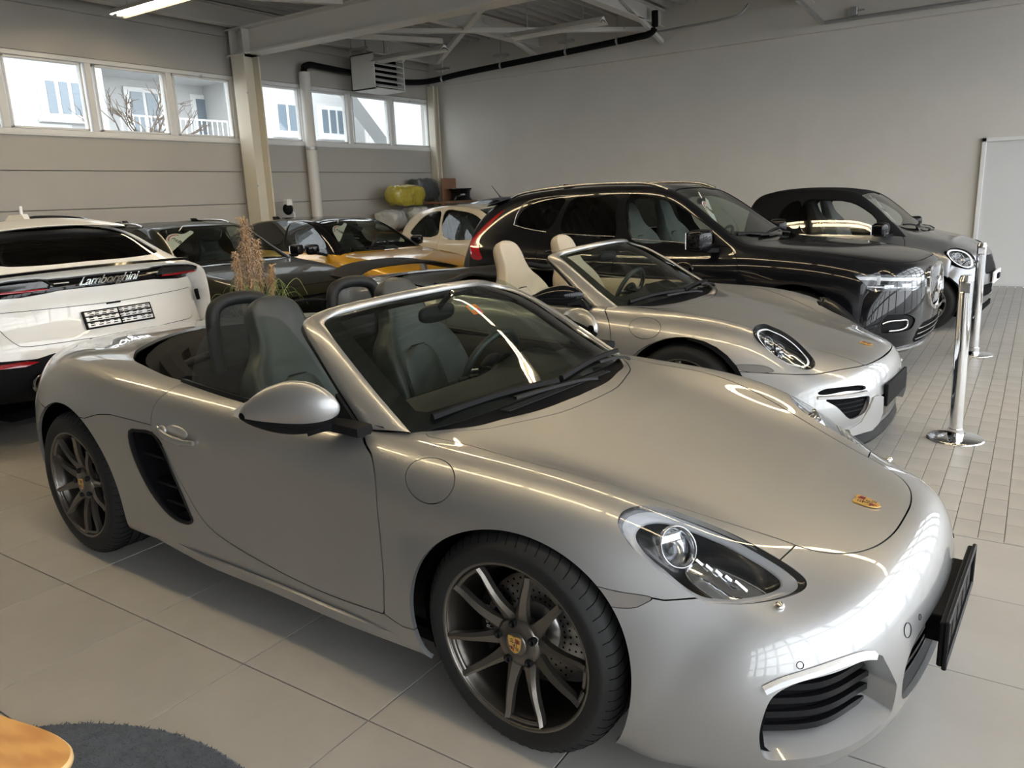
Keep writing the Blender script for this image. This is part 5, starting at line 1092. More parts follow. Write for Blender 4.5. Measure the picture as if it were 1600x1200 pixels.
SPEC['smart'] = dict(nose=[(.20, .42, .70, .05, .2), (.26, .49, .75, .03, .21), (.40, .53, .785, .03, .23), (.56, .53, .80, .02, .24), (.70, .50, .795, .0, .25), (.82, .42, .78, -.02, .26)],
  st=[(.22, .905, .42, .90, .66, .84, .80, .62, .25), (.05, .965, .48, .955, .71, .88, .82, .62, .24), (-.15, 1.01, .53, .995, .745, .905, .825, .62, .23), (-.33, 1.08, .56, 1.06, .75, .925, .825, .62, .23), (-.52, 1.25, .555, 1.215, .745, .94, .825, .62, .23), (-.72, 1.41, .535, 1.37, .74, .955, .825, .62, .23), (-.92, 1.50, .52, 1.455, .74, .965, .825, .62, .23), (-1.25, 1.53, .52, 1.485, .74, .975, .828, .62, .23), (-1.6, 1.535, .51, 1.487, .74, .985, .83, .64, .24), (-1.9, 1.50, .50, 1.445, .73, 1.0, .832, .66, .25), (-2.05, 1.39, .48, 1.32, .715, 1.0, .825, .68, .26)],
  tail=[(1.05, -2.15, .70, -1.85, .75), (.80, -2.21, .77, -1.86, .55), (.55, -2.235, .79, -1.87, .40), (.35, -2.22, .78, -1.88, .30), (.25, -2.15, .74, -1.88, .26)])
SPEC['urus'] = {'nose': [(0.22, 0.95, 0.868, 0.45, 0.24), (0.4, 1.06, 0.936, 0.42, 0.27), (0.6, 1.08, 0.946, 0.4, 0.29), (0.8, 1.02, 0.936, 0.38, 0.31)], 'st': [(0.6, 0.935, 0.64, 0.917, 0.834, 0.863, 0.96, 0.66, 0.3), (0.1, 0.998, 0.718, 0.989, 0.892, 0.944, 0.97, 0.68, 0.29), (-0.5, 1.052, 0.757, 1.038, 0.902, 0.971, 0.97, 0.7, 0.28), (-1.0, 1.25, 0.698, 1.214, 0.883, 0.998, 0.96, 0.7, 0.28), (-1.5, 1.475, 0.64, 1.43, 0.873, 1.007, 0.955, 0.7, 0.28), (-2.0, 1.538, 0.626, 1.493, 0.873, 1.016, 0.955, 0.72, 0.28), (-2.5, 1.542, 0.616, 1.493, 0.883, 1.034, 0.96, 0.74, 0.29), (-2.95, 1.52, 0.601, 1.466, 0.902, 1.061, 0.975, 0.76, 0.31), (-3.3, 1.484, 0.582, 1.43, 0.912, 1.079, 0.978, 0.78, 0.32), (-3.52, 1.43, 0.582, 1.385, 0.912, 1.097, 0.97, 0.8, 0.34), (-3.74, 1.259, 0.64, 1.223, 0.902, 1.115, 0.955, 0.84, 0.36), (-3.88, 1.155, 0.718, 1.147, 0.892, 1.106, 0.941, 0.84, 0.38)], 'tail': [(1.119, -3.965, 0.897, -3.6, 0.8), (1.07, -3.985, 0.912, -3.58, 0.7), (0.962, -3.98, 0.922, -3.56, 0.62), (0.845, -4.0, 0.936, -3.55, 0.54), (0.72, -4.045, 0.951, -3.54, 0.47), (0.56, -4.06, 0.951, -3.53, 0.42), (0.42, -4.02, 0.936, -3.53, 0.38), (0.33, -3.92, 0.888, -3.53, 0.36)]}
SPEC['fiat'] = dict(nose=[(.20, .55, .68, .2, .2), (.34, .66, .74, .18, .22), (.52, .68, .765, .17, .24), (.68, .62, .76, .15, .26)],
  st=[(.4, .80, .45, .785, .68, .74, .79, .58, .25), (.1, .88, .55, .865, .74, .81, .805, .6, .24), (-.3, .94, .62, .92, .755, .86, .808, .6, .23), (-.48, 1.03, .60, 1.0, .75, .89, .808, .6, .23), (-.75, 1.24, .565, 1.20, .745, .905, .808, .6, .23), (-1.02, 1.41, .545, 1.365, .74, .915, .808, .6, .23), (-1.5, 1.48, .55, 1.43, .74, .925, .81, .6, .23), (-1.9, 1.485, .55, 1.43, .74, .935, .812, .6, .24), (-2.3, 1.44, .53, 1.38, .735, .945, .812, .62, .25), (-2.55, 1.36, .50, 1.29, .725, .95, .805, .64, .27), (-2.68, 1.20, .53, 1.15, .71, .95, .795, .66, .28)],
  tail=[(.98, -2.76, .70, -2.45, .65), (.80, -2.82, .745, -2.45, .5), (.55, -2.85, .76, -2.45, .38), (.35, -2.82, .74, -2.46, .3)])
SPEC['hatch'] = dict(nose=[(.20, .70, .80, .4, .2), (.34, .82, .86, .38, .22), (.52, .85, .885, .37, .24), (.66, .82, .885, .35, .26)],
  st=[(.55, .79, .60, .775, .78, .73, .90, .56, .25), (.2, .87, .66, .855, .83, .81, .915, .58, .24), (-.2, .925, .70, .91, .84, .86, .915, .6, .23), (-.42, .965, .70, .945, .83, .89, .91, .6, .23), (-.63, 1.12, .655, 1.09, .815, .91, .905, .6, .23), (-.90, 1.275, .61, 1.24, .80, .925, .905, .6, .23), (-1.14, 1.365, .585, 1.325, .795, .935, .905, .6, .23), (-1.5, 1.40, .575, 1.355, .795, .94, .905, .6, .23), (-1.95, 1.405, .57, 1.355, .795, .945, .905, .6, .23), (-2.4, 1.39, .555, 1.335, .80, .96, .91, .62, .24), (-2.8, 1.33, .53, 1.26, .80, .98, .905, .64, .26), (-3.1, 1.19, .52, 1.14, .78, 1.0, .89, .66, .28)],
  tail=[(1.02, -3.28, .76, -2.95, .65), (.82, -3.36, .82, -2.95, .5), (.55, -3.38, .84, -2.95, .38), (.35, -3.34, .82, -2.95, .3)])
SPEC['estate'] = dict(nose=[(.20, .72, .80, .4, .2), (.34, .84, .87, .38, .22), (.52, .87, .89, .37, .24), (.66, .84, .89, .35, .26)],
  st=[(.55, .80, .62, .79, .79, .745, .90, .56, .25), (.2, .885, .68, .87, .84, .825, .92, .58, .24), (-.2, .945, .72, .93, .85, .88, .92, .6, .23), (-.5, .98, .72, .96, .845, .91, .915, .6, .23), (-.8, 1.15, .665, 1.12, .825, .925, .91, .6, .23), (-1.12, 1.345, .62, 1.31, .805, .94, .91, .6, .23), (-1.42, 1.42, .595, 1.375, .80, .95, .91, .6, .23), (-2.0, 1.435, .58, 1.39, .80, .96, .91, .6, .23), (-2.6, 1.42, .565, 1.375, .80, .97, .91, .62, .24), (-3.1, 1.38, .54, 1.32, .79, .985, .90, .64, .26), (-3.3, 1.27, .53, 1.21, .77, .99, .885, .66, .28)],
  tail=[(1.02, -3.42, .76, -3.1, .65), (.82, -3.46, .82, -3.1, .5), (.55, -3.48, .84, -3.1, .38), (.35, -3.44, .82, -3.1, .3)])
SPEC['mini'] = dict(nose=[(.20, .42, .66, .12, .2), (.34, .52, .71, .1, .22), (.55, .54, .735, .1, .24), (.72, .50, .73, .08, .26)],
  st=[(.3, .86, .45, .845, .64, .80, .745, .58, .25), (.0, .97, .55, .955, .70, .90, .75, .6, .24), (-.4, 1.05, .58, 1.03, .70, .93, .75, .6, .23), (-.8, 1.36, .54, 1.32, .69, .95, .75, .6, .23), (-1.1, 1.53, .52, 1.48, .685, .96, .75, .6, .23), (-1.6, 1.60, .52, 1.545, .685, .97, .75, .6, .23), (-2.1, 1.58, .51, 1.52, .685, .98, .75, .62, .24), (-2.55, 1.53, .49, 1.45, .68, .99, .745, .64, .26), (-2.75, 1.38, .48, 1.30, .67, .99, .735, .66, .28)],
  tail=[(1.05, -2.85, .66, -2.55, .65), (.82, -2.90, .70, -2.55, .5), (.55, -2.92, .71, -2.55, .38), (.35, -2.88, .69, -2.55, .3)])
CARS = dict(turbo=(-.545, 2.655, -.048), volvo=(-.477, 4.942, -.049), smart=(.20, 7.60, -.068), urus=(-8.412, .343, 3.209), hatch=(-5.87, 5.44, -.05), estate=(-5.97, 3.25, -.05), fiat=(-5.46, 8.50, -.05), mini=(-5.55, 10.30, -.01))
_SHEET = {}
def sheet(k, nu=260, nv=120):
    if k not in _SHEET:
        rows = turbo_rows() if k == 'turbo' else car_rows(SPEC[k]['nose'], SPEC[k]['st'], SPEC[k]['tail'])
        S = fair(surf(rows, nu, nv, 3), 9 if k == 'turbo' else 3.5, 4 if k == 'turbo' else 2.0)
        _SHEET[k] = grid_mesh(S, True, True), S
    return _SHEET[k]
def P3(s): return np.array(s, float)
def ab(P): P = np.asarray(P, float).copy(); P[:, 1] = np.abs(P[:, 1]); return P
def flat(m, k=.85):
    """door glass is nearly flat: press a cut-out towards its best plane"""
    V = m['V']; c = V.mean(0); n = np.linalg.svd(V-c, full_matrices=False)[2][2]
    if n@m['N'].mean(0) < 0: n = -n
    return dict(V=V-((V-c)@n)[:, None]*n*k, N=_unit(m['N']*(1-k)+n*k), F=m['F'])
class Car:
    """cuts the half sheet of a car into panels and hangs them, the wheels and the fittings on one Empty"""
    def __init__(s, key, name, label, body_mat, front=(0, .36, .40), rear=(-2.5, .36, .40), opening=None, group=None):
        s.k = key; x, y, r = CARS[key]; s.root = thing(name, label, 'car', (x, y, 0), r, group); s.h = sheet(key)[0]; s.S = sheet(key)[1]; s.mat = body_mat; s.rest = s.h; s.front, s.rear = front, rear; s.line = []
        for cx, cz, a in (front, rear):
            _, s.rest = clip(s.rest, arch_f(s.rest, cx, cz, a, a)); s.line.append(lambda m, g, cx=cx, cz=cz, a=a: clip(m, arch_f(m, cx, cz, a, a)-.02))
    def cut(s, how, outline, gap=.004, axes=(0, 2), extra=None, liner=False, keep=True):
        if how == 'fit': fn = lambda m, g: cutfit(m, outline, g)
        else: fn = lambda m, g: cutpoly(m, np.asarray(outline, float), axes, g, extra)
        a, s.rest = fn(s.rest, gap)
        if liner: s.line.append(fn)
        return a
    def put(s, name, m, mat_, label=None, r=.012, where='both', parent=None):
        if where == 'sides' and name.endswith('window'): m = flat(m)
        """where: both = one centred piece, sides = a left and a right object"""
        parent = parent or s.root; f = (lambda q: rim(q, r)) if r else (lambda q: q)
        if where == 'both': return obj(name, f(both(m)), mat_, parent, label)
        out = []
        for sd, q in (('right', mir(m)), ('left', m)): out.append(obj(name, f(q), mat_, parent, (sd+' '+label) if label else None))
        return out
    def finish(s, wheels, body_label=None, floor=True, R=.34, w=.235, rr=.235, name='body_shell'):
        obj(name, rim(both(s.rest), .014), s.mat, s.root, body_label)
        ln = offset(grid_mesh(s.S[::5, ::3], True, True), -.025)
        for f in s.line: _, ln = f(ln, 0)
        obj('inner_liner', both(ln), M_DARK, s.root, 'dark inner shell seen through the shut lines')
        for cx, cz, a in (s.front, s.rear):
            yw = np.interp(cx, [s.h['V'][:, 0].min(), s.h['V'][:, 0].max()], [.8, .8])
            for sd in (1, -1):
                th = np.radians(np.linspace(-30, 210, 22)); G = np.array([[[cx+(a+.02)*math.cos(t), sd*y, cz+(a+.0)*math.sin(t)] for y in (.42, wheels['y']+.02)] for t in th])
                fan = polyfan(np.vstack([G[:, 0], [[cx, sd*.42, .12]]])); obj('arch_liner', join(grid_mesh(G), flip(grid_mesh(G)), fan, flip(fan)), M_DARK, s.root)
        x0, x1 = s.rear[0]-.5, s.front[0]+.45
        obj('floor_pan', box((x0, -.60, .14), (x1, .60, .20)), M_DARK, s.root)
        for cx, cz, a in (s.front, s.rear):
            for sd in (-1, 1):
                wheel(s.root, (cx, sd*(wheels['y']-w/2), R), R, w, rr, sd, rot=wheels.get('rot', .3), detail=wheels.get('detail', False), style=wheels.get('style', 'multi'), rim_mat=wheels.get('mat', M_RIMB), cap=wheels.get('cap', None), label='%s %s wheel' % ('front' if cx > -1 else 'rear', 'left' if sd > 0 else 'right'))
    def trim(s, outline, r, mat_, name='window_trim', label=None, off=.002, both_sides=True, closed=True, parent=None):
        P = spline(ab(outline), 4, closed); n = np.array([normal_at(s.h, p) for p in P]); t = tube(P+n*off, r, 6, closed=closed)
        for q in ((t, mir(t)) if both_sides else (mir(t),)): obj(name, q, mat_, parent or s.root, label)
    def lamp(s, skin, outline, label, inner, depth=.07, name='headlamp', hm=None):
        hm = hm or M_LAMPDK
        out = ab(outline); c, e1, e2, n = plane_fit(out)
        for sd, mm in (('right', mir), ('left', lambda q: q)):
            hl = obj(name, mm(skin), M_CLEAR, s.root, sd+' '+label); obj('lamp_seal', mm(lamp_bowl(out, c, n, ((1.01, -.003), (.94, -.014), (.90, -.03)))), M_LAMPDK, hl)
            obj('lamp_housing', mm(lamp_bowl(out, c, n, ((.91, -.028), (.75, -depth), (0., -depth*1.15)))), hm, hl); inner(hl, mm, c, e1, e2, n, out)
def simple_seats(root, spots, mat_, zb, w=.25, hgt=.86):
    for x, y in spots: seat(root, x, y, mat_, zb=zb, w=w, hgt=hgt)
def dash(root, x, z, w, mat_=M_INT):
    D = [[(x+.28, y, z), (x+.10, y, z+.015), (x, y, z+.02+(.04 if .15 < y < .55 else 0)), (x-.07, y, z-.02), (x-.05, y, z-.20), (x+.05, y, z-.40)] for y in np.linspace(-w, w, 17)]
    g = grid_mesh(np.array(D)); g = g if g['N'][:, 2].mean() > 0 else flip(g); return obj('dashboard', g, mat_, root)
def price_tag(T, B, n, wd, label, word='ntB'):
    """white hanging card with a red arc and black lettering, hung inside a windscreen between the points T and B"""
    T, B, n = (np.asarray(v, float) for v in (T, B, n)); n = _unit(n); ey = _unit(T-B); ex = _unit(np.cross(ey, n)); c = (T+B)/2-n*.022; h = np.linalg.norm(T-B)/2.1; nn = np.cross(ex, ey); sg = 1.0 if nn@n > 0 else -1.0
    P = np.array([(-.03, 1.0), (.10, 1.04), (.16, .5), (.22, -.1), (.27, -1.05), (.0, -.80), (-.24, -.52), (-.37, -.2), (-.37, .06), (-.27, .30), (-.12, .46), (-.06, .66), (-.05, .85)])*[wd, h]
    q = spline(np.c_[P, np.zeros(len(P))], 4, True); pl = lambda m: place(m, c, ex, ey)
    o = obj('sale_tag', pl(prism(q, (0, 0, .0016))), M_PAPER); tag(o, label, 'tag', 'hanging sale tags')
    arc = np.array([(-.30*wd*math.cos(t), .40*h*math.sin(t)-.06*h, .003*sg) for t in np.linspace(-1.0, 1.1, 14)])
    obj('tag_arc', pl(tube(arc, .014*wd+.003, 5, flat=.3)), M_REDP, o)
    t = text_mesh(word, 1.0, .003); t = xf(t, (0, 0, 0), None, np.array([.30*wd, .30*h, 1])); obj('tag_lettering', pl(xf(t, (.02*wd, -.08*h, .003*sg), RZ(.0))), M_INK, o)
    obj('tag_hook', pl(tube([(-.40*wd, .95*h, 0), (-.30*wd, .55*h, 0)], .012*wd+.002, 5)), M_PAPER, o); return o
def on_plane(key, p): x, y, r = CARS[key]; return RZ(r)@np.asarray(p, float)+[x, y, 0]
def dirw(key, d): return RZ(CARS[key][2])@np.asarray(d, float)

# ---------------------------------------------------------------- second silver cabriolet
def turbo():
    C = Car('turbo', 'convertible_car', 'silver cabriolet with cream seats and raised black rear wing, behind the foreground car', M_SILVER, (0, .345, .385), (-2.45, .355, .40))
    ck = spline([(-.294,.001),(-.308,.24),(-.35,.40),(-.378,.5),(-.425,.575),(-.49,.665),(-.565,.73),(-.66,.765),(-.85,.772),(-1.26,.782),(-1.6,.785),(-1.9,.795),(-2.07,.79),(-2.24,.745),(-2.445,.665),(-2.7,.50),(-2.90,.30),(-2.98,.12),(-3.0,.001)], 5)
    C.cut('poly', np.vstack([ck, (ck*[1, -1])[::-1]]), 0, (0, 1), lambda V: .6-V[:, 2], True)
    L = P3([(.355,.655,.79),(.395,.63,.80),(.44,.62,.785),(.50,.60,.755),(.57,.585,.705),(.63,.585,.65),(.675,.60,.605),(.688,.645,.583),(.665,.685,.575),(.60,.715,.587),(.53,.73,.62),(.455,.735,.675),(.40,.735,.73),(.362,.70,.77)])
    skin = C.cut('fit', L, .003, liner=True)
    mk_ = C.cut('fit', P3([(.303,.838,.586),(.369,.812,.592),(.462,.777,.584),(.506,.773,.56),(.429,.808,.549),(.33,.835,.565)]), .002); C.put('side_marker', mk_, M_AMBER, 'side marker lamp', where='sides')
    hd = np.vstack([spline([(-.235,-.3),(-.24,.0),(-.25,.20),(-.30,.38),(-.345,.50),(-.42,.60),(-.47,.67)], 5), spline([(-.44,.685),(-.2,.675),(.0,.63),(.25,.555),(.48,.48),(.70,.42),(.875,.372)], 6), spline([(.893,.35),(.913,.24),(.925,.12),(.928,0),(.925,-.12),(.9,-.3)], 4), [(.3,-.35),(-.2,-.35)]])
    hood = C.cut('poly', hd, .0045, (0, 1), lambda V: .5-V[:, 2]); ho = C.put('hood', hood, M_SILVER)
    C.put('door', C.cut('poly', np.vstack([spline([(-.575,.98),(-.57,.862),(-.53,.825),(-.49,.775),(-.46,.667),(-.452,.60),(-.46,.42),(-.48,.29)], 5), spline([(-.75,.27),(-1.1,.28),(-1.4,.30),(-1.60,.40),(-1.70,.55),(-1.76,.70),(-1.77,.80),(-1.74,.88),(-1.72,.98)], 5)]), .005, (0, 2), lambda V: .5-V[:, 1]), M_SILVER, 'door', where='sides')
    q = np.linspace(0, 2*PI, 25)[:-1, None]; ring = P3([-.253,.838,.764])+np.cos(q)*[.10,-.011,.0045]+np.sin(q)*[-.0215,-.043,.0535]
    fl, rest = cutfit(C.rest, ring, .003); C.rest = rest; C.put('fuel_flap', fl, M_SILVER, 'round fuel filler flap', where='sides')
    fs = lambda V: np.maximum(V[:, 2]-np.interp(V[:, 0], [.2, .507, .705, .807, .90, 1.1], [.56, .55, .543, .552, .552, .552]), .02-V[:, 0])
    b, _ = clip(C.rest, fs(C.rest['V'])+.002); _, C.rest = clip(C.rest, fs(C.rest['V'])-.002); C2 = b
    slot, C2 = cutfit(C2, P3([(.73,.729,.447),(.755,.70,.467),(.826,.619,.472),(.908,.489,.463),(.924,.461,.449),(.922,.474,.439),(.847,.609,.448),(.761,.709,.44)]), 0)
    gr, C2 = cutfit(C2, P3([(.76,.705,.411),(.81,.674,.413),(.875,.58,.408),(.925,.48,.401),(.94,.445,.393),(.936,.475,.321),(.908,.545,.294),(.878,.60,.292),(.823,.672,.372)]), 0)
    bk, C2 = cutpoly(C2, [(-.3,.375),(.33,.372),(.385,.33),(.40,.25),(.42,.19),(-.3,.165)], (1, 2), 0, lambda V: .8-V[:, 0])
    C.put('front_bumper', C2, M_SILVER); C.put('light_slot', offset(slot, -.02), M_DARK, 'dark daytime light slot', where='sides'); C.put('bumper_grille', offset(gr, -.06), M_DARK, 'bumper side grille', where='sides'); C.put('centre_panel', offset(bk, -.012), M_BLACKG, 'gloss black centre of the bumper')
    for sd, mm in ((-1, mir), (1, lambda q: q)):
        for z in (.325, .35, .375): 
            P = [near_x(C.h, y, z)-[.028, .012, 0] for y in (.66, .60, .53, .47)]; obj('grille_slat', mm(sweep(P, [(-.008, -.006), (.008, -.003), (.008, .003), (-.008, .006)])), M_SATIN, C.root)
        for z in (.426,): obj('light_blade', mm(sweep([near_x(C.h, y, z)+[.006, .004, 0] for y in (.735, .68, .61, .54, .47)], [(-.012, -.010), (.007, -.007), (.007, .007), (-.012, .010)])), M_ALU, C.root)
        bl = [near_x(C.h, y, z)+[o, 0, 0] for y, z, o in ((.42,.385,.01),(.375,.390,.02),(.345,.375,.028),(.335,.28,.03),(.345,.215,.03),(.42,.190,.035),(.60,.195,.035),(.62,.235,.025),(.52,.262,.01),(.465,.33,.01))]
        obj('bumper_blade', mm(prism(np.array(bl), (-.035, -.0, 0))), M_SILVER, C.root, 'silver upright blade of the bumper')
    lp = [near_x(C.h, y, .14)+[.012, 0, 0] for y in np.linspace(.66, 0, 12)]; lp = np.vstack([lp, (np.array(lp)*[1, -1, 1])[-2::-1]]); obj('front_lip', sweep(lp, [(-.03, -.035), (.012, -.04), (.022, -.02), (.01, .03), (-.03, .03)]), M_SATIN, C.root, 'black front lip')
    def inner(hl, mm, c, e1, e2, n, out):
        for k, (x, y, z) in enumerate(((.44, .675, .70), (.50, .655, .66), (.455, .70, .665), (.525, .69, .625))):
            b_ = lathe([(0, -.03), (.03, -.02), (.034, .0), (.037, .0)], 20, 'z'); obj('projector_lens', mm(xf(join(b_, flip(b_)), (x, y, z), frame((.75, .25, .4)))), M_REFL, hl)
        obj('light_ring', mm(lamp_bowl(out, c, n, ((.86, -.02), (.80, -.022)))), M_DRL, hl, 'light guide ring'); obj('reflecting_shelf', mm(lamp_bowl(out, c+np.array([.07, 0, -.06]), n, ((.42, -.03), (0, -.03)))), M_REFL, hl)
    C.lamp(skin, L, 'round headlamp of the cabriolet', inner)
    P = np.array([(-.655,.762,.855),(-.81,.722,.968),(-.948,.68,1.067),(-1.048,.64,1.128),(-1.105,.595,1.157),(-1.108,.515,1.180),(-1.07,.42,1.197),(-1.01,.30,1.212),(-.965,.17,1.225),(-.95,0,1.230)])
    Q = np.array([(-.50,.71,.858),(-.68,.68,.965),(-.84,.645,1.065),(-.962,.607,1.132),(-1.035,.562,1.161),(-1.052,.50,1.176),(-1.02,.41,1.190),(-.965,.29,1.207),(-.92,.16,1.219),(-.905,0,1.224)])
    windscreen(C.root, P, Q, [(-.495,.71,.85),(-.44,.59,.857),(-.40,.44,.866),(-.375,.22,.872),(-.368,0,.874)], M_GLASS, M_SILVER)
    cw = np.array([(-.29,.0),(-.304,.24),(-.345,.40),(-.372,.5),(-.42,.575),(-.485,.665),(-.56,.725)]); B = np.array([(-.43,.0,.86),(-.435,.24,.858),(-.46,.44,.853),(-.48,.52,.85),(-.50,.58,.848),(-.53,.67,.845),(-.58,.715,.845)])
    F = np.array([near_z(C.h, x, y)-[0, 0, .012] for x, y in cw]); g = grid_mesh(np.stack([F+[.02, 0, 0], F*.6+B*.4-[0, 0, .006], B], 0)); g = g if g['N'][:, 2].mean() > 0 else flip(g); obj('scuttle_panel', both(g), M_BLACK, C.root)
    wiper(C.root, (-.485, -.60, .882), (-.375, -.02, .894), [(-.37, -.30, .892), (-.355, -.10, .886), (-.345, .12, .872), (-.335, .20, .860)]); wiper(C.root, (-.385, .02, .894), (-.465, .60, .888), [(-.40, .33, .896), (-.395, .46, .890), (-.40, .56, .872), (-.41, .61, .855)])
    for s in (1, -1):
        door_mirror(C.root, (-.70, s*.83, .945), (-.95, s*1.01, .93), None, M_BLACKG, foot=(-.66, s*.815, .845), hz=.075, hx=.085, label='%s black door mirror with a silver strip' % ('left' if s > 0 else 'right'))
        gl = [(-1.70,.92),(-1.70,1.0),(-1.66,1.09),(-1.56,1.145),(-1.40,1.165),(-1.2,1.175),(-1.10,1.15),(-.92,1.04),(-.75,.925),(-.69,.87),(-1.69,.89)]
        bl = np.array([(x, s*y, z) for x, y, z in ((-.66,.768,.862),(-.9,.775,.874),(-1.2,.785,.886),(-1.5,.785,.905),(-1.8,.79,.925))]); obj('belt_seal', tube(spline(bl, 4), .014, 6), M_SATIN, C.root)
        qd = np.array([[(x, s*y, z) for x in np.linspace(-.58, -1.74, 7)] for y, z in ((.755,.87),(.70,.80),(.68,.6),(.69,.24))]); g = grid_mesh(qd); g = g if g['N'][:, 1].mean()*s < 0 else flip(g); obj('door_card', g, M_LEATHER_B, C.root)
    for s in (1, -1): seat(C.root, -1.24, s*.38, M_LEATHER_B, zb=.24, hgt=.92)
    for s in (1, -1): seat(C.root, -1.90, s*.30, M_LEATHER_B, zb=.34, hgt=.46, w=.2)
    obj('cabin_floor', box((-2.2, -.66, .16), (-.45, .66, .2)), M_CARPET, C.root); dash(C.root, -.76, .84, .70); steering_wheel(C.root, (-1.0, .37, .82), .42)
    obj('centre_console', box((-1.7, -.10, .2), (-.75, .10, .48), .03), M_INT, C.root); obj('interior_mirror', ell((-.98, 0, 1.115), (.02, .12, .038), pw=.7), M_SATIN, C.root)
    T = []
    for u in np.linspace(0, 1, 16):
        row = []
        for v in np.linspace(-1, 1, 29):
            a = abs(v); x1 = np.interp(a, [0, .25, .5, .75, .92, 1], [-2.97, -2.88, -2.70, -2.42, -2.22, -2.08]); x0 = -1.98; x = x0+(x1-x0)*u; y = v*.775
            z = .945+.055*math.exp(-((a-.48)/.25)**2)*math.sin(PI*min(1, .25+u*.75))-.02*u*(1-a)+.01*(1-a)-.0*a
            row.append((x, y, z))
        T.append(row)
    g = grid_mesh(np.array(T)); g = g if g['N'][:, 2].mean() > 0 else flip(g); obj('soft_top_cover', g, M_SATIN, C.root, 'black cover with two humps behind the seats')
    P = [(-1.98, y, .955+.05*math.exp(-((abs(y)/.775-.48)/.25)**2)) for y in np.linspace(-.775, .775, 25)]; obj('roof_edge', tube(P, .022, 8), M_INT, C.root)
    # raised rear wing on two posts, red light bar below
    W = []
    for y in np.linspace(-.64, .64, 25):
        e = (y/.64)**2; x = -3.22-.02*(1-e)+.10*e*e; z = 1.03-.075*e**1.5; W.append([(x+.17, y, z-.005), (x+.08, y, z+.012), (x-.06, y, z+.018), (x-.17, y, z+.03), (x-.175, y, z+.022), (x-.05, y, z-.02), (x+.10, y, z-.022), (x+.17, y, z-.006)])
    W = np.array(W); m = grid_mesh(W); ct = W.reshape(-1, 3).mean(0); m = m if ((m['V']-W.reshape(-1, 3).reshape(25, 8, 3).mean(1).repeat(8, 0))*m['N']).sum() > 0 else flip(m)
    wg = obj('rear_wing', join(m, polyfan(W[0]), flip(polyfan(W[-1]))), M_BLACK, C.root, 'raised black rear wing')
    for s in (-1, 1): obj('wing_post', beam((-3.16, s*.40, .93), (-3.20, s*.40, 1.01), .03, .05), M_ALU, wg)
    tl = np.array([near_z(C.h, -3.40+.03*abs(y), abs(y))*[1, np.sign(y) if y else 1, 1]+[-.03, 0, .012] for y in np.linspace(-.62, .62, 21)]); obj('light_bar', tube(tl, .026, 8), M_REDLENS, C.root, 'red light bar across the tail')
    p = near_z(C.h, .815, 0); crest('bonnet_crest', ho, p+[0, 0, .0015], (0, 1, 0), (-.95, 0, .2), .075)
    obj('plate_carrier', join(box((.985, -.27, .30), (1.005, .27, .43), .004), box((.95, -.2, .33), (.99, .2, .41))), M_BLACK, C.root, 'empty black plate carrier')
    C.finish(dict(y=.885, rot=.4, style='multi', mat=M_RIM, detail=False), R=.345, w=.255, rr=.26)
turbo()

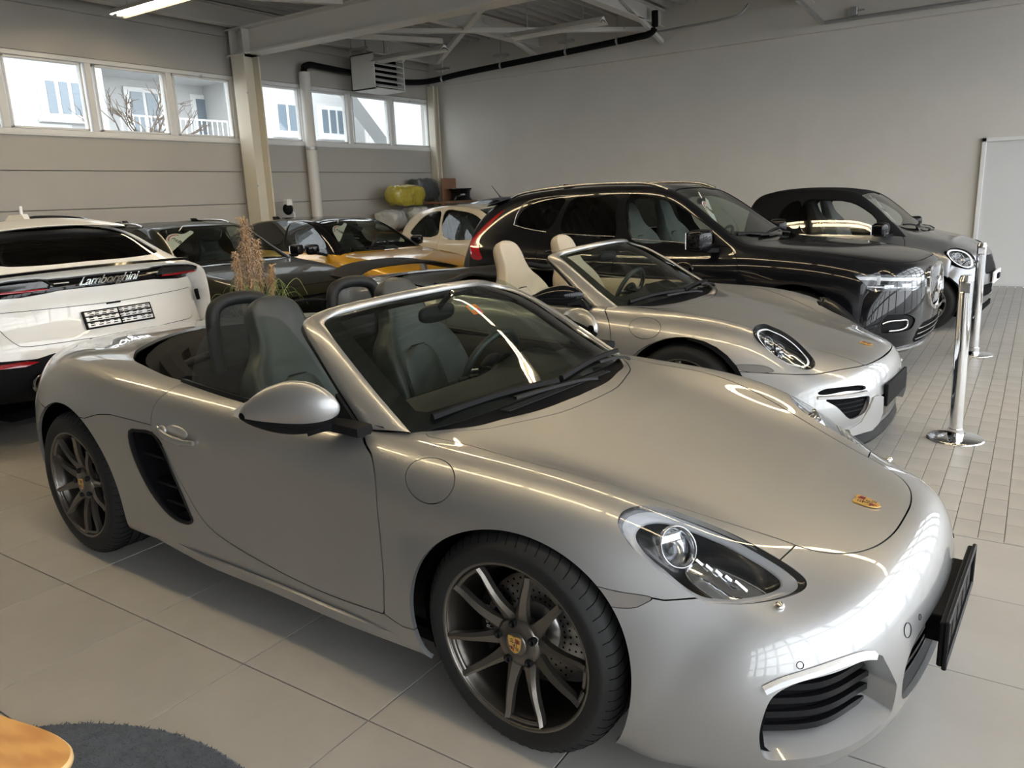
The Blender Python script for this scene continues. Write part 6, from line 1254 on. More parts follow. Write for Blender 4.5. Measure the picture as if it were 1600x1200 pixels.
# ---------------------------------------------------------------- black SUV
M_PBLACK = paint('black_metallic', (.004, .0042, .006), .0, .3, .75); M_PBLACK.node_tree.nodes['Principled BSDF'].inputs['Specular IOR Level'].default_value = .08
M_SKID = mat('satin_chrome', (.55, .55, .56), .22, 1.0)
def suv():
    C = Car('volvo', 'suv_car', 'black estate-height SUV with chrome grille and red rear light, between cabriolet and grey microcar', M_PBLACK, (0, .375, .42), (-2.865, .375, .42))
    Qw = P3([(-2.87,.738,1.300),(-2.84,.688,1.405),(-2.75,.655,1.475),(-2.557,.640,1.520),(-2.336,.637,1.525),(-2.366,.697,1.422),(-2.473,.775,1.231),(-2.704,.762,1.263)])
    Rw = P3([(-2.238,.642,1.522),(-1.999,.642,1.530),(-1.77,.64,1.530),(-1.734,.725,1.35),(-1.709,.79,1.166),(-1.999,.789,1.179),(-2.293,.787,1.195),(-2.318,.724,1.36)])
    Fw = P3([(-1.63,.636,1.529),(-1.423,.628,1.514),(-1.242,.622,1.467),(-1.074,.631,1.382),(-.944,.656,1.308),(-.785,.705,1.205),(-.742,.795,1.093),(-1.119,.799,1.117),(-1.528,.796,1.144)])
    for nm, o, g in (('quarter_window', Qw, M_GLASSD), ('rear_door_window', Rw, M_GLASSD), ('front_door_window', Fw, M_GLASS)): C.put(nm, offset(C.cut('fit', o, .006, liner=True), -.006), g, nm.replace('_', ' '), where='sides', r=0)
    C.trim(np.vstack([Fw[[0]], Fw[[8]], Fw[[6]]])[1:], .004, M_SKID, closed=False); C.trim(Rw[[6, 5, 4]], .004, M_SKID, closed=False)
    C.trim([(-2.90,.752,1.285),(-2.885,.70,1.40),(-2.80,.655,1.50),(-2.55,.628,1.547),(-2.0,.622,1.553),(-1.6,.62,1.553)], .0045, M_SKID, closed=False); C.trim([(-2.90,.752,1.285),(-2.72,.772,1.245),(-2.48,.785,1.212)], .005, M_SKID, closed=False)
    wsP = spline([(.64, 1.115), (.625, 1.20), (.585, 1.36), (.55, 1.50), (.535, 1.545), (.40, 1.572), (0, 1.585), (-.4, 1.572)], 5); wsP = np.vstack([wsP, [(-.4, 1.095), (0, 1.095), (.4, 1.10)]])
    ws = C.cut('poly', wsP, .006, (1, 2), lambda V: -1.45-V[:, 0], True); C.put('windscreen', offset(ws, -.006), M_GLASS, r=0)
    rw = C.cut('poly', [(-.3, 1.18), (.60, 1.18), (.55, 1.46), (-.3, 1.50)], .006, (1, 2), lambda V: V[:, 0]+3.1, True); C.put('rear_window', offset(rw, -.006), M_GLASSD, r=0)
    TL = P3([(-3.09,.66,1.46),(-3.21,.68,1.39),(-3.37,.752,1.235),(-3.44,.82,1.127),(-3.40,.885,1.044),(-3.34,.92,.954),(-3.20,.923,.949),(-3.27,.885,1.057),(-3.31,.815,1.151),(-3.29,.77,1.217),(-3.19,.71,1.342)])
    tl = C.cut('fit', TL, .003); C.put('rear_light', tl, M_REDLENS, 'tall red rear light', where='sides')
    LP = P3([(.444,.899,.883),(.50,.875,.884),(.60,.81,.875),(.70,.73,.865),(.80,.58,.857),(.862,.36,.84),(.868,.36,.775),(.822,.584,.735),(.70,.75,.735),(.576,.839,.748),(.515,.892,.80)])
    lp = C.cut('fit', LP, .003, liner=True)
    GR = [(-.3,.88),(.20,.88),(.29,.855),(.325,.80),(.325,.66),(.28,.59),(.18,.555),(-.3,.555)]
    gr = C.cut('poly', GR, 0, (1, 2), lambda V: .7-V[:, 0], True)
    FG = P3([(.66,.849,.44),(.676,.828,.555),(.74,.76,.56),(.80,.66,.552),(.842,.56,.50),(.835,.60,.44),(.795,.667,.425),(.715,.788,.425)]); fg = C.cut('fit', FG, .003); C.put('fog_panel', offset(fg, -.012), M_BLACK, 'matt black fog lamp panel', where='sides'); C.trim(P3([(.66,.849,.50),(.70,.81,.515),(.76,.735,.515),(.80,.66,.505),(.80,.665,.46),(.765,.72,.44),(.70,.80,.438)]), .008, M_SKID, 'fog_trim', 'bright trim of the fog lamp panel', closed=False)
    lw = C.cut('poly', [(-.3,.46),(.40,.46),(.50,.40),(.52,.33),(.45,.30),(-.3,.29)], 0, (1, 2), lambda V: .6-V[:, 0]); C.put('lower_grille', offset(lw, -.05), M_DARK)
    for z in (.33, .375, .42): 
        P = [near_x(C.h, y, z)+[.002, 0, 0] for y in np.linspace(.48, 0, 8)]; P = np.vstack([P, (np.array(P)*[1, -1, 1])[-2::-1]]); obj('grille_slat', sweep(P, [(-.02, -.006), (.005, -.004), (.005, .004), (-.02, .006)]), M_SKID, C.root, 'bright lower grille slat')
    sk = [near_x(C.h, y, z)+[.012, .004, 0] for y, z in ((.86,.315),(.80,.285),(.70,.275),(.55,.272),(.40,.27),(.2,.27),(0,.27))]; sk = np.vstack([sk, (np.array(sk)*[1, -1, 1])[-2::-1]]); obj('skid_strip', sweep(sk, [(-.02, -.012), (.008, -.010), (.010, .008), (-.02, .012)]), M_SKID, C.root, 'bright strip under the front bumper')
    # grille: chrome frame, vertical ribs, diagonal bar and ring badge
    gm = obj('grille', offset(both(gr), -.05), M_DARK, C.root, 'grille with upright bright ribs')
    fr = np.array([near_x(C.h, max(y, 0), z)+[.008, 0, 0] for y, z in spline(GR[1:-1]+[(0, .55)], 4)]); top = np.array([near_x(C.h, y, .882)+[.008, 0, 0] for y in (.0, .1, .19)])
    ringp = np.vstack([top, fr]); ringp = np.vstack([ringp, (ringp*[1, -1, 1])[-2:0:-1]]); obj('grille_frame', sweep(ringp, [(-.014, -.02), (.014, -.016), (.014, .010), (-.014, .012)], up=(1, 0, 0), closed=True), M_CHROME, gm)
    for k in range(-9, 10):
        y = k*.031; x = near_x(C.h, abs(y), .72)[0]; obj('grille_rib', box((x-.03, y-.005, .575+max(0, abs(y)-.2)*.4), (x-.006, y+.005, .87), .002), M_SKID, gm)
    obj('diagonal_bar', beam((near_x(C.h, .27, .6)[0]+.012, -.27, .59), (near_x(C.h, .27, .85)[0]+.012, .27, .855), .022, .014, up=(1, 0, 0)), M_CHROME, gm)
    t = np.linspace(0, 2*PI, 28, endpoint=False); bx = near_x(C.h, 0, .725)[0]+.012; obj('ring_badge', join(tube(np.stack([0*t+bx, .062*np.cos(t), .725+.062*np.sin(t)], 1), .011, 8, closed=True), beam((bx, .045, .77), (bx, .085, .81), .012, .014, up=(1, 0, 0))), M_CHROME, gm)
    xf_ = lambda s: s
    def inner(hl, mm, c, e1, e2, n, out):
        p = lambda *a: np.array(a)
        bar = spline([p(.46,.885,.845), p(.55,.825,.84), p(.64,.76,.832), p(.75,.64,.82), p(.845,.42,.805)], 5)-[.02, .02, 0]
        obj('light_guide', mm(sweep(bar, [(-.010, -.014), (.012, -.012), (.012, .012), (-.010, .014)])), M_DRL, hl, 'white T-shaped light guide'); obj('light_guide', mm(beam((.60,.775,.87), (.60,.775,.79), .02, .02)), M_DRL, hl)
        obj('lamp_brow', mm(sweep(bar+[0, 0, .035], [(-.01, -.012), (.01, -.012), (.01, .012), (-.01, .012)])), M_REFL, hl)
        for y, x in ((.70, .675), (.56, .775)): obj('projector_lens', mm(xf(box((-.055, -.018, -.02), (.055, .018, .01), .008), (x-.02, y, .768), frame((.8, .5, .1)))), M_REFL, hl)
        obj('reflecting_shelf', mm(sweep(bar-[0, 0, .062], [(-.02, -.01), (.02, -.006), (.02, .006), (-.02, .01)])), M_REFL, hl)
    C.lamp(lp, LP, 'headlamp with white T-shaped light', inner, .06, hm=M_LAMPGREY)
    hd = np.vstack([spline([(-.52,-.3),(-.52,0),(-.54,.3),(-.60,.55),(-.66,.70)], 5), spline([(-.62,.715),(-.3,.74),(.1,.745),(.35,.735),(.55,.70),(.68,.62),(.76,.48),(.80,.30),(.81,0),(.80,-.3)], 5)])
    C.put('hood', C.cut('poly', hd, .005, (0, 1), lambda V: .9-V[:, 2]), M_PBLACK)
    dp = np.vstack([spline([(-.60,1.08),(-.549,1.045),(-.485,.964),(-.47,.784),(-.47,.45),(-.50,.36)], 4), [(-1.6,.36),(-1.655,.45),(-1.655,1.16),(-1.60,1.12)]]); C.put('front_door', C.cut('poly', dp, .005, (0, 2), lambda V: .5-V[:, 1]), M_PBLACK, 'front door', where='sides')
    rp = np.vstack([[(-1.665,1.155),(-1.665,.36)], spline([(-2.25,.36),(-2.32,.55),(-2.42,.80),(-2.52,1.0),(-2.515,1.12),(-2.48,1.20)], 4)]); C.put('rear_door', C.cut('poly', rp, .005, (0, 2), lambda V: .5-V[:, 1]), M_PBLACK, 'rear door', where='sides')
    for s in (1, -1):
        rl = np.array([near_z(C.h, x, y)+[0, 0, o] for x, y, o in ((-3.10,.50,.004),(-2.95,.535,.03),(-2.4,.555,.035),(-1.9,.56,.035),(-1.45,.56,.03),(-1.28,.555,.004))])*[1, s, 1]; obj('roof_rail', tube(spline(rl, 5), .013, 8), M_SKID, C.root, '%s bright roof rail' % ('left' if s > 0 else 'right'))
        door_mirror(C.root, (-.74, s*.93, 1.145), (-.80, s*1.105, 1.14), None, M_BLACKG, foot=(-.70, s*.83, 1.05), hz=.12, hx=.085, label='%s black door mirror' % ('left' if s > 0 else 'right'), boxy=True)
        for x in (-1.48, -2.30): obj('door_handle', tube(spline([(x-.10, s*.905, 1.03), (x-.05, s*.935, 1.035), (x+.05, s*.935, 1.035), (x+.10, s*.905, 1.03)], 4), .013, 8), M_PBLACK, C.root)
        pil = np.array([(-.76, s*.70, 1.20), (-.66, s*.80, 1.08), (-.80, s*.79, 1.09)]); 
    sp = [[(-3.12, y, 1.575-.04*(y/.6)**2), (-3.36, y, 1.545-.06*(y/.6)**2), (-3.40, y, 1.525-.06*(y/.6)**2), (-3.15, y, 1.535-.04*(y/.6)**2)] for y in np.linspace(-.56, .56, 13)]; G = np.array(sp); G = np.concatenate([G, G[:, :1]], 1); m = grid_mesh(G); ct = G.mean((0, 1)); m = m if ((m['V']-ct)*m['N']).sum() > 0 else flip(m); obj('roof_spoiler', m, M_PBLACK, C.root)
    fin = obj('roof_aerial', prism(np.array([(-2.75, 0, 1.62), (-2.60, 0, 1.625), (-2.70, 0, 1.67), (-2.76, 0, 1.675)])-[0, .015, 0], (0, .03, 0)), M_PBLACK, C.root)
    for s in (1, -1): seat(C.root, -1.42, s*.38, M_LEATHER_G, zb=.50, hgt=.88)
    for y in (-.45, 0, .45): seat(C.root, -2.25, y, M_LEATHER_G, zb=.52, hgt=.80, w=.2)
    dash(C.root, -.95, 1.04, .72); steering_wheel(C.root, (-1.12, .38, 1.03), .42); obj('cabin_floor', box((-3.3, -.7, .3), (-.6, .7, .34)), M_CARPET, C.root); obj('interior_mirror', ell((-1.18, 0, 1.46), (.02, .12, .035), pw=.7), M_SATIN, C.root)
    hl_ = grid_mesh(C.S[::4, ::4], True, True); hl_ = flip(offset(hl_, -.05)); hl_, _ = clip(hl_, 1.50-hl_['V'][:, 2]); obj('headlining', both(hl_), M_CARPET, C.root)
    wiper(C.root, (-.62, -.55, 1.165), (-.52, .0, 1.135), [(-.52, -.25, 1.145), (-.5, .1, 1.13), (-.5, .3, 1.11)]); wiper(C.root, (-.56, .05, 1.14), (-.62, .58, 1.165), [(-.53, .3, 1.15), (-.5, .5, 1.13), (-.52, .6, 1.11)])
    C.finish(dict(y=.935, rot=.2, style='multi', mat=M_RIMB, detail=False), R=.365, w=.235, rr=.245)
    price_tag((-1.569,4.888,1.50), (-1.329,4.414,1.302), (.78,-.05,.62), .24, 'white sale tag with red arc behind the windscreen of the black SUV')
suv()

# ---------------------------------------------------------------- grey microcar
M_PGREY = paint('grey_metallic', (.26, .265, .28), .7, .32)
def micro():
    C = Car('smart', 'small_car', 'small grey two-seater with black soft roof parked by the white door', M_PGREY, (0, .30, .335), (-1.873, .30, .34))
    F = P3([(-1.372,.58,1.385),(-1.133,.573,1.39),(-.90,.560,1.37),(-.717,.575,1.28),(-.567,.62,1.15),(-.60,.69,1.04),(-1.072,.717,1.02),(-1.344,.716,1.04)])
    Qq = P3([(-1.64,.655,1.20),(-1.55,.59,1.36),(-1.42,.582,1.385),(-1.40,.70,1.07),(-1.45,.70,1.08)])
    C.put('door_window', offset(C.cut('fit', F, .006, liner=True), -.006), glass('clear_side_glass', (.86, .88, .87)), 'door window', where='sides', r=0); C.put('quarter_window', offset(C.cut('fit', Qq, .006, liner=True), -.006), M_GLASS, 'quarter window', where='sides', r=0)
    wsP = spline([(.55, 1.035), (.53, 1.15), (.50, 1.30), (.47, 1.40), (.455, 1.425), (.3, 1.445), (0, 1.455), (-.4, 1.44)], 5); wsP = np.vstack([wsP, [(-.4, 1.02), (0, 1.015), (.4, 1.02)]])
    C.put('windscreen', offset(C.cut('poly', wsP, .006, (1, 2), lambda V: -1.0-V[:, 0], True), -.006), M_GLASS, r=0)
    C.put('rear_window', offset(C.cut('poly', [(-.3, 1.08), (.46, 1.08), (.40, 1.36), (-.3, 1.36)], .005, (1, 2), lambda V: V[:, 0]+1.9, True), -.006), M_GLASSD, r=0)
    # black roof and pillars
    rf = C.cut('poly', [(-2.3, 1.02), (-2.0, 1.02), (-1.62, 1.03), (-.40, 1.0), (-.26, .985), (-.30, 1.02), (-.6, 1.30), (-.95, 1.60), (-2.3, 1.60)], .004, (0, 2)); C.put('soft_roof', rf, M_CLOTH, 'black soft roof and pillars')
    LPm = P3([(.16,.775,.835),(.17,.735,.865),(.24,.66,.87),(.33,.58,.83),(.39,.545,.76),(.41,.56,.68),(.37,.64,.655),(.29,.72,.69),(.21,.775,.76)]); lp = C.cut('fit', LPm, .003, liner=True)
    gr = C.cut('poly', [(-.3,.76),(.30,.76),(.44,.74),(.46,.66),(.38,.58),(-.3,.57)], .004, (1, 2), lambda V: .2-V[:, 0]); C.put('grille', offset(gr, -.02), M_BLACK, 'wide black grille')
    lw = C.cut('poly', [(-.3,.47),(.45,.47),(.50,.40),(.42,.34),(-.3,.33)], .0, (1, 2), lambda V: .2-V[:, 0]); C.put('lower_grille', offset(lw, -.03), M_DARK)
    dp = np.vstack([spline([(-.30,1.0),(-.25,.93),(-.245,.75),(-.26,.45),(-.30,.33)], 4), [(-1.30,.33)], spline([(-1.40,.45),(-1.46,.7),(-1.44,1.03)], 4)]); C.put('door', C.cut('poly', dp, .005, (0, 2), lambda V: .45-V[:, 1]), M_PGREY, 'door', where='sides')
    def inner(hl, mm, c, e1, e2, n, out):
        obj('light_ring', mm(lamp_bowl(out, c, n, ((.88, -.016), (.76, -.02)))), M_DRL, hl, 'light guide ring'); b_ = lathe([(0, -.04), (.05, -.03), (.06, .0), (.064, .0)], 22, 'z'); obj('projector_lens', mm(xf(join(b_, flip(b_)), c-n*.035, frame(n))), M_REFL, hl)
    C.lamp(lp, LPm, 'rounded headlamp of the grey microcar', inner, .06)
    for s in (1, -1):
        door_mirror(C.root, (-.44, s*.80, 1.075), (-.49, s*.955, 1.07), None, M_BLACKG, foot=(-.40, s*.72, 1.01), hz=.095, hx=.07, label='%s black door mirror' % ('left' if s > 0 else 'right'), boxy=True); seat(C.root, -1.05, s*.30, M_LEATHER_G if s > 0 else M_INT, zb=.52, hgt=.80, w=.22)
        obj('door_handle', tube(spline([(-1.28, s*.815, .86), (-1.22, s*.85, .865), (-1.12, s*.85, .865), (-1.06, s*.815, .86)], 4), .012, 8), M_PGREY, C.root)
    dash(C.root, -.62, 1.0, .60); steering_wheel(C.root, (-.78, .30, 1.0), .5, .17); obj('cabin_floor', box((-1.9, -.6, .3), (-.3, .6, .34)), M_CARPET, C.root)
    wiper(C.root, (-.34, -.42, 1.10), (-.25, .0, 1.055), [(-.25, -.2, 1.07), (-.2, .0, 1.05), (-.17, .12, 1.03)]); wiper(C.root, (-.27, .03, 1.06), (-.33, .42, 1.095), [(-.25, .2, 1.07), (-.2, .32, 1.05), (-.17, .4, 1.02)])
    obj('plate_carrier', box((.535, -.26, .47), (.555, .26, .59), .004), M_PAPER, C.root, 'white blank number plate'); obj('plate_holder', box((.555, -.06, .50), (.575, .06, .56), .004), M_BLACK, C.root)
    C.finish(dict(y=.80, rot=.2, style='multi', mat=M_RIMB), R=.295, w=.19, rr=.20)
    price_tag((-.537,7.591,1.411), (-.269,7.247,1.16), (.72,-.05,.69), .22, 'white sale tag behind the windscreen of the grey microcar')
micro()
# ---------------------------------------------------------------- white SUV seen from behind
M_PWHITE = paint('pearl_white', (.80, .79, .77), .0, .35)
def white_suv():
    C = Car('urus', 'suv_car', 'white SUV, tail to the viewer, with chrome lettering between its lights, at left edge', M_PWHITE, (0, .40, .46), (-3.003, .40, .46))
    gl = C.cut('poly', spline([(-.3,1.232),(.0,1.232),(.40,1.232),(.60,1.25),(.635,1.275),(.60,1.32),(.53,1.42),(.49,1.468),(.44,1.482),(0,1.488),(-.3,1.485)], 3), .004, (1, 2), lambda V: V[:, 0]+2.9, True)
    sp, gl = clip(gl, 1.405-gl['V'][:, 2]+.012*np.abs(gl['V'][:, 1])); C.put('rear_window', offset(gl, -.012), M_GLASSD, r=0); C.put('spoiler_underside', offset(sp, -.03), M_BLACK, 'black underside of the roof spoiler')  # top strip of the rear glass drawn as the black spoiler underside
    spl = [[(-3.26, y, 1.545-.05*(y/.55)**2), (-3.46, y, 1.497-.03*(y/.55)**2), (-3.475, y, 1.480-.03*(y/.55)**2), (-3.30, y, 1.50-.05*(y/.55)**2)] for y in np.linspace(-.53, .53, 15)]; G = np.array(spl); G = np.concatenate([G, G[:, :1]], 1); m = grid_mesh(G); m = m if ((m['V']-G.mean((0, 1)))*m['N']).sum() > 0 else flip(m); obj('roof_spoiler', m, M_PWHITE, C.root)
    st = C.cut('poly', spline([(-.3,1.062),(0,1.062),(.36,1.064),(.44,1.055),(.77,1.045),(.845,1.08),(.835,1.125),(.78,1.150),(.44,1.160),(.40,1.152),(0,1.152),(-.3,1.152)], 2), .003, (1, 2), lambda V: V[:, 0]+3.6)
    bd = C.put('black_band', offset(st, -.012), M_BLACKG, 'black band between the rear lights', r=0)
    tx = xf(text_mesh('Lamborghini', .105, .004, shear=.6, space=.90), s=np.array([.95, .78, 1])); rx = C.h['V']; px_ = lambda y, z: np.array([rx[(np.abs(rx[:, 1]-abs(y)) < .04) & (np.abs(rx[:, 2]-z) < .03), 0].min(), y, z])
    obj('lettering', place(tx, px_(.02, 1.108)+[-.008, 0, 0], (0, -1, 0), (.05, 0, 1)), M_CHROME, C.root, 'chrome script lettering reading Lamborghini')
    for s in (1, -1):
        pts = np.array([px_(s*y, z)+[-.004, 0, 0] for y, z in ((.40,1.095),(.46,1.135),(.62,1.132),(.78,1.125),(.815,1.10),(.77,1.075),(.60,1.082),(.46,1.088))]); m = prism(pts, (.03, 0, 0)); obj('rear_light', m, M_LAMPDK, C.root, '%s dark rear light' % ('left' if s > 0 else 'right'))
        pts = np.array([px_(s*y, z)+[-.010, 0, 0] for y, z in ((.43,1.078),(.46,1.088),(.62,1.088),(.80,1.088),(.82,1.079),(.60,1.074))]); obj('light_blade', prism(pts, (.02, 0, 0)), M_REDLENS, C.root, 'thin red light strip')
        a = px_(s*.42, 1.112)+[-.012, 0, 0]; obj('light_fork', tube([a+[0, -s*.03, 0], a, a+[0, s*.03, .03], a+[0, s*.03, .03], a, a+[0, s*.02, -.028]], .006, 6), M_SATIN, C.root)
        obj('band_accent', tube([px_(s*.40, 1.113)+[-.01, 0, 0], px_(s*.30, 1.113)+[-.01, 0, 0]], .005, 6), M_ALU, C.root)
        pts = np.array([px_(s*y, z)+[-.012, 0, 0] for y, z in ((.60,.618),(.66,.632),(.80,.628),(.815,.60),(.68,.598))]); obj('red_reflector', prism(pts, (.02, 0, 0)), M_REDLENS, C.root)
        e = lathe([(.062, 0), (.068, -.02), (.068, -.06), (.058, -.06), (.05, .05)], 28, 'x'); obj('exhaust_pipe', xf(join(e, flip(e)), px_(s*.60, .47)+[.03, 0, 0]), M_CHROME, C.root); obj('exhaust_bore', xf(join(flip(lathe([(0, 0), (.055, 0)], 20, 'x')), lathe([(0, 0), (.055, 0)], 20, 'x')), px_(s*.60, .47)+[.01, 0, 0]), M_DARK, C.root)
        rl = np.array([near_z(C.h, x, y)+[0, 0, o] for x, y, o in ((-3.05,.60,.006),(-2.85,.615,.05),(-2.4,.62,.062),(-1.9,.625,.055),(-1.6,.625,.006))])*[1, s, 1]; obj('roof_rail', sweep(spline(rl, 5), [(-.02, -.012), (.02, -.012), (.014, .014), (-.014, .014)]), M_BLACKG, C.root, '%s black roof rail' % ('left' if s > 0 else 'right'))
        vt = np.array([near_y(C.h, x, z)+[0, .004, 0] for x, z in ((-3.80, .93), (-3.83, .925), (-3.81, .84), (-3.78, .84))])*[1, s, 1]; obj('side_vent', prism(vt, (0, -s*.03, 0)), M_DARK, C.root)
        obj('door_mirror', ell((-.85, s*1.06, 1.08), (.09, .11, .075)), M_PWHITE, C.root)
    lip = np.array([px_(y, 1.195-.012*(abs(y)/.8)**2)+[-.006, 0, 0] for y in np.linspace(-.76, .76, 25)]); obj('tail_lip', sweep(lip, [(-.02, -.008), (.02, -.008), (.012, .010), (-.02, .012)]), M_BLACKG, C.root, 'dark edge of the tail lip')
    gt = C.cut('poly', np.vstack([spline([(-.3,.945),(0,.94),(.40,.948),(.75,.955)], 3), spline([(.765,.94),(.74,.84),(.675,.735),(.62,.722)], 3), [(0,.715),(-.3,.715)]]), .004, (1, 2), lambda V: V[:, 0]+3.6); C.put('tailgate_panel', gt, M_PWHITE, 'lower tailgate panel')
    df = C.cut('poly', [(-.3,.66),(.50,.655),(.60,.635),(.82,.645),(.90,.60),(.88,.30),(-.3,.30)], .004, (1, 2), lambda V: V[:, 0]+3.62); C.put('rear_diffuser', offset(df, -.01), M_BLACK, 'black rear diffuser')
    for y in (-.36, -.12, .12, .36): obj('diffuser_fin', box((-4.0, y-.008, .33), (-3.85, y+.008, .55)), M_BLACK, C.root)
    c = np.array([-4.004, -.012, .838]); ex = (0, -1, 0); ey = (.3, 0, 1); pf = obj('plate_carrier', place(box((-.27, -.065, 0), (.27, .065, .012), .004), c, ex, ey), M_BLACK, C.root, 'empty number plate carrier with grey clips')
    ins = [place(box((x0, y0, .010), (x1, y1, .0155), .002), c, ex, ey) for x0, x1 in ((-.255, -.006), (.006, .255)) for y0, y1 in ((-.055, -.022), (-.012, .018), (.026, .055))]
    for m in ins: obj('plate_insert', m, M_ALU, pf)
    r_ = random.Random(3); obj('clip_row', join(*[place(box((x, y, .0155), (x+.03, y+.006, .019)), c, ex, ey) for y in (-.045, -.03, -.005, .01, .03, .045) for x in [-.24+.055*k+r_.random()*.02 for k in range(9)]]), M_BLACK, pf)
    obj('tailgate_handle', box((-3.985, -.06, .925), (-3.96, .06, .945), .006), M_BLACK, C.root)
    af = obj('roof_aerial', join(prism(np.array([(-3.10, -.022, 1.50), (-2.80, -.022, 1.535), (-2.87, -.022, 1.575), (-3.05, -.022, 1.58)]), (0, .044, 0)), tube([(-3.01, 0, 1.57), (-3.01, 0, 1.64)], .012, 8)), M_PWHITE, C.root)
    for s in (1, -1): C.put('side_window', offset(C.cut('poly', spline([(-2.95,1.12),(-3.0,1.2),(-2.85,1.36),(-2.5,1.42),(-1.9,1.43),(-1.5,1.38),(-1.05,1.12),(-1.8,1.09)], 3, True), .005, (0, 2), lambda V: .4-V[:, 1], True), -.006), M_GLASSD, 'side window', where='sides', r=0) if s > 0 else None
    C.put('windscreen', offset(C.cut('poly', [(-.3,1.06),(.72,1.06),(.62,1.40),(.55,1.44),(-.3,1.47)], .005, (1, 2), lambda V: -1.5-V[:, 0], True), -.006), M_GLASSD, r=0)
    C.finish(dict(y=.965, rot=.2, mat=M_RIM), R=.39, w=.29, rr=.28)
white_suv()

# ---------------------------------------------------------------- dark estate and yellow hatchback facing the viewer
M_POLIVE = paint('dark_olive_metallic', (.016, .015, .010), .0, .4, .4); M_POLIVE.node_tree.nodes['Principled BSDF'].inputs['Specular IOR Level'].default_value = .05; M_PYELLOW = paint('gold_yellow', (.62, .33, .012), .25, .3); M_PCREAM = paint('cream_paint', (.72, .62, .45), 0, .35); M_PSLATE = paint('slate_grey', (.16, .17, .19), .6, .32)
def common_front(C, hoodp, hz, mirrors, mcol, seats, zb, dx, dz, wsc):
    C.put('windscreen', offset(C.cut('poly', wsc, .006, (1, 2), lambda V: -1.6-V[:, 0], True), -.006), M_GLASS, r=0)
    if hoodp is not None: C.put('hood', C.cut('poly', hoodp, .005, (0, 1), lambda V: hz-V[:, 2]), C.mat)
    for s in (1, -1):
        a, b, f, h, hx = mirrors; door_mirror(C.root, np.array(a)*[1, s, 1], np.array(b)*[1, s, 1], None, mcol, foot=np.array(f)*[1, s, 1], hz=h, hx=hx, label='%s door mirror' % ('left' if s > 0 else 'right'), boxy=True); seat(C.root, seats[0], s*seats[1], M_LEATHER, zb=zb, hgt=.84)
    dash(C.root, dx, dz, .66); steering_wheel(C.root, (dx-.18, .36, dz-.02), .42); obj('cabin_floor', box((C.rear[0]-.3, -.65, .28), (-.5, .65, .32)), M_CARPET, C.root); obj('interior_mirror', ell((dx-.22, 0, dz+.30), (.02, .12, .035), pw=.7), M_SATIN, C.root)
def estate_car():
    C = Car('estate', 'estate_car', 'dark olive estate with a sale tag in its windscreen, behind the pampas grass', M_POLIVE, (0, .33, .37), (-2.63, .33, .37))
    ws = np.vstack([spline([(.66, .965), (.635, 1.08), (.59, 1.22), (.555, 1.315), (.53, 1.345), (.38, 1.362), (0, 1.37), (-.4, 1.362)], 4), [(-.4, .955), (0, .955), (.4, .96)]])
    common_front(C, np.vstack([spline([(-.34,-.3),(-.34,0),(-.38,.3),(-.45,.58),(-.46,.68)], 4), spline([(-.4,.70),(.1,.69),(.4,.66),(.60,.58),(.72,.40),(.76,.2),(.77,0),(.76,-.3)], 4)]), .75, ((-.70,.93,1.03),(-.76,1.06,1.03),(-.66,.85,.97),.085,.07), M_PBLACK, (-1.35, .37), .32, -.80, .93, ws)
    for nm, o in (('front_door_window', [(-1.62,1.35),(-1.35,1.335),(-1.05,1.22),(-.78,1.06),(-.68,.975),(-1.0,.96),(-1.62,.975)]), ('rear_door_window', [(-2.55,1.33),(-1.72,1.355),(-1.72,.98),(-2.5,1.0)]), ('quarter_window', [(-2.65,1.33),(-3.0,1.28),(-2.95,1.03),(-2.62,1.01)])):
        C.put(nm, offset(C.cut('poly', spline(o, 4, True), .005, (0, 2), lambda V: .4-V[:, 1], True), -.006), M_GLASSD if nm != 'front_door_window' else M_GLASS, nm.replace('_', ' '), where='sides', r=0)
    dp = np.vstack([spline([(-.60,1.0),(-.50,.92),(-.44,.75),(-.43,.5),(-.46,.32)], 3), [(-1.65,.32),(-1.66,.98)]]); C.put('front_door', C.cut('poly', dp, .005, (0, 2), lambda V: .5-V[:, 1]), C.mat, 'front door', where='sides')
    for s in (1, -1): rl = np.array([near_z(C.h, x, y)+[0, 0, o] for x, y, o in ((-3.0,.53,.004),(-2.8,.545,.03),(-2.2,.56,.035),(-1.6,.565,.03),(-1.45,.565,.004))])*[1, s, 1]; obj('roof_rail', tube(spline(rl, 4), .013, 8), M_SKID, C.root)
    hl = C.cut('fit', P3([(.45,.86,.70),(.62,.78,.70),(.75,.65,.69),(.80,.50,.67),(.79,.52,.60),(.70,.70,.60),(.52,.85,.62)]), .003); C.put('headlamp', hl, M_LAMPDK, 'headlamp', where='sides')
    gr = C.cut('poly', [(-.3,.66),(.40,.66),(.44,.55),(.36,.32),(-.3,.30)], .004, (1, 2), lambda V: .6-V[:, 0]); C.put('grille', offset(gr, -.02), M_BLACK)
    obj('roof_aerial', prism(np.array([(-2.95, -.015, 1.40), (-2.80, -.015, 1.41), (-2.88, -.015, 1.46), (-2.95, -.015, 1.46)]), (0, .03, 0)), M_POLIVE, C.root)
    wiper(C.root, (-.50, -.55, 1.0), (-.42, .0, .98), [(-.42, -.25, .985), (-.38, .1, .96), (-.36, .2, .94)]); C.finish(dict(y=.905, rot=.2), R=.325, w=.235, rr=.235)
    price_tag((-7.119,3.165,1.345), (-6.87,2.61,1.17), (.70,-.05,.72), .26, 'white sale tag behind the windscreen of the dark estate')
estate_car()
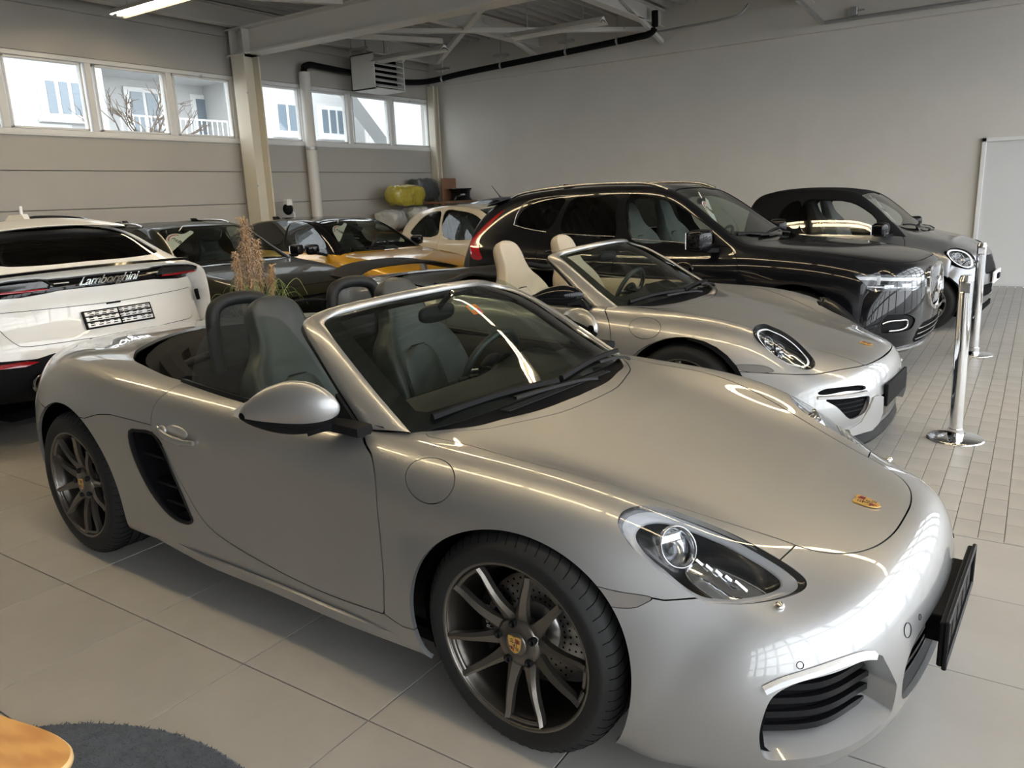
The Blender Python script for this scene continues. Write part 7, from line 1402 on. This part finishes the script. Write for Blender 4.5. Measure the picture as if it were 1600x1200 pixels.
def hatch_car():
    C = Car('hatch', 'hatchback_car', 'golden yellow hatchback with black roof and mirrors, by the grey pipe', M_PYELLOW, (0, .33, .37), (-2.63, .33, .37))
    ws = np.vstack([spline([(.64, .955), (.615, 1.06), (.575, 1.20), (.545, 1.29), (.51, 1.325), (.38, 1.345), (0, 1.355), (-.4, 1.345)], 4), [(-.4, .95), (0, .95), (.4, .955)]])
    common_front(C, np.vstack([spline([(-.30,-.3),(-.30,0),(-.33,.3),(-.38,.56),(-.40,.66)], 4), spline([(-.35,.69),(.1,.68),(.4,.64),(.58,.56),(.70,.40),(.74,.2),(.75,0),(.74,-.3)], 4)]), .72, ((-.66,.90,1.02),(-.74,1.05,1.01),(-.60,.82,.93),.085,.08), M_BLACKG, (-1.25, .37), .30, -.70, .92, ws)
    q = P3([(-2.40,.555,1.30),(-2.2,.535,1.335),(-1.90,.53,1.35),(-1.66,.54,1.345),(-1.62,.72,1.06),(-2.0,.70,1.08),(-2.25,.655,1.18)]); f = P3([(-1.56,.545,1.34),(-1.25,.55,1.325),(-.98,.585,1.21),(-.76,.66,1.06),(-.70,.72,.99),(-.977,.737,1.0),(-1.52,.735,1.02)])
    C.put('front_door_window', offset(C.cut('fit', f, .005, liner=True), -.006), M_GLASS, 'front door window', where='sides', r=0); C.put('rear_door_window', offset(C.cut('fit', q, .005, liner=True), -.006), M_GLASSD, 'rear door window', where='sides', r=0)
    rf = C.cut('poly', [(-3.6, 1.04), (-1.6, .975), (-.62, .945), (-.40, .93), (-.40, .97), (-.58, 1.15), (-.86, 1.33), (-1.1, 1.7), (-3.6, 1.7)], .003, (0, 2)); C.put('roof_panel', rf, M_BLACKG, 'gloss black roof and pillars')
    C.put('rear_window', C.cut('poly', [(-.3, 1.06), (.46, 1.06), (.42, 1.22), (-.3, 1.25)], .005, (1, 2), lambda V: V[:, 0]+2.9), M_GLASSD, r=0)
    dp = np.vstack([spline([(-.56,.94),(-.48,.88),(-.43,.72),(-.42,.5),(-.45,.32)], 3), [(-1.58,.32),(-1.60,.97)]]); C.put('front_door', C.cut('poly', dp, .005, (0, 2), lambda V: .5-V[:, 1]), C.mat, 'front door', where='sides')
    hl = C.cut('fit', P3([(.45,.84,.68),(.60,.76,.685),(.73,.62,.68),(.78,.48,.66),(.77,.52,.58),(.68,.69,.58),(.52,.82,.60)]), .003); C.put('headlamp', hl, M_LAMPDK, 'headlamp', where='sides')
    gr = C.cut('poly', [(-.3,.64),(.36,.64),(.40,.52),(.34,.32),(-.3,.30)], .004, (1, 2), lambda V: .6-V[:, 0]); C.put('grille', offset(gr, -.02), M_BLACK)
    obj('roof_aerial', prism(np.array([(-2.70, -.015, 1.33), (-2.52, -.015, 1.36), (-2.62, -.015, 1.42), (-2.72, -.015, 1.42)]), (0, .03, 0)), M_BLACKG, C.root)
    wiper(C.root, (-.46, -.52, .99), (-.38, .0, .975), [(-.38, -.25, .98), (-.34, .1, .955), (-.32, .2, .94)]); C.finish(dict(y=.90, rot=.2), R=.325, w=.235, rr=.235)
    price_tag((-6.918,5.429,1.325), (-6.608,4.903,1.138), (.72,-.05,.69), .25, 'white sale tag behind the windscreen of the yellow hatchback')
hatch_car()
def bubble_car():
    C = Car('fiat', 'small_car', 'cream rounded small car by the piled bags in the corner', M_PCREAM, (0, .29, .33), (-2.3, .29, .33))
    q = P3([(-2.44,.69,1.03),(-2.37,.655,1.15),(-2.19,.615,1.30),(-2.03,.595,1.36),(-1.80,.585,1.378),(-1.78,.66,1.19),(-1.80,.72,1.0)]); f = P3([(-1.70,.585,1.385),(-1.40,.57,1.378),(-1.12,.565,1.32),(-.90,.59,1.20),(-.72,.66,1.05),(-.70,.71,.95),(-.886,.727,.935),(-1.66,.722,.98)])
    C.put('rear_side_window', offset(C.cut('fit', q, .006, liner=True), -.006), M_GLASS, 'rear side window', where='sides', r=0); C.put('door_window', offset(C.cut('fit', f, .006, liner=True), -.006), M_GLASS, 'door window', where='sides', r=0)
    ws = np.vstack([spline([(.57, .98), (.545, 1.10), (.525, 1.25), (.50, 1.37), (.47, 1.39), (.3, 1.41), (0, 1.42), (-.4, 1.405)], 4), [(-.4, .97), (0, .965), (.4, .97)]])
    common_front(C, None, 0, ((-.62,.80,1.02),(-.68,.94,1.01),(-.56,.72,.96),.085,.07), M_PCREAM, (-1.20, .33), .34, -.70, .94, ws)
    C.put('rear_window', C.cut('poly', [(-.3, 1.0), (.44, 1.0), (.42, 1.28), (-.3, 1.30)], .005, (1, 2), lambda V: V[:, 0]+2.4), M_GLASSD, r=0)
    dp = np.vstack([spline([(-.50,.98),(-.40,.85),(-.37,.6),(-.42,.32)], 3), [(-1.65,.32),(-1.75,.6),(-1.74,1.0)]]); C.put('door', C.cut('poly', dp, .005, (0, 2), lambda V: .4-V[:, 1]), C.mat, 'door', where='sides')
    for y in (-.3, .3): seat(C.root, -2.0, y, M_LEATHER, zb=.34, hgt=.82, w=.2)
    hl = C.cut('fit', P3([(.42,.70,.74),(.50,.64,.75),(.56,.55,.72),(.58,.54,.66),(.54,.64,.64),(.46,.71,.67)]), .003); C.put('headlamp', hl, M_REFL, 'round headlamp', where='sides')
    obj('rod_aerial', tube([(-2.30, 0, 1.43), (-2.42, 0, 1.62)], [.006, .003], 6), M_BLACK, C.root); C.finish(dict(y=.80, rot=.2), R=.285, w=.19, rr=.20)
bubble_car()
def box_car():
    C = Car('mini', 'small_car', 'slate grey small car with a raked rod aerial, only its roof showing', M_PSLATE, (0, .29, .33), (-2.35, .29, .33))
    for nm, o in (('door_window', [(-1.55,1.48),(-1.2,1.45),(-.85,1.2),(-.68,1.0),(-1.55,1.0)]), ('rear_side_window', [(-2.45,1.42),(-1.65,1.48),(-1.65,1.01),(-2.4,1.04)])): C.put(nm, offset(C.cut('poly', spline(o, 4, True), .005, (0, 2), lambda V: .4-V[:, 1], True), -.006), M_GLASSD, nm.replace('_', ' '), where='sides', r=0)
    C.put('windscreen', offset(C.cut('poly', [(-.3,1.08),(.55,1.08),(.50,1.45),(-.3,1.50)], .005, (1, 2), lambda V: -1.4-V[:, 0], True), -.006), M_GLASSD, r=0); C.put('rear_window', C.cut('poly', [(-.3,1.06),(.44,1.06),(.42,1.40),(-.3,1.43)], .005, (1, 2), lambda V: V[:, 0]+2.4), M_GLASSD, r=0)
    obj('rod_aerial', join(tube([(-2.10, 0, 1.575), (-2.30, -.0, 1.80)], [.009, .004], 6), ell((-2.09, 0, 1.575), (.05, .03, .02))), M_BLACK, C.root)
    C.finish(dict(y=.735, rot=.2), R=.285, w=.18, rr=.20)
box_car()
# ---------------------------------------------------------------- loose things
def bollard(x, y, h, label, lean=(0, 0)):
    t = thing('barrier_post', label, 'post', (x, y, 0)); b = lathe([(0, .0), (.158, .0), (.160, .004), (.150, .014), (.06, .020), (.045, .024), (.0, .024)][::1], 40, 'z'); obj('post_base', b, M_CHROME, t)
    a = np.array([lean[0], lean[1], 1.0]); obj('post_collar', tube([np.array([0, 0, .02]), a*.07], .046, 20), M_CHROME, t)
    obj('post_tube', tube([a*.05*[1, 1, 1], a*h], .038, 20), M_CHROME, t); obj('post_cap', tube([a*h, a*(h+.03)], [.041, .03], 20), M_CHROME, t); obj('belt_slot', xf(box((-.03, -.045, -.03), (.03, .045, .03), .006), a*(h-.04)), M_CHROME, t); return t
bollard(.77, 2.87, .98, 'nearer chrome barrier post on a round foot', (-.02, -.03)); bollard(.69, 5.67, .98, 'farther chrome barrier post, in front of the grey microcar', (-.015, -.03))
# oval rug and plywood table
M_RUG = mat('rug_pile', (.050, .060, .080), .95, sheen=.3, build=noise_col((.035, .043, .058), (.075, .088, .112), 30, 4))
rg = obj('rug', lathe([(0, .0), (.915, .0), (.92, .008), (.905, .016), (0, .016)], 72, 'z'), M_RUG, loc=(-.78, -2.235, 0)); tag(rg, 'round dark blue-grey pile rug under the plywood table', 'rug')
n = 42000; a = RNG.uniform(0, 2*PI, n); r = .912*np.sqrt(RNG.uniform(0, 1, n)); c = np.stack([r*np.cos(a), r*np.sin(a), np.full(n, .014)], 1); c = c[(c[:, 1] > .2) | (RNG.uniform(0, 1, n) < .25)]; n = len(c)
d = np.stack([RNG.normal(0, .006, n), RNG.normal(0, .006, n), RNG.uniform(.004, .008, n)], 1); w = .0034; th = RNG.uniform(0, 2*PI, n); e = np.stack([np.cos(th), np.sin(th), 0*th], 1)*w; f = np.stack([-np.sin(th), np.cos(th), 0*th], 1)*w
V = np.stack([c+e, c-e*.5+f*.87, c-e*.5-f*.87, c+d], 1).reshape(-1, 3); k = np.arange(n)[:, None]*4; obj('pile', mk(V, np.hstack([k, k+1, k+3, k+1, k+2, k+3, k+2, k, k+3]).reshape(-1, 3)), M_RUG, rg, kind='stuff')
def wood(nt, b):
    tc = nt.nodes.new('ShaderNodeTexCoord'); mp = nt.nodes.new('ShaderNodeMapping'); n1 = nt.nodes.new('ShaderNodeTexNoise'); wv = nt.nodes.new('ShaderNodeTexWave'); rp = nt.nodes.new('ShaderNodeValToRGB')
    mp.inputs['Scale'].default_value = (2.2, 9, 9); mp.inputs['Rotation'].default_value = (0, 0, .5); n1.inputs['Scale'].default_value = 1.6; n1.inputs['Detail'].default_value = 5
    nt.links.new(tc.outputs['Object'], mp.inputs[0]); nt.links.new(mp.outputs[0], n1.inputs[0]); wv.inputs['Scale'].default_value = 1.1; wv.inputs['Distortion'].default_value = 9; wv.inputs['Detail'].default_value = 3; nt.links.new(mp.outputs[0], wv.inputs[0])
    mx = nt.nodes.new('ShaderNodeMath'); mx.operation = 'MULTIPLY_ADD'; mx.inputs[1].default_value = .45; nt.links.new(wv.outputs['Fac'], mx.inputs[0]); nt.links.new(n1.outputs['Fac'], mx.inputs[2])
    rp.color_ramp.elements[0].position = .35; rp.color_ramp.elements[0].color = (.50, .22, .055, 1); rp.color_ramp.elements[1].position = 1.0; rp.color_ramp.elements[1].color = (.68, .36, .11, 1); nt.links.new(mx.outputs[0], rp.inputs[0]); nt.links.new(rp.outputs[0], b.inputs['Base Color'])
M_WOOD = mat('plywood_veneer', (.6, .3, .08), .35, build=wood); M_PLY = mat('plywood_edge', (.72, .50, .24), .45)
tb = thing('side_table', 'low plywood table with a rounded freeform top on the rug', 'table', (-1.0, -2.15, 0))
P = spline([(.20,.325),(.38,.355),(.465,.345),(.50,.31),(.49,.25),(.42,.14),(.36,-.02),(.36,-.18),(.25,-.33),(.02,-.38),(-.25,-.33),(-.42,-.15),(-.44,.05),(-.30,.22),(-.05,.29)], 6, True)
T3 = np.c_[P, np.full(len(P), .45)]; obj('table_top', polyfan(T3, (0, 0, .45)), M_WOOD, tb); C0 = P.mean(0)
rows = np.stack([np.c_[P, np.full(len(P), .45)], np.c_[C0+(P-C0)*1.012, np.full(len(P), .446)], np.c_[C0+(P-C0)*1.012, np.full(len(P), .436)], np.c_[C0+(P-C0)*.97, np.full(len(P), .426)]], 0); rows = np.concatenate([rows, rows[:, :1]], 1); g = grid_mesh(rows); g = g if ((g['V']-[0, 0, .44])*g['N']).sum() > 0 else flip(g)
obj('table_edge', join(g, flip(polyfan(np.c_[C0+(P-C0)*.97, np.full(len(P), .426)]))), M_PLY, tb, 'pale plywood edge')
for x, y in ((.32, .22), (-.28, .05), (.1, -.28)): obj('leg', tube([(x*.8, y*.8, .43), (x*1.1, y*1.1, .021)], [.022, .014], 12), M_PLY, tb)
# pampas grass in a pot behind the foreground car
M_PLUME = mat('pampas_plume', (.55, .33, .11), .9, sheen=.4); M_LEAF = mat('grass_blade', (.12, .20, .045), .6); M_LEAF2 = mat('pale_grass_blade', (.32, .36, .16), .6); M_POT = mat('dark_pot', (.03, .03, .032), .5)
pg = thing('pampas_grass', 'pampas grass with tan plumes standing behind the foreground car', 'plant', (-4.0, 1.50, 0))
pot = lathe([(0, 0), (.16, 0), (.20, .48), (.215, .50), (.19, .50), (.18, .44), (0, .44)], 28, 'z'); obj('pot', pot, M_POT, pg)
rp_ = random.Random(11); st = []; pl = []; bl1 = []; bl2 = []
for (x, y, h, lean, L, wd) in ((.02, .01, 1.47, (.01, -.06), .66, .050), (.0, -.10, 1.22, (.0, -.03), .46, .030), (.03, .11, 1.10, (.02, .04), .34, .024), (-.02, .06, 1.30, (0, .03), .50, .034), (.03, -.04, 1.28, (.0, -.02), .56, .040)):
    b = np.array([x*.3, y*.3, .44]); t = np.array([x+lean[0], y+lean[1], h]); m_ = (b+t)/2+[x*.2, y*.2, 0]; S = spline([b, m_, t, t+[.0, lean[1]*1.2, .02]], 8); st.append(tube(S, .004, 5))
    ax = S[-9:]; 
    for k in range(900):
        u = rp_.random(); p = t-np.array([lean[0]*u*.8, lean[1]*u*.8, u*L]); a_ = rp_.uniform(0, 2*PI); rr = 1.75*wd*(.35+.65*math.sin(PI*min(1, u*1.1+.08))**.7)*rp_.uniform(.3, 1); d_ = np.array([math.cos(a_)*rr, math.sin(a_)*rr, rp_.uniform(-.005, .035)]); q2 = p+d_; q3 = q2+np.array([d_[0]*.35, d_[1]*.35, -.02]); n_ = np.array([-math.sin(a_), math.cos(a_), 0])*.0032
        pl.append((p-n_, p+n_, q2+n_*.9, q2-n_*.9, q3))
V = np.array(pl).reshape(-1, 3); k = np.arange(len(pl))[:, None]*5; obj('plume', mk(V, np.hstack([k, k+1, k+2, k, k+2, k+3, k+3, k+2, k+4]).reshape(-1, 3)), M_PLUME, pg, 'tan feathery plumes', kind='stuff'); obj('stem', join(*st), M_PLUME, pg)
for k in range(150):
    a_ = rp_.uniform(0, 2*PI); L = rp_.uniform(.22, .62); out = rp_.uniform(.12, .42); b = np.array([rp_.gauss(0, .05), rp_.gauss(0, .05), .44]); P = spline([b, b+[math.cos(a_)*out*.35, math.sin(a_)*out*.35, L*.75], b+[math.cos(a_)*out*.75, math.sin(a_)*out*.75, L*.95], b+[math.cos(a_)*out, math.sin(a_)*out, L*.72]], 4); (bl1 if k % 2 else bl2).append(tube(P, list(np.linspace(.0045, .001, len(P))), 3, cap=False))
obj('grass_blade', join(*bl1), M_LEAF, pg, kind='stuff'); obj('grass_blade', join(*bl2), M_LEAF2, pg, kind='stuff')
# bags, seats, board and wheel stacked in the corner
M_BAG = mat('clear_plastic_wrap', (.55, .56, .55), .25, coat=.3, build=noise_bump(9, .9, .05, 6)); M_YBAG = mat('yellow_plastic_wrap', (.42, .34, .03), .2, coat=.5, build=noise_bump(8, 1.0, .06, 7)); M_DBAG = mat('dark_plastic_wrap', (.06, .065, .068), .3, coat=.4, build=noise_bump(9, .9, .05, 6)); M_BOARD = mat('brown_board', (.22, .11, .06), .6)
def sack(name, label, c, r, mt, seed, rot=0.0, cat='bag', pw=.5):
    m = ell((0, 0, 0), r, 30, 20, pw); rr = random.Random(seed); ph = [rr.uniform(0, 6) for _ in range(6)]; V = m['V']/np.array(r); k = 1+.05*np.sin(V[:, 0]*5+ph[0])*np.sin(V[:, 2]*4+ph[1])+.04*np.sin(V[:, 1]*7+ph[2]+V[:, 2]*5)+.02*np.sin(V[:, 0]*13+V[:, 1]*11+ph[3]); V = V*k[:, None]*np.array(r)
    return tag(obj(name, xf(mk(V, m['F']), c, RZ(rot)), mt), label, cat)
sh = thing('work_shelf', 'low shelf in the corner behind the cream small car', 'shelf', (-9.3, 10.3, 0)); obj('shelf_board', box((-.42, -.42, 1.50), (.62, .68, 1.54), .004), M_BOARD, sh); sl = thing('low_bench', 'low bench under the pale plastic-wrapped bundles', 'bench', (-9.3, 9.39, 0)); obj('bench_board', box((-.40, -.60, .98), (.42, .42, 1.02), .004), M_BOARD, sl)
for x, y, z in ((-.38, -.42, 1.5), (.58, -.42, 1.5), (-.38, .64, 1.5), (.58, .64, 1.5)): obj('leg', box((x-.025, y-.025, 0), (x+.025, y+.025, z)), M_BOARD, sh)
for x, y in ((-.36, -.56), (.38, -.56), (-.36, .38), (.38, .38)): obj('leg', box((x-.025, y-.025, 0), (x+.025, y+.025, .98)), M_BOARD, sl)
sack('plastic_bundle', 'left pale plastic-wrapped bundle below the yellow one', (-9.35, 9.03, 1.23), (.26, .25, .19), M_BAG, 1, .2); sack('plastic_bundle', 'right pale plastic-wrapped bundle, under the yellow one', (-9.20, 9.60, 1.25), (.26, .25, .21), M_BAG, 2, -.2)
sack('yellow_bundle', 'yellow plastic-wrapped bundle on top of the pale ones', (-9.22, 9.36, 1.68), (.20, .46, .20), M_YBAG, 3, .0); sack('dark_bundle', 'dark plastic-wrapped bundle at the back of the corner pile', (-9.50, 10.24, 1.79), (.18, .36, .22), M_DBAG, 4)
tag(obj('board', box((-9.20, 10.45, 1.545), (-9.17, 10.92, 2.0), .006), M_BOARD), 'brown board standing beside the bare wheel rim', 'board')
rmw = thing('wheel_rim', 'bare black wheel rim lying flat on the corner shelf', 'wheel', (-8.90, 10.70, 1.545)); rm = lathe([(.20, .0), (.235, .0), (.235, .015), (.20, .05), (.195, .13), (.205, .18), (.235, .225), (.235, .24), (.20, .24), (.18, .10), (.20, .0)], 40, 'z'); obj('rim_barrel', rm, M_BLACKG, rmw); obj('rim_spoke', join(*[beam((.04*math.cos(a), .04*math.sin(a), .2), (.19*math.cos(a), .19*math.sin(a), .2), .05, .03) for a in np.arange(5)*2*PI/5]), M_BLACKG, rmw)
ex = thing('fire_extinguisher', 'black and white fire extinguisher standing beside the cream column', 'appliance', (-9.45, 6.62, 0)); obj('extinguisher_body', join(box((-.13, -.08, 0), (.10, .09, 1.38), .03), xf(ell((0, 0, 0), (.09, .08, .10)), (0, 0, 1.52))), M_BLACK, ex); obj('extinguisher_head', join(box((-.07, -.05, 1.56), (.07, .06, 1.68), .02), tube([(0, .02, 1.5), (.05, .08, 1.45), (.05, .09, 1.2)], .018, 8)), M_WHITE, ex); obj('extinguisher_label', box((.101, -.05, 1.1), (.104, .05, 1.25)), M_PAPER, ex)  # fire extinguisher by the column, black body with white head
